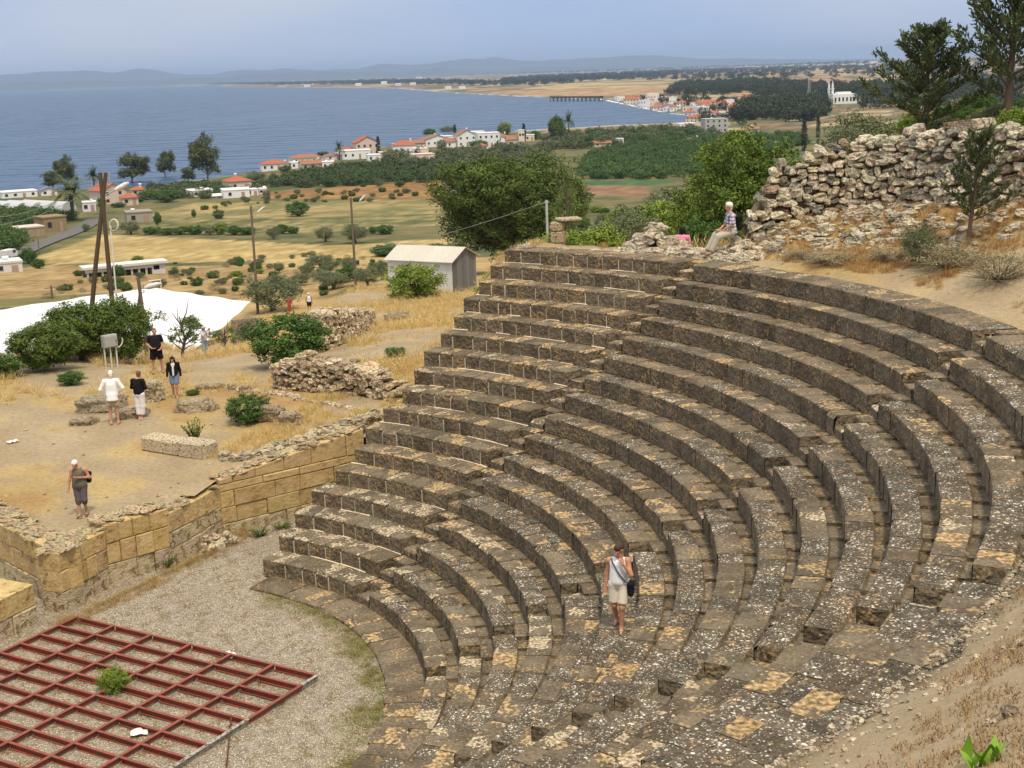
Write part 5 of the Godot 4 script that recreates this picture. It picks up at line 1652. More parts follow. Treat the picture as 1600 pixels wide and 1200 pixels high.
# ------------------------------------------------------------------ houses
func house(called: String, label: String, u: float, w: float, wide: float, high: float, roof: String, wall: Color, tile: Color, turn := 0.0, storeys := 1, group := "", deep := 8.0) -> Node3D:
	var p := hit(u, w)
	var g := thing(called, label, "house", p, facing(p, turn), group)
	var L := metres(wide, p) / maxf(cos(turn), 0.6)
	var H := metres(high, p)
	var D := minf(deep, L)
	var rise := 0.0 if roof == "flat" else H * 0.32
	var hw := H - rise
	var mb := shape(wall)
	mb.box(Vector3(-L / 2, -1.5, -D / 2), Vector3(L / 2, hw, D / 2))
	if roof == "gable":
		for s in [-1.0, 1.0]: mb.tri(Vector3(s * L / 2, hw, -D / 2), Vector3(s * L / 2, hw + rise, 0), Vector3(s * L / 2, hw, D / 2))
	if roof == "front":
		for s in [-1.0, 1.0]: mb.tri(Vector3(-L / 2, hw, s * D / 2), Vector3(0, hw + rise, s * D / 2), Vector3(L / 2, hw, s * D / 2))
	piece("wall", mb, M.plaster, g)
	mb = shape(tile)
	var e := 0.45
	var o := [Vector3(-L / 2 - e, hw - 0.06, D / 2 + e), Vector3(L / 2 + e, hw - 0.06, D / 2 + e), Vector3(L / 2 + e, hw - 0.06, -D / 2 - e), Vector3(-L / 2 - e, hw - 0.06, -D / 2 - e)]
	var t := hw + rise + 0.12
	if roof == "hip":
		var k := maxf(0.0, L / 2 - D / 2)
		mb.quad(o[0], Vector3(-k, t, 0), Vector3(k, t, 0), o[1]); mb.quad(o[2], Vector3(k, t, 0), Vector3(-k, t, 0), o[3])
		mb.tri(o[1], Vector3(k, t, 0), o[2]); mb.tri(o[3], Vector3(-k, t, 0), o[0])
		mb.quad(o[0], o[1], o[2], o[3])
	elif roof == "gable":
		var a := Vector3(-L / 2 - e, t, 0)
		var b := Vector3(L / 2 + e, t, 0)
		mb.quad(o[0], a, b, o[1]); mb.quad(o[2], b, a, o[3])
		var dn := Vector3(0, -0.2, 0)
		mb.quad(o[0] + dn, a + dn, a, o[0]); mb.quad(o[1], b, b + dn, o[1] + dn); mb.quad(o[0] + dn, o[0], o[1], o[1] + dn)
	elif roof == "front":
		var a := Vector3(0, t, D / 2 + e)
		var b := Vector3(0, t, -D / 2 - e)
		mb.quad(o[3], b, a, o[0]); mb.quad(o[1], a, b, o[2])
		var dn := Vector3(0, -0.2, 0)
		mb.quad(o[0] + dn, o[0], a, a + dn); mb.quad(a + dn, a, o[1], o[1] + dn)
	else:
		mb.box(Vector3(-L / 2 - 0.15, hw, -D / 2 - 0.15), Vector3(L / 2 + 0.15, hw + 0.35, D / 2 + 0.15))
	var rf := piece("roof", mb, M.tile if roof != "flat" else M.plaster, g)
	if rng.randf() < 0.6:
		mb = shape(Color(0.78, 0.78, 0.78))
		var c := Vector3(rr(-0.3, 0.3) * L, t + 0.5, -D * 0.1)
		mb.tube([c - Vector3(0.5, 0, 0), c + Vector3(0.5, 0, 0)], [0.35, 0.35], 8)
		mb.box(c + Vector3(-0.45, -1.0, -0.08), c + Vector3(0.45, -0.2, 0.08))
		piece("water_tank", mb, M.plaster, rf)
	var n := maxi(2, int(L / 3.2))
	for s in storeys:
		for k in n:
			var cx := -L / 2 + L * (k + 0.5) / n
			var y0 := hw * (s + 0.35) / storeys
			var wh := minf(1.3, hw / storeys * 0.42)
			var is_door := s == 0 and k == n / 2
			mb = shape(wall * 0.8)
			mb.box(Vector3(cx - 0.65, (0.0 if is_door else y0) - 0.08, D / 2 - 0.05), Vector3(cx + 0.65, y0 + wh + 0.08, D / 2 + 0.06))
			var f := piece("door" if is_door else "window", mb, M.plaster, g)
			mb = shape(Color(0.5, 0.35, 0.25) if is_door else Color(1, 1, 1))
			mb.box(Vector3(cx - 0.52, (0.0 if is_door else y0), D / 2 + 0.05), Vector3(cx + 0.52, y0 + wh, D / 2 + 0.08))
			piece("leaf" if is_door else "pane", mb, M.wood if is_door else M.glass, f)
	return g
func build_houses() -> void:
	var W := Color(0.80, 0.80, 0.79)
	var C := Color(0.68, 0.60, 0.48)
	var K := Color(0.66, 0.52, 0.44)
	var RD := Color(0.37, 0.125, 0.07)
	var BR := Color(0.30, 0.15, 0.09)
	house("villa", "two storey pale pink villa with a red gable roof behind the palm", 170, 318, 38, 32, "front", K, RD, 0.5, 2)
	house("porch_house", "small red roofed porch building attached beside the pink villa", 202, 320, 24, 18, "hip", K, RD, 0.2, 1, "", 5.0)
	house("stone_hut", "flat roofed stone hut at the edge of the straw coloured field", 217, 347, 38, 16, "flat", Color(0.38, 0.34, 0.28), Color(0.3, 0.27, 0.22), 0.1)
	house("shore_house", "long low white house by the water, left of the gum trees", 28, 308, 52, 9, "flat", W, W, 0.2)
	house("shore_house", "white house with two peaked roofs by the water near the gum trees", 76, 305, 24, 13, "front", W, Color(0.2, 0.18, 0.3), 0.1)
	house("flat_shed", "flat roofed white shed with the goal frame before it", 10, 425, 44, 16, "flat", Color(0.68, 0.67, 0.64), Color(0.62, 0.61, 0.6), 0.1, 1, "", 6.0)
	house("garden_house", "small lilac white house half hidden behind the palm", 140, 330, 20, 14, "flat", Color(0.72, 0.68, 0.76), W, 0.0)
	house("red_roof_house", "little house with an orange red roof below the gum trees", 216, 305, 20, 14, "hip", C, RD, 0.1)
	house("mud_ruin", "ruined brown mud brick house without a roof beside the road", 80, 361, 34, 22, "flat", Color(0.30, 0.22, 0.12), Color(0.28, 0.2, 0.11), 0.4, 1, "", 7.0)
	house("mud_ruin", "low broken mud brick outbuilding with a pale roof beside the road", 44, 369, 38, 14, "flat", Color(0.36, 0.28, 0.18), Color(0.55, 0.5, 0.44), 0.3, 1, "", 6.0)
	# polytunnels
	for k in 5:
		var p := hit(-22 + k * 24, 330 - k * 0.6)
		var g := thing("polytunnel", "grey plastic polytunnel beside the orchard, %s from the big palm" % ["fifth", "fourth", "third", "second", "first"][k], "greenhouse", p, facing(p, 0.6), "row of polytunnels")
		var L := 24.0
		var r := 3.0
		var mb := shape(Color(0.56, 0.60, 0.63))
		for i in 8:
			var a := PI * i / 8
			var b := PI * (i + 1) / 8
			mb.quad(Vector3(-cos(a) * r, sin(a) * r, -L / 2), Vector3(-cos(a) * r, sin(a) * r, L / 2), Vector3(-cos(b) * r, sin(b) * r, L / 2), Vector3(-cos(b) * r, sin(b) * r, -L / 2))
		piece("cover", mb, M.paint, g)
		mb = shape(Color(0.5, 0.53, 0.55))
		for i in 7: mb.tri(Vector3(-r, 0, L / 2), Vector3(-cos(PI * (i + 1) / 8) * r, sin(PI * (i + 1) / 8) * r, L / 2), Vector3(-cos(PI * (i + 2) / 8) * r, sin(PI * (i + 2) / 8) * r, L / 2))
		piece("end_panel", mb, M.paint, g)
	# houses along the near shore
	var near := [
		["red roofed house at the shore beside the tallest gum tree", 371, 297, 34, 22, "hip", C, RD, 0.3, 1], ["low white house with a flat roof in front of the tallest gum tree", 368, 308, 40, 12, "flat", W, W, 0.1, 1],
		["single storey house with a big orange hip roof at the water's edge", 429, 266, 42, 16, "hip", W, RD, 0.1, 1], ["long white house with a low red roof beside the small palm", 478, 256, 46, 15, "hip", W, BR, 0.3, 1],
		["beige house with a brown roof behind the hedge of the shore road", 492, 264, 44, 14, "gable", C, BR, 0.2, 1], ["white cottage between the hedge and the small shore palm", 513, 264, 18, 11, "flat", W, W, 0.0, 1],
		["tall pink house with a red gable roof beside the dark spire tree", 572, 243, 36, 30, "front", K, RD, 0.25, 2], ["white terrace house in front of the tall pink gable house", 556, 248, 44, 13, "flat", W, W, 0.1, 1],
		["white house with a red roof next to the small shore palm", 545, 244, 26, 14, "gable", W, RD, 0.3, 1], ["white house with a bright red hip roof between the spire tree and the villas", 632, 240, 36, 20, "hip", W, RD, 0.1, 1],
		["white villa with a long sloping gable, first of the white villas", 680, 229, 38, 18, "front", W, BR, 0.4, 1], ["white villa with a steep gable and dark door among the white villas", 727, 229, 30, 26, "front", W, BR, 0.3, 2],
		["white villa with a small red canopy among the white villas", 706, 230, 22, 14, "gable", W, BR, 0.2, 1], ["white modern villa with a chimney among the white villas", 762, 230, 34, 22, "flat", W, W, 0.2, 2],
		["cream house with a square tower, last of the white villas", 802, 229, 22, 17, "gable", C * 1.1, BR, 0.1, 1], ["square cream tower attached to the last of the white villas", 815, 229, 9, 25, "flat", C * 1.15, W, 0.1, 2],
		["small cream outbuilding beyond the square cream tower", 828, 220, 14, 9, "flat", C * 1.1, W, 0.0, 1], ["pale pink flat roofed house among the olives below the white villas", 660, 254, 34, 13, "flat", K * 1.15, K, 0.2, 1],
		["little pink upper room on the flat roofed house among the olives", 663, 252, 12, 19, "flat", K * 1.15, K, 0.2, 1], ["brown roofed barn beside the orchard beyond the big pine", 940, 228, 26, 8, "gable", K, BR, 0.2, 1],
		["small white building with a tank beside the orchard beyond the big pine", 968, 226, 12, 9, "flat", W, W, 0.1, 1], ["brick red shed low in the orchard", 1085, 221, 20, 6, "gable", C, BR, 0.2, 1]]
	for e in [["small white cottage in front of the low white shore house", 462, 263, 16, 9, "flat", W, W, 0.2, 1], ["little cream house with a tank between the orange hip roof and the small palm", 447, 262, 14, 9, "gable", C, BR, 0.3, 1], ["white bungalow with a brown roof just behind the small shore palm", 520, 250, 24, 11, "hip", W, BR, 0.2, 1], ["white cube house below the tall pink gable house", 584, 252, 20, 10, "flat", W, W, 0.1, 1], ["pale wall and low house beside the slim dark spire tree", 604, 247, 22, 9, "flat", C, W, 0.2, 1], ["white garage beside the bright red hip roof house", 652, 241, 14, 9, "flat", W, W, 0.1, 1], ["cream house with a brown roof behind the bright red hip roof", 650, 231, 22, 12, "gable", C, BR, 0.3, 1], ["white wing joining the first two white villas", 696, 224, 20, 11, "flat", W, W, 0.2, 1], ["white wing behind the villa with the steep gable", 745, 222, 22, 16, "flat", W, W, 0.2, 2], ["white wing with a red pent roof before the modern villa", 752, 233, 18, 9, "hip", W, RD, 0.2, 1], ["white house half hidden by garden trees past the modern villa", 784, 222, 18, 13, "hip", W, BR, 0.2, 1], ["small white house at the foot of the tallest gum tree", 392, 305, 18, 9, "flat", W, W, 0.3, 1], ["white shed on the bank beside the small olive bushes", 411, 303, 11, 8, "flat", W, W, 0.1, 1], ["low white house in the reeds below the thin gum trees", 312, 306, 34, 9, "flat", W, W, 0.2, 1], ["white lean-to roof in the reeds below the tallest gum tree", 336, 309, 16, 6, "gable", W, W, 0.3, 1]]: near.append(e)
	for e in near: house("shore_house", e[0], e[1], e[2], e[3], e[4], e[5], e[6], e[7], e[8], e[9], "houses along the near shore", 9.0)
	# the town by the pier
	var red := "red roofed white house in the bay town"
	var flat := "flat roofed white house in the bay town"
	var town := [[986, 164, 24, 13, "hip", C, RD], [1019, 160, 18, 13, "flat", W, W], [1006, 170, 13, 13, "flat", W, W], [1021, 166, 14, 8, "flat", C, C], [1029, 172, 22, 8, "hip", C, BR], [1047, 174, 15, 11, "front", W, BR], [1052, 163, 10, 11, "flat", W, W], [1065, 170, 15, 14, "hip", W, RD], [1088, 191, 24, 12, "hip", C, RD], [1071, 202, 26, 9, "flat", W, W], [1104, 168, 28, 12, "hip", K, RD], [1095, 179, 18, 12, "flat", W, W], [1129, 172, 20, 15, "hip", W, RD], [1147, 178, 18, 18, "hip", K, RD], [1167, 163, 18, 16, "hip", W, RD], [1180, 158, 10, 8, "flat", W, W], [1175, 207, 20, 9, "gable", C, BR], [1036, 160, 10, 8, "flat", W, W], [1078, 182, 12, 10, "hip", W, RD], [1120, 184, 16, 11, "hip", W, RD], [998, 158, 10, 8, "hip", W, RD], [1140, 166, 12, 10, "flat", W, W], [968, 157, 12, 6, "flat", W, W]]
	for k in 22:
		var u := rr(985, 1160)
		town.append([u, 152 + (u - 985) * 0.12 + rr(0, 22) * smoothstep(985.0, 1060.0, u), rr(8, 14), rr(6, 11), "hip" if rng.randf() < 0.55 else "flat", [W, C, W, K][k % 4], RD if rng.randf() < 0.6 else BR])
	for e in town: house("town_house", (red if e[4] != "flat" else flat) + (" at the water's edge" if e[0] < 1010 else " near the grey concrete block" if e[1] > 176 else " under the dark wood" if e[0] > 1085 else " behind the waterfront"), e[0], e[1], e[2], e[3], e[4], e[5], e[6], rr(-0.5, 0.5), 2 if e[3] > 11 else 1, "red roofed town houses" if e[4] != "flat" else "flat roofed town houses", 10.0)
	house("concrete_block", "bare grey concrete apartment block at the near edge of the town", 1116, 207, 35, 21, "flat", Color(0.46, 0.44, 0.42), Color(0.44, 0.42, 0.4), 0.25, 3, "", 12.0)
	for e in [[480, 136], [600, 131], [622, 134], [645, 133], [700, 139], [722, 139], [655, 124], [880, 130], [560, 134], [1205, 128], [1345, 104], [1365, 100]]:
		house("far_house", "tiny white house far off across the bay", e[0], e[1], 9, 4, "flat", W, W, 0.2, 1, "far white houses", 14.0)
	# mosque
	var p := hit(1316, 162)
	var g := thing("mosque", "white mosque with two slender minarets in front of the dark wood", "mosque", p, facing(p, 0.3))
	var k := metres(1, p)
	var mb := shape(W)
	mb.box(Vector3(-18 * k, -3, -14 * k), Vector3(20 * k, 15 * k, 10 * k)); piece("hall", mb, M.plaster, g)
	mb = shape(W)
	mb.box(Vector3(-9 * k, 15 * k, -10 * k), Vector3(12 * k, 18 * k, 6 * k)); piece("upper_storey", mb, M.plaster, g)
	for i in 6:
		mb = shape(Color(1, 1, 1))
		mb.box(Vector3((-15 + i * 6) * k, 4 * k, 10 * k), Vector3((-12.5 + i * 6) * k, 10 * k, 10 * k + 0.15)); piece("window", mb, M.glass, g)
	for x in [-24.0, -14.0]:
		mb = shape(W)
		var q := Vector3(x * k, 0, (8.0 if x < -20 else -6.0) * k)
		var H := 36 * k
		mb.tube([q + Vector3(0, -3, 0), q + Vector3(0, H * 0.36, 0), q + Vector3(0, H * 0.37, 0), q + Vector3(0, H * 0.40, 0), q + Vector3(0, H * 0.41, 0), q + Vector3(0, H * 0.62, 0), q + Vector3(0, H * 0.63, 0), q + Vector3(0, H * 0.66, 0), q + Vector3(0, H * 0.67, 0), q + Vector3(0, H * 0.8, 0), q + Vector3(0, H, 0)], [2.2 * k, 2.0 * k, 2.9 * k, 2.9 * k, 1.9 * k, 1.8 * k, 2.7 * k, 2.7 * k, 1.6 * k, 1.6 * k, 0.1], 10)
		piece("minaret", mb, M.plaster, g)
	# lattice mast
	p = hit(1264, 152)
	g = thing("lattice_mast", "grey lattice radio mast standing over the dark wood", "mast", p)
	var h := metres(32, p)
	for i in 4:
		mb = shape(Color(0.6, 0.6, 0.62))
		var c := Vector3(1 if i & 1 else -1, 0, 1 if i & 2 else -1)
		mb.tube([c * 1.6, c * 0.5 + Vector3(0, h, 0)], [0.25, 0.2], 5); piece("leg", mb, M.metal, g)
	for i in 10:
		mb = shape(Color(0.6, 0.6, 0.62))
		var r := lerpf(1.6, 0.5, i / 10.0)
		var r2 := lerpf(1.6, 0.5, (i + 1) / 10.0)
		mb.tube([Vector3(-r, h * i / 10.0, r), Vector3(r2, h * (i + 1) / 10.0, r2)], [0.12, 0.12], 4)
		piece("brace", mb, M.metal, g)
	# the old loading pier
	var a := at_y(862, 158, SEA)
	var b := at_y(940, 158, SEA)
	g = thing("loading_pier", "long dark timber pier on piles reaching into the bay", "pier", a)
	var d := b - a
	mb = shape(Color(0.12, 0.10, 0.09))
	var sd := d.cross(Vector3.UP).normalized() * 3.0
	for s in [0.0, 1.6]:
		mb.quad(-sd + Vector3(0, 5.2 + s, 0), d - sd + Vector3(0, 5.2 + s, 0), d + sd + Vector3(0, 5.2 + s, 0), sd + Vector3(0, 5.2 + s, 0))
	for s in [-1.0, 1.0]: mb.quad(sd * s + Vector3(0, 5.2, 0), sd * s + Vector3(0, 6.8, 0), d + sd * s + Vector3(0, 6.8, 0), d + sd * s + Vector3(0, 5.2, 0))
	piece("deck", mb, M.wood, g)
	for i in 13:
		mb = shape(Color(0.10, 0.085, 0.075))
		for s in [-1.0, 1.0]: mb.tube([d * (i / 12.0) * 0.99 + sd * s * 0.9 + Vector3(0, -2, 0), d * (i / 12.0) * 0.99 + sd * s * 0.9 + Vector3(0, 5.2, 0)], [0.55, 0.55], 6)
		mb.bar(Transform3D(Basis(Vector3.UP, atan2(-sd.z, sd.x)), d * (i / 12.0) * 0.99 + Vector3(0, 4.7, 0)), Vector3(6, 0.6, 0.6))
		piece("trestle", mb, M.wood, g)
# ------------------------------------------------------------------ where the plants stand
func size_word(w: float) -> String: return "broad" if w > 42.0 else "middling" if w > 22.0 else "small"
# the nearest thing that a label can name
const MARKS := [[217, 346, "beside the stone hut"], [195, 430, "beside the long low white building"], [658, 440, "near the white shed"], [556, 440, "near the lamp pole by the shed"], [403, 470, "near the lamp pole by the emblem slab"], [90, 380, "beside the asphalt road"], [20, 415, "near the parked van"], [172, 318, "beside the pink villa"], [372, 298, "near the tallest gum tree"], [429, 264, "near the orange hip roof"], [490, 258, "beside the low white shore house"], [574, 240, "near the tall pink gable house"], [632, 238, "beside the bright red hip roof"], [690, 226, "beside the first white villa"], [735, 228, "among the white villas"], [806, 226, "near the square cream tower"], [660, 252, "near the pink flat roofed house"], [330, 366, "in the hedgerow above the yellow field"], [465, 338, "alone in the green field"], [540, 375, "in the yellow field's far corner"], [600, 292, "at the edge of the brown field"], [290, 340, "in the straw coloured field"], [10, 480, "beyond the white shelter roof"], [260, 312, "below the thin gum trees"], [600, 366, "in the hedgerow near the great pine"], [390, 425, "in the brown field before the lamp pole"], [500, 420, "in the olive clump below the yellow field"], [872, 362, "behind the masonry pier"], [935, 360, "between the masonry pier and the stone heap"], [1000, 362, "behind the stone heap"], [1060, 335, "beside the big bright bush"], [770, 410, "under the great pine"], [930, 325, "in the valley beyond the masonry pier"], [1000, 320, "in the valley beyond the stone heap"]]
func landmark(u: float, w: float) -> String:
	var best := 1e9
	var out := ""
	for m in MARKS:
		var d := Vector2(u - m[0], (w - m[1]) * 2.0).length()
		if d < best:
			best = d; out = m[2]
	return out
func build_greenery() -> void:
	# on and round the terrace
	plant_px("round_bush", "shrub0", "big dense round dark green bush on the slope beside the emblem slab", "bush", 450, 570, 122, 86)
	plant_px("shrub", "shrub1", "leafy green shrub beside two boulders on the terrace", "shrub", 388, 660, 68, 48)
	plant_px("shrub", "weed", "small upright shrub growing behind the long pale stone block", "shrub", 306, 692, 44, 42)
	plant_px("shrub", "shrub2", "low green shrub in the dry grass in front of the pines", "shrub", 112, 601, 44, 22)
	plant_px("shrub", "shrub0", "tiny green shrub beside the flat slab near the hooded woman", "shrub", 301, 617, 22, 9)
	plant_px("shrub", "bright0", "bright green shrub in front of the white shed", "shrub", 648, 466, 92, 58)
	plant_px("shrub", "shrub1", "small dark green bush alone on the yellow slope beside the tiers", "shrub", 618, 557, 34, 16)
	var q := at_y(178, 1078, -0.17)
	plant("shrub", "bright1", "bushy green weed growing through the red steel grid", "shrub", Vector3(q.x, -0.19, q.z), metres(40, q), metres(54, q))
	for e in [[408, 838, 40, 20, "weeds in the corner at the foot of the golden parodos wall"], [262, 888, 28, 26, "weeds at the foot of the stage wall"], [440, 826, 40, 14, "trailing weeds along the foot of the golden parodos wall"]]:
		q = at_y(e[0], e[1], -0.17)
		plant("weed_clump", "weed", e[4], "weeds", Vector3(q.x, -0.19, q.z), metres(e[3], q), metres(e[2], q))
	plant_px("pine_tree", "pine0", "bushy pine with a reddish trunk behind the meter cabinet", "tree", 188, 566, 104, 104, "pines at the terrace edge")
	plant_px("pine_tree", "pine1", "leaning pine with a grey trunk left of the double pole", "tree", 126, 562, 120, 92, "pines at the terrace edge")
	plant_px("pine_tree", "pine0", "low spreading pine at the far end of the pine clump", "tree", 74, 578, 110, 76, "pines at the terrace edge")
	plant_px("dark_shrub", "shrub2", "dark shrub at the terrace edge below the white shelter roof", "shrub", 8, 590, 60, 38)
	plant_px("open_tree", "open", "sparse tree with bare twigs in front of the white shelter roof", "tree", 282, 545, 110, 92, "", 63.0)
	plant_px("open_tree", "open", "low straggling tree between the sparse tree and the street lamp pole", "tree", 348, 530, 76, 52, "", 68.0)
	plant_px("shrub", "olive1", "grey green shrub at the corner of the white shelter roof", "shrub", 396, 515, 60, 40, "", 74.0)
	# behind the theatre and up the hill
	var big := plant_px("carob_bush", "great_bush", "big bright green bush behind the seated man", "bush", 1158, 402, 200, 205, "", 45.0)
	big.position.y -= 0.2
	plant_px("carob_bush", "shrub1", "dark green bush between the seated man and the big bright bush", "bush", 1100, 390, 80, 66, "", 43.0)
	plant_px("olive_tree", "olive0", "full grey-green olive tree behind the big ruined wall", "tree", 1345, 250, 128, 108, "", 55.0)
	plant_px("olive_tree", "olive1", "smaller olive tree beside the full olive behind the ruined wall", "tree", 1398, 245, 60, 62, "", 57.0)
	plant_px("conifer_tree", "conifer0", "open conifer with wide upswept arms above the ruined wall", "tree", 1447, 205, 215, 196, "", 60.0)
	plant_px("conifer_tree", "conifer1", "tallest open conifer cut by the top of the view, above the ruined wall", "tree", 1570, 212, 260, 275, "", 58.0)
	var c3 := plant_px("conifer_sapling", "conifer2", "dark spiky young conifer growing out of the big ruined wall", "tree", 1516, 318, 130, 150, "", 33.6)
	c3.position.y += 0.55
	plant_px("scrub_bush", "olive2", "grey green scrub on the face of the big ruined wall", "bush", 1440, 325, 62, 66, "", 33.2)
	for e in [[1590, 215, 70, 66, 52.0, "bright0", "bright green bush behind the ruined wall below the tallest conifer"], [1520, 205, 60, 50, 56.0, "olive1", "grey bush between the two open conifers"], [1420, 205, 50, 40, 60.0, "bright1", "small green bush beside the trunk of the open conifer"], [1480, 200, 70, 36, 62.0, "olive2", "low grey bush behind the trunk of the open conifer"]]:
		plant_px("hill_bush", e[5], e[6], "bush", e[0], e[1], e[2], e[3], "bushes on the hill crest", e[4])
	var k := 0
	for e in [[880, 372, 74, 46, 49.0, "bright1"], [935, 368, 80, 50, 51.0, "bright0"], [985, 362, 90, 60, 53.0, "olive0"], [1040, 352, 90, 62, 55.0, "bright1"], [920, 345, 80, 60, 60.0, "olive1"], [975, 335, 80, 58, 64.0, "bright0"], [1050, 330, 84, 66, 66.0, "olive2"], [1075, 318, 70, 50, 72.0, "bright1"], [780, 402, 60, 44, 55.0, "bright0"], [765, 418, 40, 34, 56.0, "shrub1"], [830, 380, 60, 32, 50.0, "shrub2"], [1000, 318, 100, 40, 84.0, "olive1"], [940, 320, 80, 44, 90.0, "shrub0"], [1090, 345, 60, 56, 52.0, "bright1"]]:
		k += 1
		var low := "yellow green" if e[5].begins_with("bright") else "grey green" if e[5].begins_with("olive") else "dark green"
		plant_px("slope_bush", e[5], "%s %s thicket bush %s" % [size_word(e[2] * 0.5), low, landmark(e[0], e[1])], "bush", e[0], e[1], e[2] * 1.25, e[3] * 1.5, low + " thicket bushes", e[4])
	plant_px("pine_tree", "great_pine", "great domed pine standing behind the theatre, near the shed", "tree", 800, 405, 240, 200, "", 128.0)
	plant_px("tall_tree", "open", "thin tall tree with a tuft at its top beside the great pine", "tree", 888, 345, 60, 170, "", 110.0)
	plant_px("green_shrub", "shrub2", "small bright green shrub on the rubble strip beside the stone heap", "shrub", 1030, 386, 20, 24)
	plant_px("dry_tuft", "scrub", "dry brown bush beside the person in pink", "bush", 1098, 396, 60, 36, "", 43.5)
	for e in [[1300, 402, 110, 20, "right behind the torn white bag"], [1395, 398, 90, 26, "below the white stone in the grass"], [1480, 410, 130, 50, "below the green scrub of the wall"], [1560, 430, 120, 60, "below the young conifer"], [1440, 372, 60, 30, "touching the scree under the wall"], [1250, 396, 60, 18, "beside the round white boulder"]]:
		plant_px("scrub", "scrub", "dry grey scrub on the bank above the path, " + e[4], "bush", e[0], e[1] + 8, e[2], e[3], "scrub on the bank")
	# broad bright leaves close to the camera
	q = hit(1535, 1196)
	var fl := thing("leafy_plant", "bright lime green plant with upright leaves in the dry grass", "plant", q)
	for i in 16:
		var mb := MB.new()
		mb.col = Color(0.15, 0.31, 0.03).lerp(Color(0.25, 0.42, 0.06), rng.randf())
		var d := (Vector3.UP + rvec() * 0.35).normalized()
		var nn := d.cross(rvec()).normalized()
		var s := d.cross(nn).normalized()
		var p := Vector3(rr(-0.08, 0.08), -0.03, rr(-0.05, 0.05))
		var L := rr(0.13, 0.24)
		for j in 6:
			var a := j / 6.0
			var b := (j + 1) / 6.0
			var wa := 0.032 * sin(PI * clampf(a * 0.92 + 0.06, 0, 1))
			var wb := 0.032 * sin(PI * clampf(b * 0.92 + 0.06, 0, 1))
			var pa := p + d * L * a + nn * 0.05 * a * a
			var pb := p + d * L * b + nn * 0.05 * b * b
			mb.quad(pa - s * wa, pb - s * wb, pb, pa); mb.quad(pa, pb, pb + s * wb, pa + s * wa)
		piece("leaf", mb, M.leaf, fl)
	# the fields
	for e in [[247, 352, 12, 22, "shrub0"], [342, 342, 18, 16, "shrub1"], [465, 338, 36, 24, "shrub2"], [303, 340, 8, 14, "shrub0"], [508, 378, 30, 26, "olive0"], [556, 380, 44, 34, "olive1"], [428, 374, 26, 20, "olive2"], [602, 366, 28, 16, "shrub1"], [583, 365, 14, 12, "shrub0"], [440, 365, 24, 15, "shrub2"], [458, 365, 20, 12, "shrub1"], [205, 366, 36, 22, "olive0"], [238, 366, 30, 13, "shrub1"], [262, 367, 30, 11, "shrub2"], [284, 366, 28, 13, "shrub0"], [306, 366, 30, 15, "shrub1"], [328, 367, 28, 16, "olive1"], [346, 366, 24, 20, "bright0"], [366, 367, 26, 15, "shrub2"], [386, 367, 28, 14, "shrub1"], [436, 426, 20, 18, "olive1"], [480, 432, 26, 22, "olive0"], [515, 428, 30, 24, "olive2"], [545, 422, 30, 22, "olive0"], [500, 418, 50, 22, "olive1"], [590, 424, 30, 18, "shrub1"], [370, 432, 22, 10, "bright0"], [405, 428, 16, 8, "bright1"], [428, 486, 100, 56, "olive2"], [520, 452, 60, 30, "olive0"], [575, 446, 50, 32, "olive1"], [470, 446, 34, 22, "olive1"], [450, 462, 40, 26, "olive0"], [500, 440, 36, 20, "olive2"], [545, 440, 40, 26, "shrub2"], [598, 436, 36, 30, "olive0"], [615, 400, 70, 20, "shrub0"], [690, 402, 80, 22, "shrub1"], [385, 306, 16, 14, "olive0"], [417, 312, 14, 16, "olive1"], [550, 290, 8, 8, "shrub0"], [568, 292, 12, 6, "shrub1"], [625, 292, 18, 10, "shrub2"], [592, 292, 16, 10, "olive2"], [215, 408, 20, 9, "bright0"], [135, 362, 14, 14, "olive1"], [45, 412, 28, 26, "shrub0"], [60, 420, 22, 16, "shrub2"], [10, 500, 50, 22, "olive0"], [185, 432, 18, 20, "shrub1"]]:
		var low := "yellow green" if e[4].begins_with("bright") else "grey green olive" if e[4].begins_with("olive") else "dark green"
		plant_px("field_bush", e[4], "%s %s bush %s" % [size_word(e[2]), low, landmark(e[0], e[1])], "bush", e[0], e[1], e[2], e[3], low + " field bushes")
	# tall trees along the shore
	for e in [[325, 292, 66, 84, "gum0", "tallest of the dark gum trees along the shore"], [205, 292, 72, 54, "gum1", "broad dark gum tree behind the red roofed villa"], [260, 284, 40, 48, "gum2", "thin pair of gum trees between the broad and the tallest gum"], [107, 296, 48, 54, "gum0", "brownish gum tree with drooping crown, first of the shore gums"], [296, 288, 30, 28, "gum1", "small gum tree leaning beside the tallest gum"], [82, 300, 44, 32, "gum2", "low dark tree below the brownish gum tree"], [870, 224, 26, 44, "pine0", "dark cone shaped tree behind the straw coloured plot"]]:
		plant_px("shore_tree", e[4], e[5], "tree", e[0], e[1], e[2], e[3], "trees along the shore")
	plant_px("palm_tree", "palm", "big feathery date palm beside the red roofed villa", "tree", 115, 345, 80, 74)
	plant_px("palm_tree", "palm", "date palm standing between the gum trees and the double pole", "tree", 148, 300, 36, 42)
	plant_px("palm_tree", "palm", "small dark date palm among the shore houses", "tree", 531, 250, 24, 32)
	plant_px("palm_tree", "palm", "tall lone palm with a small tuft beyond the great pine", "tree", 889, 216, 26, 44)
	for e in [[592, 246, 40, 34, "slim dark spire tree beside the tall pink gable house"], [819, 224, 40, 32, "slim dark spire tree behind the square cream tower"], [1256, 236, 60, 50, "slim dark cypress in the orchard beside the big bright bush"], [1278, 224, 40, 44, "second slim cypress in the orchard, before the olive tree"], [711, 212, 30, 18, "small dark spire behind the first of the white villas"]]:
		plant_px("cypress_tree", "cypress", e[4], "tree", e[0], e[1], e[2], e[3], "cypresses")
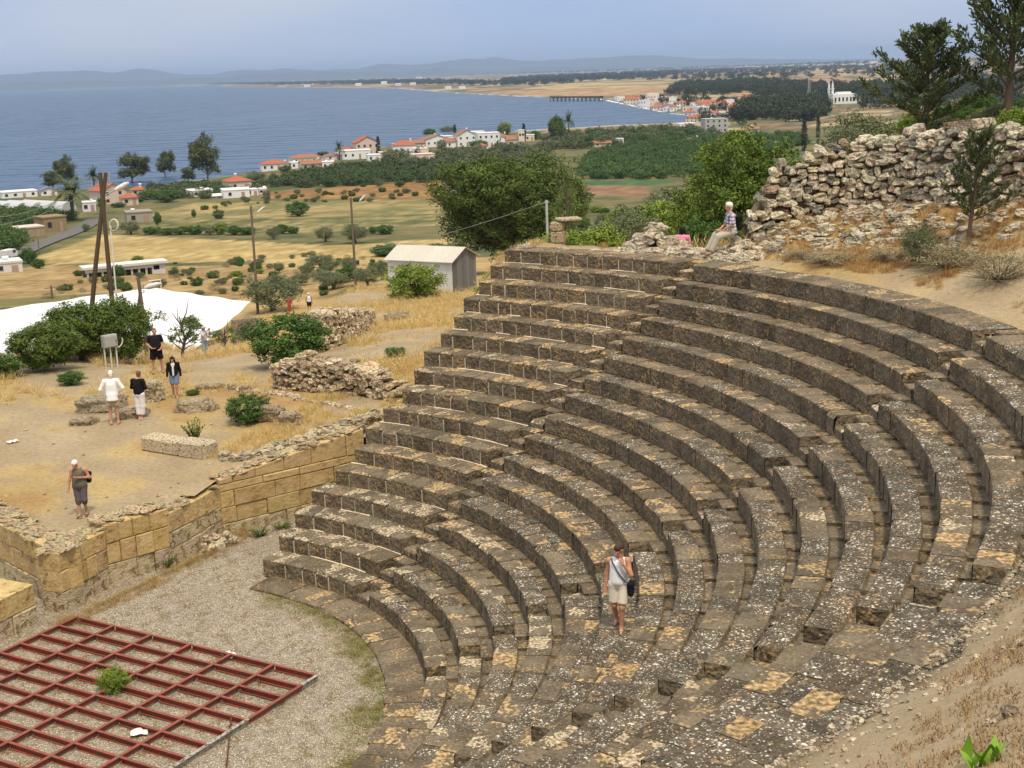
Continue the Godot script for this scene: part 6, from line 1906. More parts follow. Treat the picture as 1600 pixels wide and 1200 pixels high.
	for e in [[672, 214, 22, 14, "shrub0"], [700, 210, 28, 14, "olive1"], [788, 210, 24, 20, "bright0"], [836, 218, 20, 14, "shrub2"], [748, 232, 30, 14, "shrub1"], [690, 236, 18, 18, "olive2"], [850, 222, 20, 14, "olive0"], [610, 248, 30, 16, "olive1"], [640, 262, 30, 18, "olive0"], [505, 244, 18, 8, "shrub1"], [445, 268, 20, 10, "shrub0"], [400, 285, 34, 18, "olive2"], [230, 312, 30, 14, "shrub0"], [260, 316, 40, 20, "shrub2"], [160, 326, 14, 20, "shrub1"], [185, 324, 24, 8, "shrub0"], [218, 316, 14, 8, "shrub1"], [348, 304, 20, 16, "olive0"]]:
		var low := "light green" if e[4].begins_with("bright") else "grey green" if e[4].begins_with("olive") else "dark green"
		plant_px("garden_tree", e[4], "%s %s garden tree %s" % [size_word(e[2] * 1.6), low, landmark(e[0], e[1])], "tree", e[0], e[1], e[2], e[3], low + " garden trees")
	# masses nobody could count
	var dark := [Color(0.035, 0.05, 0.022), Color(0.06, 0.072, 0.034)]
	var mid := [Color(0.055, 0.10, 0.025), Color(0.10, 0.16, 0.045)]
	var grey := [Color(0.09, 0.11, 0.05), Color(0.15, 0.165, 0.085)]
	var pr := ["mass0", "mass1", "mass2"]
	mass("orchard", "green citrus orchard in close rows beyond the great pine", "orchard", px_poly([[900, 280], [920, 240], [1000, 224], [1130, 214], [1250, 213], [1262, 226], [1130, 262], [1060, 280]]), 900, Vector2(4.0, 5.6), 0.75, mid, pr, 5.0)
	mass("orchard_hedge", "dense green trees between the orchard and the bay", "trees", px_poly([[830, 236], [880, 214], [1050, 203], [1140, 212], [1060, 216], [930, 232]]), 230, Vector2(4.5, 8.0), 0.8, [mid[0], grey[1]], pr)
	mass("shore_hedge", "thick green hedge and reeds between the fields and the shore houses", "hedge", px_poly([[400, 292], [470, 272], [560, 262], [700, 248], [740, 262], [700, 284], [560, 290], [480, 294]]), 420, Vector2(4.0, 6.5), 0.7, [mid[0], grey[0]], pr)
	mass("shore_olives", "grey green olives among the gardens of the near shore", "trees", px_poly([[600, 256], [640, 246], [760, 234], [860, 232], [860, 262], [720, 266]]), 150, Vector2(4.5, 7.0), 0.8, grey, pr)
	mass("left_orchard", "dense green bushes beside the road and the polytunnels", "bushes", px_poly([[-60, 398], [-60, 336], [60, 336], [118, 342], [95, 352], [30, 356], [30, 372], [52, 376], [20, 396]]), 300, Vector2(3.0, 5.0), 0.8, mid, pr)
	mass("field_scrub", "low scattered scrub dotted over the dry fields", "scrub", px_poly([[60, 470], [120, 420], [400, 404], [560, 395], [700, 380], [700, 404], [600, 440], [480, 470], [380, 470]]), 200, Vector2(0.7, 1.9), 0.7, [Color(0.8, 0.8, 0.8), Color(1.2, 1.1, 1.0)], ["olive0", "scrub", "shrub1"])
	mass("verge_scrub", "low scrub along the banks between the straw coloured fields", "scrub", px_poly([[240, 340], [420, 318], [700, 314], [700, 298], [420, 300], [390, 310]]), 60, Vector2(1.2, 3.0), 0.7, [Color(0.8, 0.8, 0.8), Color(1.1, 1.1, 1.0)], ["olive0", "olive1", "shrub1"])
	mass("reed_bed", "green reeds and garden plots behind the shore gums", "reeds", px_poly([[225, 312], [235, 296], [300, 290], [400, 292], [400, 300], [330, 312]]), 150, Vector2(3.5, 5.0), 0.65, [mid[0], grey[1]], pr)
	mass("town_wood", "dark wood of tall trees behind and beside the town", "wood", px_poly([[1150, 190], [1160, 166], [1290, 158], [1290, 190]]), 240, Vector2(10, 15), 0.9, dark, pr)
	mass("far_wood", "dark woodland stretching behind the mosque", "wood", px_poly([[1040, 150], [1060, 132], [1180, 128], [1320, 136], [1600, 126], [1600, 175], [1340, 170], [1340, 152], [1250, 150], [1190, 150], [1160, 148]]), 900, Vector2(10, 16), 0.9, dark, pr)
	mass("town_trees", "dark trees scattered among the town houses", "trees", px_poly([[975, 160], [1040, 152], [1160, 160], [1160, 200], [1100, 200], [1060, 182]]), 60, Vector2(7, 11), 0.9, dark, pr)
	mass("shore_wood", "dark belt of trees along the far shore of the bay", "wood", px_poly([[300, 131], [430, 130], [620, 126], [760, 128], [830, 121], [1060, 113], [1060, 118], [840, 134], [740, 134], [620, 131], [430, 133]]), 1500, Vector2(16, 30), 0.7, [Color(0.03, 0.045, 0.03), Color(0.055, 0.065, 0.04)], pr)
	mass("plain_trees", "tree belts dividing the far fields of the plain", "trees", px_poly([[820, 119], [1100, 108], [1400, 100], [1600, 100], [1600, 124], [1300, 122], [1080, 124], [900, 126]]), 1500, Vector2(12, 22), 0.7, [Color(0.03, 0.045, 0.025), Color(0.07, 0.075, 0.04)], pr, 140.0)
	mass("horizon_trees", "thin dark tree line on the horizon of the plain", "trees", px_poly([[560, 118], [900, 108], [1200, 97], [1600, 92], [1600, 97], [1200, 103], [900, 113], [560, 122]]), 1500, Vector2(25, 50), 0.5, [Color(0.03, 0.045, 0.03), Color(0.06, 0.07, 0.04)], pr)
	mass("hill_scrub", "green and brown scrub covering the slope below the hill crest", "scrub", PackedVector2Array([Vector2(22, -27), Vector2(38, -31), Vector2(33, -71), Vector2(15.5, -67)]), 160, Vector2(0.8, 1.7), 0.8, [Color(0.9, 0.9, 0.9), Color(1.2, 1.1, 1.1)], ["olive0", "bright1", "shrub1"])
	mass("valley_scrub", "olive scrub covering the valley behind the theatre", "scrub", PackedVector2Array([Vector2(-6, -100), Vector2(24, -96), Vector2(70, -170), Vector2(60, -330), Vector2(-60, -330), Vector2(-30, -190)]), 600, Vector2(1.8, 3.6), 0.8, [Color(0.85, 0.9, 0.85), Color(1.2, 1.1, 1.0)], ["olive0", "bright1", "shrub1"])
	# dry grass
	var T1 := tuft_mesh(26, 0.42, Color(0.50, 0.36, 0.13), Color(0.70, 0.56, 0.28))
	var T2 := tuft_mesh(26, 0.30, Color(0.34, 0.20, 0.08), Color(0.52, 0.34, 0.15))
	grass("dry_grass", "pale yellow dry grass on the slopes beyond the terrace", T1, 9000, -45, 6, -75, -17, func(x: float, z: float) -> bool:
		var d := (x - CAM.x) * fh.x + (z - CAM.z) * fh.z
		var n := nz.get_noise_2d(x * 9.0, z * 9.0) + nz.get_noise_2d(x * 40.0 + 90.0, z * 40.0) * 0.4
		return n > (-0.15 if d > 50.0 else 0.02 if d > 46.0 else 0.5), Vector2(0.6, 1.3))
	grass("verge_grass", "yellow dry grass beside the low dry stone wall", T1, 1500, -4, 6, -24, -12, func(x: float, z: float) -> bool:
		return nz.get_noise_2d(x * 9.0, z * 9.0) + nz.get_noise_2d(x * 40.0 + 90.0, z * 40.0) * 0.5 > -0.02 and x > -2.2 - (z + 12.0) * 0.12, Vector2(0.35, 0.8))
	grass("bank_grass", "short reddish dry grass on the bank above the tiers", T2, 9000, 8, 26, -22, 22, func(x: float, z: float) -> bool:
		var r := sqrt(x * x + z * z)
		return r > 21.2 and z < 5.0 and nz.get_noise_2d(x * 9.0, z * 9.0) + nz.get_noise_2d(x * 40.0 + 90.0, z * 40.0) * 0.5 > -0.05, Vector2(0.25, 0.8))
	grass("near_grass", "fine dry brown grass on the bank close to the camera", tuft_mesh(10, 0.07, Color(0.26, 0.17, 0.085), Color(0.44, 0.31, 0.17)), 4500, 12, 19, 4, 17, func(x: float, z: float) -> bool: return sqrt(x * x + z * z) > 19.0 and nz.get_noise_2d(x * 60.0, z * 60.0) + 0.12 * (sqrt(x * x + z * z) - 20.5) > 0.0, Vector2(0.3, 1.1))
	grass("crest_grass", "dry grass on the hill crest behind the ruined wall", T1, 2500, 10, 45, -70, -18, func(x: float, z: float) -> bool: return true, Vector2(0.7, 1.4))
	# weeds along the foot of the stage wall and round the orchestra
	var mm := MultiMesh.new()
	mm.transform_format = MultiMesh.TRANSFORM_3D
	mm.use_colors = true
	mm.mesh = tuft_mesh(20, 0.3, Color(0.8, 0.8, 0.8), Color(1, 1, 1))
	mm.instance_count = 900
	for i in 900:
		var p := Vector3.ZERO
		var col := Color(0.50, 0.36, 0.15)
		if i < 420:
			var t := rng.randf()
			var a := Vector2(-1.95, -4.4).lerp(Vector2(-0.4, -11.2), t)
			p = Vector3(a.x + 0.12 + 0.22 * sin(t * PI) + 0.5 * pow(rng.randf(), 2.0), -0.18, a.y)
		else:
			var a := rr(-1.15, 0.9)
			var r := 7.38 - 0.45 * pow(rng.randf(), 2.0)
			p = pol(r, a, -0.18)
			col = Color(0.20, 0.26, 0.07).lerp(Color(0.34, 0.26, 0.10), rng.randf())
		var s := rr(0.25, 0.75)
		mm.set_instance_transform(i, Transform3D(Basis(Vector3.UP, rr(0, TAU)).scaled(Vector3(s, s * (1.0 if i < 420 else 0.6), s)), p)); mm.set_instance_color(i, col * rr(0.8, 1.15))
	var o := MultiMeshInstance3D.new()
	o.name = "orchestra_weeds"; o.multimesh = mm
	add_child(o)
	tag(o, "dry and green weeds edging the orchestra floor", "weeds"); o.set_meta("kind", "stuff")
# ------------------------------------------------------------------ people
# caps: [a, b, ra, rb, flat end] tapered capsules joined smoothly; the zero surface is meshed as surface nets
func flesh(mb: MB, caps: Array, cell: float, k: float, cut_low := -1e9, cut_high := 1e9) -> void:
	var lo := Vector3.ONE * 1e9
	var hi := -lo
	for c in caps:
		var r := maxf(c[2], c[3]) + cell * 2.5
		for e in [c[0], c[1]]:
			lo = lo.min(e - Vector3.ONE * r); hi = hi.max(e + Vector3.ONE * r)
	var nx := int((hi.x - lo.x) / cell) + 2
	var ny := int((hi.y - lo.y) / cell) + 2
	var nn := int((hi.z - lo.z) / cell) + 2
	var f := PackedFloat32Array()
	f.resize(nx * ny * nn); f.fill(1.0)
	for c in caps:
		var a: Vector3 = c[0]
		var b: Vector3 = c[1]
		var ra: float = c[2]
		var rb: float = c[3]
		var m := maxf(ra, rb) + k + cell * 2.0
		var p0 := ((a.min(b) - Vector3.ONE * m - lo) / cell).floor().max(Vector3.ZERO)
		var p1 := ((a.max(b) + Vector3.ONE * m - lo) / cell).ceil().min(Vector3(nx - 1, ny - 1, nn - 1))
		var ab := b - a
		var l2 := maxf(ab.length_squared(), 1e-9)
		var ll := sqrt(l2)
		var flat: bool = c.size() > 4 and c[4]
		for iz in range(int(p0.z), int(p1.z) + 1):
			for iy in range(int(p0.y), int(p1.y) + 1):
				var at := (iz * ny + iy) * nx
				for ix in range(int(p0.x), int(p1.x) + 1):
					var p := lo + Vector3(ix, iy, iz) * cell - a
					var t := p.dot(ab) / l2
					var tc := clampf(t, 0.0, 1.0)
					var d := (p - ab * tc).length() - lerpf(ra, rb, tc)
					if flat: d = maxf(d, (t - 1.0) * ll)
					var o := f[at + ix]
					var h := maxf(k - absf(o - d), 0.0) / k
					f[at + ix] = minf(o, d) - h * h * k * 0.25
	if cut_low > -1e8 or cut_high < 1e8:
		for iz in nn:
			for iy in ny:
				var y := lo.y + iy * cell
				var cut := maxf(cut_low - y, y - cut_high)
				if cut < -cell * 2.0: continue
				for ix in nx:
					var at := (iz * ny + iy) * nx + ix
					f[at] = maxf(f[at], cut)
	var id := {}
	var vs := PackedVector3Array()
	var steps := [0, 1, nx, nx + 1, nx * ny, nx * ny + 1, nx * ny + nx, nx * ny + nx + 1]
	var edges := [[0, 1], [2, 3], [4, 5], [6, 7], [0, 2], [1, 3], [4, 6], [5, 7], [0, 4], [1, 5], [2, 6], [3, 7]]
	var quads := []
	for iz in nn - 1:
		for iy in ny - 1:
			for ix in nx - 1:
				var at := (iz * ny + iy) * nx + ix
				var v0 := f[at]
				if v0 > cell * 3.0: continue
				var inside := 0
				for s in steps:
					if f[at + s] < 0.0: inside += 1
				if inside == 0 or inside == 8: continue
				var sum := Vector3.ZERO
				var n := 0
				for e in edges:
					var fa := f[at + steps[e[0]]]
					var fb := f[at + steps[e[1]]]
					if (fa < 0.0) != (fb < 0.0):
						var t := fa / (fa - fb)
						var pa := Vector3(e[0] & 1, (e[0] >> 1) & 1, e[0] >> 2)
						var pb := Vector3(e[1] & 1, (e[1] >> 1) & 1, e[1] >> 2)
						sum += pa.lerp(pb, t); n += 1
				id[at] = vs.size()
				vs.append(lo + (Vector3(ix, iy, iz) + sum / n) * cell)
				for ax in 3:
					var st: int = [1, nx, nx * ny][ax]
					if (v0 < 0.0) != (f[at + st] < 0.0): quads.append([at, ax, v0 < 0.0])
	var normals := PackedVector3Array()
	normals.resize(vs.size())
	var tris := []
	var dx := 1
	var dy := nx
	var dz := nx * ny
	for q in quads:
		var at: int = q[0]
		var u: int = [dy, dz, dx][q[1]]
		var w: int = [dz, dx, dy][q[1]]
		if not (id.has(at - u - w) and id.has(at - u) and id.has(at - w)): continue
		var i := [id[at], id[at - u], id[at - u - w], id[at - w]]
		if q[2]: i = [i[3], i[2], i[1], i[0]]
		for t in [[i[0], i[1], i[2]], [i[0], i[2], i[3]]]:
			var fn := (vs[t[2]] - vs[t[0]]).cross(vs[t[1]] - vs[t[0]])
			for e in t: normals[e] += fn
			tris.append(t)
	for t in tris:
		for e in t: mb.vert(vs[e], normals[e].normalized())
var head_mb: MB
var hand_mb: MB
func make_body_parts() -> void:
	head_mb = MB.new()                        # a head of 0.23 m, origin at its centre, face to +z
	flesh(head_mb, [[Vector3(0, 0.03, -0.015), Vector3(0, 0.045, 0.005), 0.078, 0.076], [Vector3(0, -0.03, 0.02), Vector3(0, -0.075, 0.035), 0.058, 0.036], [Vector3(0, 0.02, 0.05), Vector3(0, 0.0, 0.06), 0.04, 0.035], [Vector3(0, 0.012, 0.085), Vector3(0, -0.022, 0.104), 0.010, 0.016], [Vector3(-0.03, 0.018, 0.078), Vector3(0.03, 0.018, 0.078), 0.012, 0.012], [Vector3(-0.022, -0.052, 0.075), Vector3(0.022, -0.052, 0.075), 0.012, 0.012], [Vector3(-0.079, 0.02, -0.01), Vector3(-0.078, -0.02, -0.005), 0.014, 0.010], [Vector3(0.079, 0.02, -0.01), Vector3(0.078, -0.02, -0.005), 0.014, 0.010], [Vector3(0, -0.06, -0.015), Vector3(0, -0.12, -0.02), 0.055, 0.055]], 0.009, 0.02)
	hand_mb = MB.new()                        # a relaxed hand along -y, palm to +z, thumb to +x
	var caps := [[Vector3(-0.018, -0.01, 0), Vector3(-0.022, -0.085, 0.004), 0.017, 0.014], [Vector3(0.015, -0.01, 0), Vector3(0.02, -0.085, 0.004), 0.018, 0.015], [Vector3(0, 0.02, 0), Vector3(0, -0.07, 0.002), 0.024, 0.018]]
	for i in 4:
		var x: float = [-0.031, -0.011, 0.010, 0.031][i]
		var l: float = [0.058, 0.075, 0.082, 0.072][i]
		var a := Vector3(x * 0.85, -0.085, 0.004)
		var b := a + Vector3(x * 0.12, -l * 0.5, l * 0.14)
		var c := b + Vector3(0, -l * 0.32, l * 0.24)
		caps.append_array([[a, b, 0.0095, 0.009], [b, c, 0.009, 0.0075]])
	caps.append_array([[Vector3(0.022, -0.02, 0.004), Vector3(0.05, -0.055, 0.018), 0.014, 0.011], [Vector3(0.05, -0.055, 0.018), Vector3(0.056, -0.088, 0.026), 0.0105, 0.009]])
	flesh(hand_mb, caps, 0.0065, 0.006)
# a pose: joints in metres for a person 1.75 m tall who faces +z; left is +x
func pose(over := {}) -> Dictionary:
	var j := {"pelvis": Vector3(0, 0.96, 0), "chest": Vector3(0, 1.27, 0.0), "neck": Vector3(0, 1.47, -0.01), "head": Vector3(0, 1.62, 0.02), "sl": Vector3(0.185, 1.41, -0.01), "sr": Vector3(-0.185, 1.41, -0.01), "el": Vector3(0.25, 1.13, -0.03), "er": Vector3(-0.25, 1.13, -0.03), "wl": Vector3(0.27, 0.88, 0.05), "wr": Vector3(-0.27, 0.88, 0.05), "hl": Vector3(0.095, 0.93, 0), "hr": Vector3(-0.095, 0.93, 0), "kl": Vector3(0.105, 0.50, 0.02), "kr": Vector3(-0.105, 0.50, 0.02), "al": Vector3(0.11, 0.085, -0.02), "ar": Vector3(-0.11, 0.085, -0.02), "look": Vector3(0, 0, 1), "fl": Vector3(0.15, 0, 1), "fr": Vector3(-0.15, 0, 1), "gl": Vector3.ZERO, "gr": Vector3.ZERO}
	j.merge(over, true)
	return j
func aim(y: Vector3, z: Vector3) -> Basis:         # y axis along y, z as near z as possible
	var yy := y.normalized()
	var xx := yy.cross(z).normalized()
	return Basis(xx, yy, xx.cross(yy))
# spec: skin, hair [colour, style], stout, top [colour, sleeve 0..1, hem y, extra], legs [colour, length 0..1], shoes colour
func person(label: String, at: Vector3, turn: float, tall: float, j: Dictionary, spec: Dictionary, cell := 0.02) -> Node3D:
	var o := thing("person", label, "person", at, turn)
	var k := tall / 1.75
	var S := Basis().scaled(Vector3.ONE * k)
	var w: float = spec.get("stout", 1.0)
	var skin: Color = spec.get("skin", Color(0.48, 0.27, 0.18))
	var q := func(a: String, b: String, ra: float, rb: float) -> Array: return [j[a], j[b], ra, rb]
	var body := MB.new()
	body.col = skin
	var caps := [[j.neck, j.head - Vector3(0, 0.06, 0), 0.06, 0.055], [(j.sl + j.sr) * 0.5, j.neck, 0.09, 0.062], q.call("sl", "sr", 0.062, 0.062), [j.chest, j.pelvis, 0.115 * w, 0.12 * w]]
	for s in ["l", "r"]:
		caps.append_array([q.call("s" + s, "e" + s, 0.052 * w, 0.041), q.call("e" + s, "w" + s, 0.041, 0.027), q.call("h" + s, "k" + s, 0.082 * w, 0.055), q.call("k" + s, "a" + s, 0.056, 0.037)])
		var f: Vector3 = j["f" + s].normalized()
		var an: Vector3 = j["a" + s]
		caps.append_array([[an + Vector3(0, -0.035, 0) - f * 0.03, an + Vector3(0, -0.055, 0) + f * 0.15, 0.036, 0.028], [an, an + Vector3(0, -0.045, 0) - f * 0.035, 0.036, 0.035]])
	flesh(body, caps, cell, 0.04)
	var hb := aim(Vector3.UP if not spec.has("nod") else Vector3(0, 1, 0) + (j.look as Vector3) * spec.nod, j.look)
	for i in head_mb.v.size(): head_mb.c[i] = skin
	for i in hand_mb.v.size(): hand_mb.c[i] = skin
	body.add(head_mb, Transform3D(hb, j.head))
	for s in ["l", "r"]:
		var dir: Vector3 = j["g" + s] if j["g" + s] != Vector3.ZERO else (j["w" + s] - j["e" + s])
		var b := aim(-dir, Vector3(0, 0.3, 1) if absf(dir.normalized().y) > 0.6 else Vector3(0, 1, 0))
		if s == "r": b = b * Basis().scaled(Vector3(-1, 1, 1))
		var t := Transform3D(b, j["w" + s] + dir.normalized() * 0.02)
		for i in hand_mb.v.size(): 
			var ii := i
			if s == "r": ii = i - i % 3 + [0, 2, 1][i % 3]
			body.v.append(t * hand_mb.v[ii]); body.n.append((t.basis * hand_mb.n[ii]).normalized()); body.uv.append(Vector2.ZERO); body.c.append(skin)
	var tr := Transform3D(S, Vector3.ZERO)
	part("body", body.into(ArrayMesh.new(), M.skin), o, tr)
	var eyes := MB.new()
	for x in [-0.031, 0.031]:
		eyes.col = Color(0.04, 0.03, 0.025)
		eyes.ball(j.head + hb * Vector3(x, 0.005, 0.088), Vector3(0.012, 0.006, 0.006), 6, 4)
	part("eyes", eyes.into(ArrayMesh.new(), M.skin), o, tr)
	# clothes
	if spec.has("legs"):
		var mb := MB.new()
		mb.col = spec.legs[0]
		var len: float = spec.legs[1]
		caps = [[j.hl, j.hr, 0.105 * w, 0.105 * w], [j.pelvis + Vector3(0, 0.07, 0), j.pelvis - Vector3(0, 0.03, 0), 0.125 * w, 0.12 * w]]
		for s in ["l", "r"]:
			var kk: Vector3 = j["k" + s]
			var hh: Vector3 = j["h" + s]
			var loose: float = spec.legs[2] if spec.legs.size() > 2 else 0.0
			if len <= 1.0: caps.append([hh, hh.lerp(kk, len), 0.102 * w, lerpf(0.102 * w, 0.078, len) + loose, true])
			else: caps.append_array([[hh, kk, 0.102 * w, 0.075 + loose], [kk, kk.lerp(j["a" + s], len - 1.0), 0.075 + loose, 0.058 + loose, true]])
		flesh(mb, caps, cell, 0.03, -1e9, j.pelvis.y + 0.13)
		part("trousers" if len > 1.2 else "shorts", mb.into(ArrayMesh.new(), M.cloth), o, tr)
	if spec.has("top"):
		var mb := MB.new()
		mb.col = spec.top[0]
		var fat: float = spec.get("belly", 0.0)
		caps = [[j.chest + Vector3(0.045, 0.03, 0), j.pelvis + Vector3(0.05, 0.03, 0), 0.118 * w, 0.128 * w + fat], [j.chest + Vector3(-0.045, 0.03, 0), j.pelvis + Vector3(-0.05, 0.03, 0), 0.118 * w, 0.128 * w + fat], [j.sl, j.sr, 0.078 if spec.top[1] > 0.0 else 0.064, 0.078 if spec.top[1] > 0.0 else 0.064], [j.chest + Vector3(0, 0.1, 0), (j.sl + j.sr) * 0.5 + Vector3(0, 0.03, 0), 0.11 * w, 0.085], [j.chest, j.pelvis + Vector3(0, 0.05, 0.02), 0.13 * w, 0.13 * w + fat]]
		var hem: float = spec.top[2]
		if hem < 0.86: caps.append([j.pelvis, Vector3(j.pelvis.x, hem - 0.1, j.pelvis.z), 0.165 * w, 0.19 * w])
		for s in ["l", "r"]:
			var sl: float = spec.top[1]
			if sl <= 0.0: continue
			if sl <= 1.0: caps.append([j["s" + s], (j["s" + s] as Vector3).lerp(j["e" + s], sl), 0.07 * w, 0.064, true])
			else: caps.append_array([[j["s" + s], j["e" + s], 0.07 * w, 0.058], [j["e" + s], (j["e" + s] as Vector3).lerp(j["w" + s], sl - 1.0), 0.058, 0.046, true]])
		flesh(mb, caps, cell, 0.035, hem, j.neck.y + 0.02)
		part(spec.top[3] if spec.top.size() > 3 else "shirt", mb.into(ArrayMesh.new(), spec.get("weave", M.cloth)), o, tr)
	if spec.has("inset"):                      # what shows between the open fronts of a jacket
		var mb := MB.new()
		mb.col = spec.inset
		flesh(mb, [[j.chest + Vector3(0, 0.14, 0.045), j.pelvis + Vector3(0, 0.04, 0.055), 0.085, 0.10]], cell, 0.02)
		part("undershirt", mb.into(ArrayMesh.new(), M.cloth), o, tr)
	if spec.has("shoes"):
		for s in ["l", "r"]:
			var mb := MB.new()
			mb.col = spec.shoes
			var f: Vector3 = j["f" + s].normalized()
			var an: Vector3 = j["a" + s]
			var sandal: bool = spec.get("sandals", false)
			caps = [[an + Vector3(0, -0.06 if sandal else -0.05, 0) - f * 0.035, an + Vector3(0, -0.068 if sandal else -0.06, 0) + f * 0.165, 0.03 if sandal else 0.043, 0.027 if sandal else 0.034]]
			if not sandal: caps.append([an + Vector3(0, -0.045, 0) - f * 0.02, an + Vector3(0, 0.02, 0), 0.046, 0.042])
			else: caps.append([an + Vector3(0, -0.035, 0) + f * 0.07 - f.cross(Vector3.UP) * 0.03, an + Vector3(0, -0.035, 0) + f * 0.07 + f.cross(Vector3.UP) * 0.03, 0.022, 0.022])
			flesh(mb, caps, 0.012, 0.015, an.y - 0.088)
			part("shoe", mb.into(ArrayMesh.new(), M.cloth), o, tr)
	if spec.has("hair"):
		var mb := MB.new()
		mb.col = spec.hair[0]
		var H := func(v: Vector3) -> Vector3: return j.head + hb * v
		caps = [[H.call(Vector3(0, 0.055, -0.03)), H.call(Vector3(0, 0.075, 0.015)), 0.078, 0.068], [H.call(Vector3(0, 0.02, -0.05)), H.call(Vector3(0, -0.03, -0.045)), 0.062, 0.055]]
		match spec.hair[1]:
			"bob": caps.append_array([[H.call(Vector3(0.06, 0.04, -0.02)), H.call(Vector3(0.068, -0.07, -0.01)), 0.04, 0.035], [H.call(Vector3(-0.06, 0.04, -0.02)), H.call(Vector3(-0.068, -0.07, -0.01)), 0.04, 0.035], [H.call(Vector3(0, 0, -0.06)), H.call(Vector3(0, -0.09, -0.05)), 0.06, 0.055]])
			"long": caps.append_array([[H.call(Vector3(0.062, 0.04, -0.01)), H.call(Vector3(0.085, -0.18, 0.02)), 0.042, 0.04], [H.call(Vector3(-0.062, 0.04, -0.01)), H.call(Vector3(-0.085, -0.18, 0.02)), 0.042, 0.04], [H.call(Vector3(0, 0, -0.06)), H.call(Vector3(0, -0.2, -0.07)), 0.065, 0.06]])
			"full": caps.append([H.call(Vector3(0, 0.07, -0.03)), H.call(Vector3(0, 0.08, 0.02)), 0.085, 0.07])
		flesh(mb, caps, 0.010, 0.02)
		part("hair", mb.into(ArrayMesh.new(), M.hair), o, tr)
	if spec.has("hat"):
		var mb := MB.new()
		mb.col = spec.hat[0]
		var c: Vector3 = j.head + hb * Vector3(0, 0.06, -0.005)
		mb.ball(c, Vector3(0.098, 0.085, 0.108), 14, 7)
		if spec.hat[1] == "brim":
			var ups := hb.y
			mb.tube([c - ups * 0.012, c, c + ups * 0.004], [0.165, 0.16, 0.1], 18)
		else: mb.bar(Transform3D(hb, j.head + hb * Vector3(0, 0.062, 0.125)), Vector3(0.13, 0.012, 0.1), 0.004)
		part("hat" if spec.hat[1] == "brim" else "cap", mb.into(ArrayMesh.new(), M.cloth), o, tr)
	return o
func bag(called: String, label: String, owner_: Node3D, tall: float, c: Vector3, size: Vector3, strap: Array, col: Color) -> void:
	var o := thing(called, label, "bag", owner_.position, owner_.rotation.y)
	var k := tall / 1.75
	var tr := Transform3D(Basis().scaled(Vector3.ONE * k), Vector3.ZERO)
	var mb := shape(col)
	var h := size * 0.5
	var r := minf(h.x, minf(h.y, h.z)) * 0.85
	var caps := []
	for x in [-1.0, 1.0]:
		for z in [-1.0, 1.0]:
			var q := Vector3(x * maxf(h.x - r, 0.001), 0, z * maxf(h.z - r, 0.001))
			caps.append([c + q + Vector3(0, h.y - r, 0), c + q - Vector3(0, h.y - r, 0), r * 0.9, r])
	flesh(mb, caps, 0.016, 0.03)
	part("pouch", mb.into(ArrayMesh.new(), M.cloth), o, tr)
	mb = shape(col * 0.8)
	mb.bar(Transform3D(Basis(), c + Vector3(0, h.y * 0.5, 0)), Vector3(size.x * 1.04, size.y * 0.36, size.z * 1.04), 0.02)
	part("flap", mb.into(ArrayMesh.new(), M.cloth), o, tr)
	for s in strap:
		mb = shape(col.lerp(Color(0.25, 0.3, 0.38), 0.4))
		var rad := []
		for i in s.size(): rad.append(0.015)
		mb.tube(s, rad, 6)
		part("strap", mb.into(ArrayMesh.new(), M.cloth), o, tr)
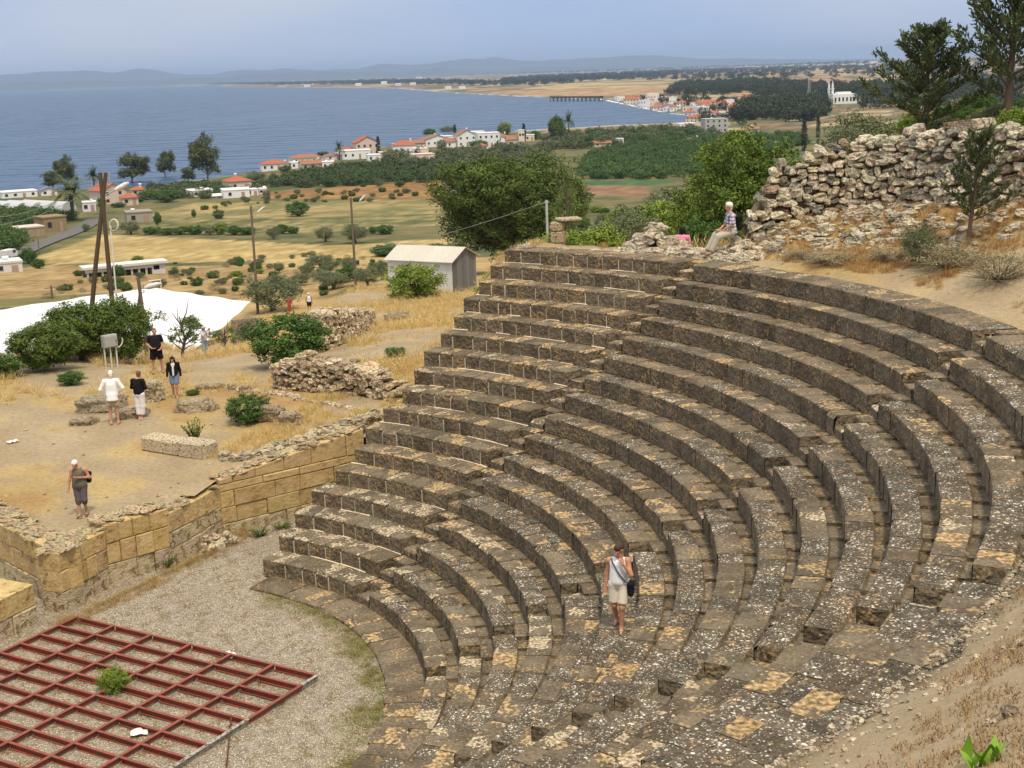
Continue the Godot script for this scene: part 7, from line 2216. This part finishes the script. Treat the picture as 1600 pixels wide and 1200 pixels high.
# turn so that a figure that faces +z looks along the given image direction: 0 = at the camera, 90 = to the right in the picture
func face(p: Vector3, deg: float) -> float: return facing(p) + deg_to_rad(deg)
func build_people() -> void:
	make_body_parts()
	var tan_ := Color(0.52, 0.27, 0.17)
	# the woman walking along a tier
	var p := at_y(968, 984, H1 + 5 * RISE)
	var tall := 1.64
	var j := pose({"head": Vector3(0.02, 1.60, 0.05), "look": Vector3(-0.45, -0.12, 1), "sl": Vector3(0.17, 1.40, 0), "sr": Vector3(-0.17, 1.38, -0.02), "el": Vector3(0.245, 1.16, 0.12), "wl": Vector3(0.105, 1.40, 0.19), "gl": Vector3(-0.25, 0.9, -0.3), "er": Vector3(-0.235, 1.1, -0.06), "wr": Vector3(-0.25, 0.86, -0.02), "kl": Vector3(0.07, 0.50, 0.11), "al": Vector3(0.05, 0.085, 0.08), "kr": Vector3(-0.1, 0.51, 0.02), "ar": Vector3(-0.09, 0.12, -0.30), "fl": Vector3(0.05, 0, 1), "fr": Vector3(-0.15, -0.25, 1)})
	var o := person("woman in a white sleeveless shirt and pale shorts walking along a stone tier", p, face(p, -8), tall, j, {"skin": tan_, "hair": [Color(0.07, 0.045, 0.03), "full"], "nod": 0.3, "top": [Color(0.86, 0.89, 0.95), 0.0, 0.93, "sleeveless_shirt"], "legs": [Color(0.70, 0.64, 0.56), 0.85, 0.012], "shoes": Color(0.35, 0.29, 0.23), "sandals": true}, 0.016)
	bag("shoulder_bag", "dark shoulder bag on the hip of the woman walking on the tiers", o, tall, Vector3(0.23, 0.86, 0.02), Vector3(0.12, 0.28, 0.22), [[Vector3(-0.13, 1.45, 0.03), Vector3(-0.09, 1.38, 0.125), Vector3(0.03, 1.18, 0.158), Vector3(0.15, 1.02, 0.13), Vector3(0.22, 0.97, 0.06)]], Color(0.012, 0.014, 0.022))
	# woman in grey on the terrace
	p = hit(130, 806)
	tall = 1.52
	j = pose({"head": Vector3(-0.05, 1.59, 0.10), "neck": Vector3(-0.02, 1.46, 0.03), "look": Vector3(-0.2, -0.3, 1), "er": Vector3(-0.27, 1.13, 0.04), "wr": Vector3(-0.30, 0.88, 0.1), "el": Vector3(0.30, 1.17, -0.02), "wl": Vector3(0.08, 1.24, 0.22), "gl": Vector3(-1, 0.1, 0.3), "kl": Vector3(0.11, 0.52, 0.08), "al": Vector3(0.10, 0.085, -0.06), "kr": Vector3(-0.07, 0.51, 0.06), "ar": Vector3(-0.06, 0.085, 0.1)})
	o = person("white-haired woman in grey sleeveless top and cropped trousers walking on the terrace", p, face(p, -18), tall, j, {"skin": tan_, "hair": [Color(0.85, 0.84, 0.83), "full"], "stout": 1.18, "belly": 0.02, "nod": 0.3, "top": [Color(0.15, 0.145, 0.105), 0.0, 0.86, "tank_top"], "legs": [Color(0.12, 0.105, 0.115), 1.3, 0.015], "shoes": Color(0.12, 0.1, 0.09)}, 0.018)
	bag("backpack", "small navy backpack slung on the woman in grey", o, tall, Vector3(0.13, 1.12, -0.24), Vector3(0.30, 0.36, 0.16), [[Vector3(0.14, 1.3, -0.2), Vector3(0.15, 1.47, -0.02), Vector3(0.14, 1.33, 0.13), Vector3(0.2, 1.16, 0.08)]], Color(0.012, 0.014, 0.035))
	# the couple with their backs to us
	p = hit(180, 663)
	tall = 1.78
	j = pose({"look": Vector3(0.15, -0.3, 1), "head": Vector3(0, 1.60, 0.07), "el": Vector3(0.34, 1.16, -0.02), "wl": Vector3(0.20, 1.0, 0.16), "er": Vector3(-0.34, 1.17, -0.02), "wr": Vector3(-0.2, 1.0, 0.16), "gl": Vector3(-0.8, -0.2, 0.4), "gr": Vector3(0.8, -0.2, 0.4)})
	o = person("man seen from behind in a loose white shirt and beige shorts", p, face(p, 172), tall, j, {"skin": Color(0.50, 0.28, 0.19), "hair": [Color(0.78, 0.77, 0.75), "short"], "nod": 0.25, "stout": 1.12, "top": [Color(0.9, 0.9, 0.95), 1.85, 0.80], "legs": [Color(0.42, 0.37, 0.27), 0.72, 0.025]}, 0.018)
	p = hit(221, 656)
	tall = 1.62
	j = pose({"look": Vector3(0.1, -0.3, 1), "head": Vector3(-0.02, 1.60, 0.07), "el": Vector3(0.27, 1.16, 0.02), "wl": Vector3(0.12, 1.08, 0.2), "er": Vector3(-0.27, 1.16, 0.02), "wr": Vector3(-0.12, 1.06, 0.2), "gl": Vector3(-0.8, 0.1, 0.4), "gr": Vector3(0.8, 0.1, 0.4), "al": Vector3(0.04, 0.085, -0.02), "ar": Vector3(-0.04, 0.085, 0.0), "kl": Vector3(0.08, 0.5, 0.02), "kr": Vector3(-0.08, 0.5, 0.02)})
	o = person("woman seen from behind in a black top and white trousers", p, face(p, 150), tall, j, {"skin": tan_, "hair": [Color(0.16, 0.10, 0.065), "full"], "nod": 0.2, "stout": 1.1, "top": [Color(0.012, 0.012, 0.014), 1.8, 0.86], "legs": [Color(0.78, 0.76, 0.80), 1.72, 0.035], "shoes": Color(0.7, 0.68, 0.62)}, 0.018)
	# man in black
	p = hit(247, 584)
	tall = 1.8
	j = pose({"el": Vector3(0.29, 1.15, -0.02), "er": Vector3(-0.29, 1.15, -0.02), "wl": Vector3(0.17, 0.98, 0.17), "wr": Vector3(-0.15, 1.02, 0.19), "gl": Vector3(-0.6, -0.3, 0.5), "gr": Vector3(0.7, 0, 0.5), "kl": Vector3(0.15, 0.5, 0.03), "al": Vector3(0.18, 0.085, 0), "kr": Vector3(-0.14, 0.5, 0.02), "ar": Vector3(-0.17, 0.085, 0)})
	o = person("stout man in black T-shirt, black shorts and black boots on the path", p, face(p, 5), tall, j, {"skin": Color(0.50, 0.27, 0.19), "hair": [Color(0.22, 0.15, 0.10), "short"], "stout": 1.22, "belly": 0.03, "top": [Color(0.014, 0.014, 0.017), 0.75, 0.92, "t_shirt"], "legs": [Color(0.012, 0.012, 0.014), 0.85, 0.03], "shoes": Color(0.015, 0.015, 0.015)}, 0.022)
	# hooded woman
	p = hit(275, 622)
	tall = 1.5
	j = pose({"look": Vector3(-0.1, -0.4, 1), "head": Vector3(0, 1.60, 0.06), "kl": Vector3(0.08, 0.5, 0.08), "al": Vector3(0.06, 0.085, 0.05), "kr": Vector3(-0.09, 0.5, 0.0), "ar": Vector3(-0.08, 0.085, -0.12)})
	o = person("dark-haired woman in an open black jacket and denim shorts looking down", p, face(p, -8), tall, j, {"skin": tan_, "hair": [Color(0.02, 0.015, 0.012), "long"], "nod": 0.35, "top": [Color(0.013, 0.013, 0.015), 1.9, 0.88, "jacket"], "inset": Color(0.75, 0.74, 0.75), "legs": [Color(0.17, 0.23, 0.36), 0.8, 0.02], "shoes": Color(0.3, 0.26, 0.22), "sandals": true}, 0.02)
	# the man taking a photograph
	p = hit(321, 558)
	tall = clampf(metres(49, p), 1.4, 1.8)
	j = pose({"el": Vector3(0.27, 1.25, 0.2), "wl": Vector3(0.14, 1.52, 0.30), "er": Vector3(-0.27, 1.22, 0.2), "wr": Vector3(-0.1, 1.5, 0.32), "gl": Vector3(-0.5, 0.6, 0.3), "gr": Vector3(0.5, 0.6, 0.3), "kl": Vector3(0.12, 0.5, 0.02), "kr": Vector3(-0.12, 0.5, 0.02)})
	o = person("man in a sun hat and pale blue clothes raising a camera", p, face(p, 55), tall, j, {"skin": tan_, "hat": [Color(0.50, 0.48, 0.42), "brim"], "top": [Color(0.50, 0.56, 0.64), 0.8, 0.95], "legs": [Color(0.30, 0.35, 0.42), 1.85, 0.015], "shoes": Color(0.2, 0.18, 0.16)}, 0.022)
	var cm := thing("handheld_camera", "small dark camera held up by the man in the sun hat", "camera", o.position, o.rotation.y)
	var tr := Transform3D(Basis().scaled(Vector3.ONE * tall / 1.75), Vector3.ZERO)
	var mb := shape(Color(0.03, 0.03, 0.03))
	mb.bar(Transform3D(Basis(), Vector3(0.02, 1.6, 0.36)), Vector3(0.13, 0.08, 0.05), 0.012)
	part("camera_body", mb.into(ArrayMesh.new(), M.paint), cm, tr)
	mb = shape(Color(0.05, 0.05, 0.05))
	mb.tube([Vector3(0.02, 1.6, 0.38), Vector3(0.02, 1.6, 0.44)], [0.03, 0.028], 10)
	part("lens", mb.into(ArrayMesh.new(), M.glass), cm, tr)
	# two people up on the far path, their legs behind the slope
	p = hit(453, 492)
	tall = clampf(metres(36, p), 1.3, 1.7)
	j = pose({"el": Vector3(0.3, 1.2, 0.05), "wl": Vector3(0.34, 1.02, 0.2), "er": Vector3(-0.3, 1.15, -0.05), "wr": Vector3(-0.36, 0.92, 0.0)})
	person("person in a long rust red dress on the far path", p, face(p, 165), tall, j, {"skin": tan_, "hair": [Color(0.28, 0.16, 0.09), "bob"], "top": [Color(0.33, 0.07, 0.045), 0.9, 0.45, "dress"], "shoes": Color(0.2, 0.15, 0.12)}, 0.024)
	p = hit(484, 488)
	tall = clampf(metres(40, p), 1.4, 1.78)
	j = pose({"el": Vector3(0.28, 1.15, 0.0), "wl": Vector3(0.22, 0.95, 0.15)})
	person("person in a white vest, white cap and dark shorts on the far path", p, face(p, 190), tall, j, {"skin": Color(0.45, 0.2, 0.14), "hat": [Color(0.85, 0.85, 0.85), "peak"], "top": [Color(0.70, 0.75, 0.84), 0.0, 0.92, "vest"], "legs": [Color(0.018, 0.018, 0.022), 0.8, 0.03], "shoes": Color(0.2, 0.18, 0.16)}, 0.024)
	# the man sitting on the end of the ruined wall
	p = at_depth(1143, 372, 38.0)
	p.y = ground(p.x, p.z)
	tall = 1.76
	j = pose({"pelvis": Vector3(0, 0.62, 0), "hl": Vector3(0.1, 0.60, 0.02), "hr": Vector3(-0.1, 0.60, 0.02), "chest": Vector3(0, 0.94, 0.03), "neck": Vector3(0, 1.14, 0.04), "head": Vector3(0, 1.29, 0.08), "sl": Vector3(0.19, 1.08, 0.03), "sr": Vector3(-0.19, 1.08, 0.03), "kl": Vector3(0.14, 0.50, 0.43), "kr": Vector3(-0.12, 0.52, 0.43), "al": Vector3(0.13, 0.085, 0.64), "ar": Vector3(-0.12, 0.085, 0.68), "el": Vector3(0.25, 0.82, 0.08), "wl": Vector3(0.13, 0.68, 0.30), "er": Vector3(-0.25, 0.82, 0.08), "wr": Vector3(-0.1, 0.68, 0.31), "gl": Vector3(-0.5, -0.2, 0.7), "gr": Vector3(0.4, -0.2, 0.7)})
	var plaid := Image.create(128, 128, false, Image.FORMAT_RGB8)
	for y in 128:
		for x in 128:
			var a := (x % 32) < 9
			var b := (y % 32) < 9
			plaid.set_pixel(x, y, Color(0.10, 0.10, 0.20) if a and b else Color(0.42, 0.40, 0.56) if a or b else Color(0.86, 0.84, 0.88))
	var weave := mat(Color.WHITE, 0.9, ImageTexture.create_from_image(plaid), 2.6)
	weave.uv1_world_triplanar = false
	var turn := face(p, -72)
	o = person("white-haired man in a checked shirt sitting at the end of the ruined wall", p, turn, tall, j, {"skin": tan_, "hair": [Color(0.82, 0.81, 0.78), "full"], "top": [Color(1, 1, 1), 0.95, 0.55, "checked_shirt"], "weave": weave, "legs": [Color(0.46, 0.43, 0.35), 1.95, 0.02], "shoes": Color(0.25, 0.2, 0.15)}, 0.018)
	bag("backpack", "black backpack on the back of the man in the checked shirt", o, tall, Vector3(0, 0.86, -0.20), Vector3(0.28, 0.44, 0.16), [[Vector3(0.12, 1.02, -0.16), Vector3(0.13, 1.17, 0.03), Vector3(0.13, 1.02, 0.16), Vector3(0.16, 0.8, 0.05)], [Vector3(-0.12, 1.02, -0.16), Vector3(-0.13, 1.17, 0.03), Vector3(-0.13, 1.02, 0.16), Vector3(-0.16, 0.8, 0.05)]], Color(0.012, 0.012, 0.014))
	var seat := thing("sitting_stones", "stones at the end of the ruined wall that the man sits on", "stones")
	var bk := Vector3(-sin(turn), 0, -cos(turn))
	for i in 12:
		var q := p + bk * rr(0.0, 0.5) + bk.cross(Vector3.UP) * rr(-0.4, 0.4) + Vector3(0, rr(0.05, 0.36), 0)
		rock_piece("stone", seat, q, Vector3(rr(0.16, 0.24), rr(0.12, 0.16), rr(0.16, 0.24)), Color(0.68, 0.62, 0.52) * rr(0.8, 1.1))
	# head and shoulders in pink behind the rubble
	p = at_depth(1066, 405, 41.0)
	p.y = at_depth(1066, 362, 41.0).y - 1.66
	j = pose({"pelvis": Vector3(0, 0.45, -0.02), "hl": Vector3(0.1, 0.43, 0), "hr": Vector3(-0.1, 0.43, 0), "chest": Vector3(0, 0.77, 0), "neck": Vector3(0, 0.97, 0.02), "head": Vector3(0, 1.11, 0.05), "sl": Vector3(0.18, 0.91, 0), "sr": Vector3(-0.18, 0.91, 0), "el": Vector3(0.25, 0.65, 0.05), "er": Vector3(-0.25, 0.65, 0.05), "wl": Vector3(0.15, 0.5, 0.25), "wr": Vector3(-0.15, 0.5, 0.25), "kl": Vector3(0.12, 0.46, 0.4), "kr": Vector3(-0.12, 0.46, 0.4), "al": Vector3(0.12, 0.085, 0.45), "ar": Vector3(-0.12, 0.085, 0.45)})
	p.y = at_depth(1066, 361, 41.0).y - 1.04
	person("dark-haired person in a pink shirt seen from behind, sitting beyond the rubble", p, face(p, 165), 1.68, j, {"skin": tan_, "hair": [Color(0.015, 0.011, 0.01), "bob"], "top": [Color(0.72, 0.28, 0.42), 0.8, 0.4], "legs": [Color(0.1, 0.1, 0.14), 1.9], "shoes": Color(0.2, 0.18, 0.16)}, 0.022)
# ------------------------------------------------------------------ the scene
func _ready() -> void:
	rng.seed = 20
	nz.seed = 4; nz.frequency = 0.01; nz.fractal_octaves = 4; nz.noise_type = FastNoiseLite.TYPE_SIMPLEX_SMOOTH
	fw = Vector3(sin(YAW) * cos(PITCH), -sin(PITCH), -cos(YAW) * cos(PITCH))
	var r0 := Vector3(cos(YAW), 0, sin(YAW))
	var u0 := r0.cross(fw)
	rt = r0 * cos(ROLL) + u0 * sin(ROLL)
	up = -r0 * sin(ROLL) + u0 * cos(ROLL)
	fh = Vector3(sin(YAW), 0, -cos(YAW))
	sh = r0
	var cam := Camera3D.new()
	cam.name = "camera"
	cam.transform = Transform3D(Basis(rt, up, -fw), CAM)
	cam.fov = rad_to_deg(2.0 * atan(600.0 / FOCAL))
	cam.near = 0.1; cam.far = 60000.0
	add_child(cam)
	var env := Environment.new()
	env.background_mode = Environment.BG_SKY
	var sky := Sky.new()
	sky.sky_material = hazy_sky()
	env.sky = sky
	env.background_energy_multiplier = 1.0
	env.tonemap_mode = Environment.TONE_MAPPER_LINEAR
	env.tonemap_exposure = 1.38
	env.fog_enabled = true
	env.fog_density = 0.000055
	env.fog_light_color = lin(0.36, 0.48, 0.68)
	env.sdfgi_enabled = true; env.ssao_enabled = true; env.ssil_enabled = true
	var we := WorldEnvironment.new()
	we.environment = env
	add_child(we)
	var sun := DirectionalLight3D.new()
	sun.name = "sun"
	sun.light_energy = 0.7
	sun.light_color = Color(1.0, 0.93, 0.80)
	sun.light_angular_distance = 7.0
	sun.shadow_enabled = true
	add_child(sun)
	sun.look_at_from_position(Vector3.ZERO, -(rt * 0.18 - fh * 0.55 + Vector3.UP * 1.25))
	make_materials()
	make_rocks()
	build_land()
	build_seats()
	build_walls()
	make_plants()
	build_ruins()
	build_greenery()
	build_objects()
	build_houses()
	build_people()
# thin cloud over blue: a panorama of air and cloud only
func hazy_sky() -> PanoramaSkyMaterial:
	var w := 512
	var h := 256
	var im := Image.create(w, h, false, Image.FORMAT_RGBF)
	var f := FastNoiseLite.new()
	f.seed = 12; f.frequency = 1.6; f.fractal_octaves = 5
	for y in h:
		var el := (0.5 - (y + 0.5) / h) * PI
		for x in w:
			var az := (x + 0.5) / w * TAU
			var d := Vector3(cos(az) * cos(el), sin(el), sin(az) * cos(el))
			var n := f.get_noise_3d(d.x, d.y * 5.0, d.z) * 0.6 + 0.5
			var blue := Color(0.31, 0.405, 0.59).lerp(Color(0.27, 0.36, 0.55), smoothstep(0.0, 0.25, el))
			var cloud := Color(0.47, 0.50, 0.565).lerp(Color(0.95, 0.93, 0.92), smoothstep(0.15, 0.8, el))
			var k := smoothstep(0.30, 0.68, n + 0.35 * smoothstep(0.12, 0.7, el))
			im.set_pixel(x, y, blue.lerp(cloud, k * 0.85))
	var m := PanoramaSkyMaterial.new()
	m.panorama = ImageTexture.create_from_image(im)
	return m
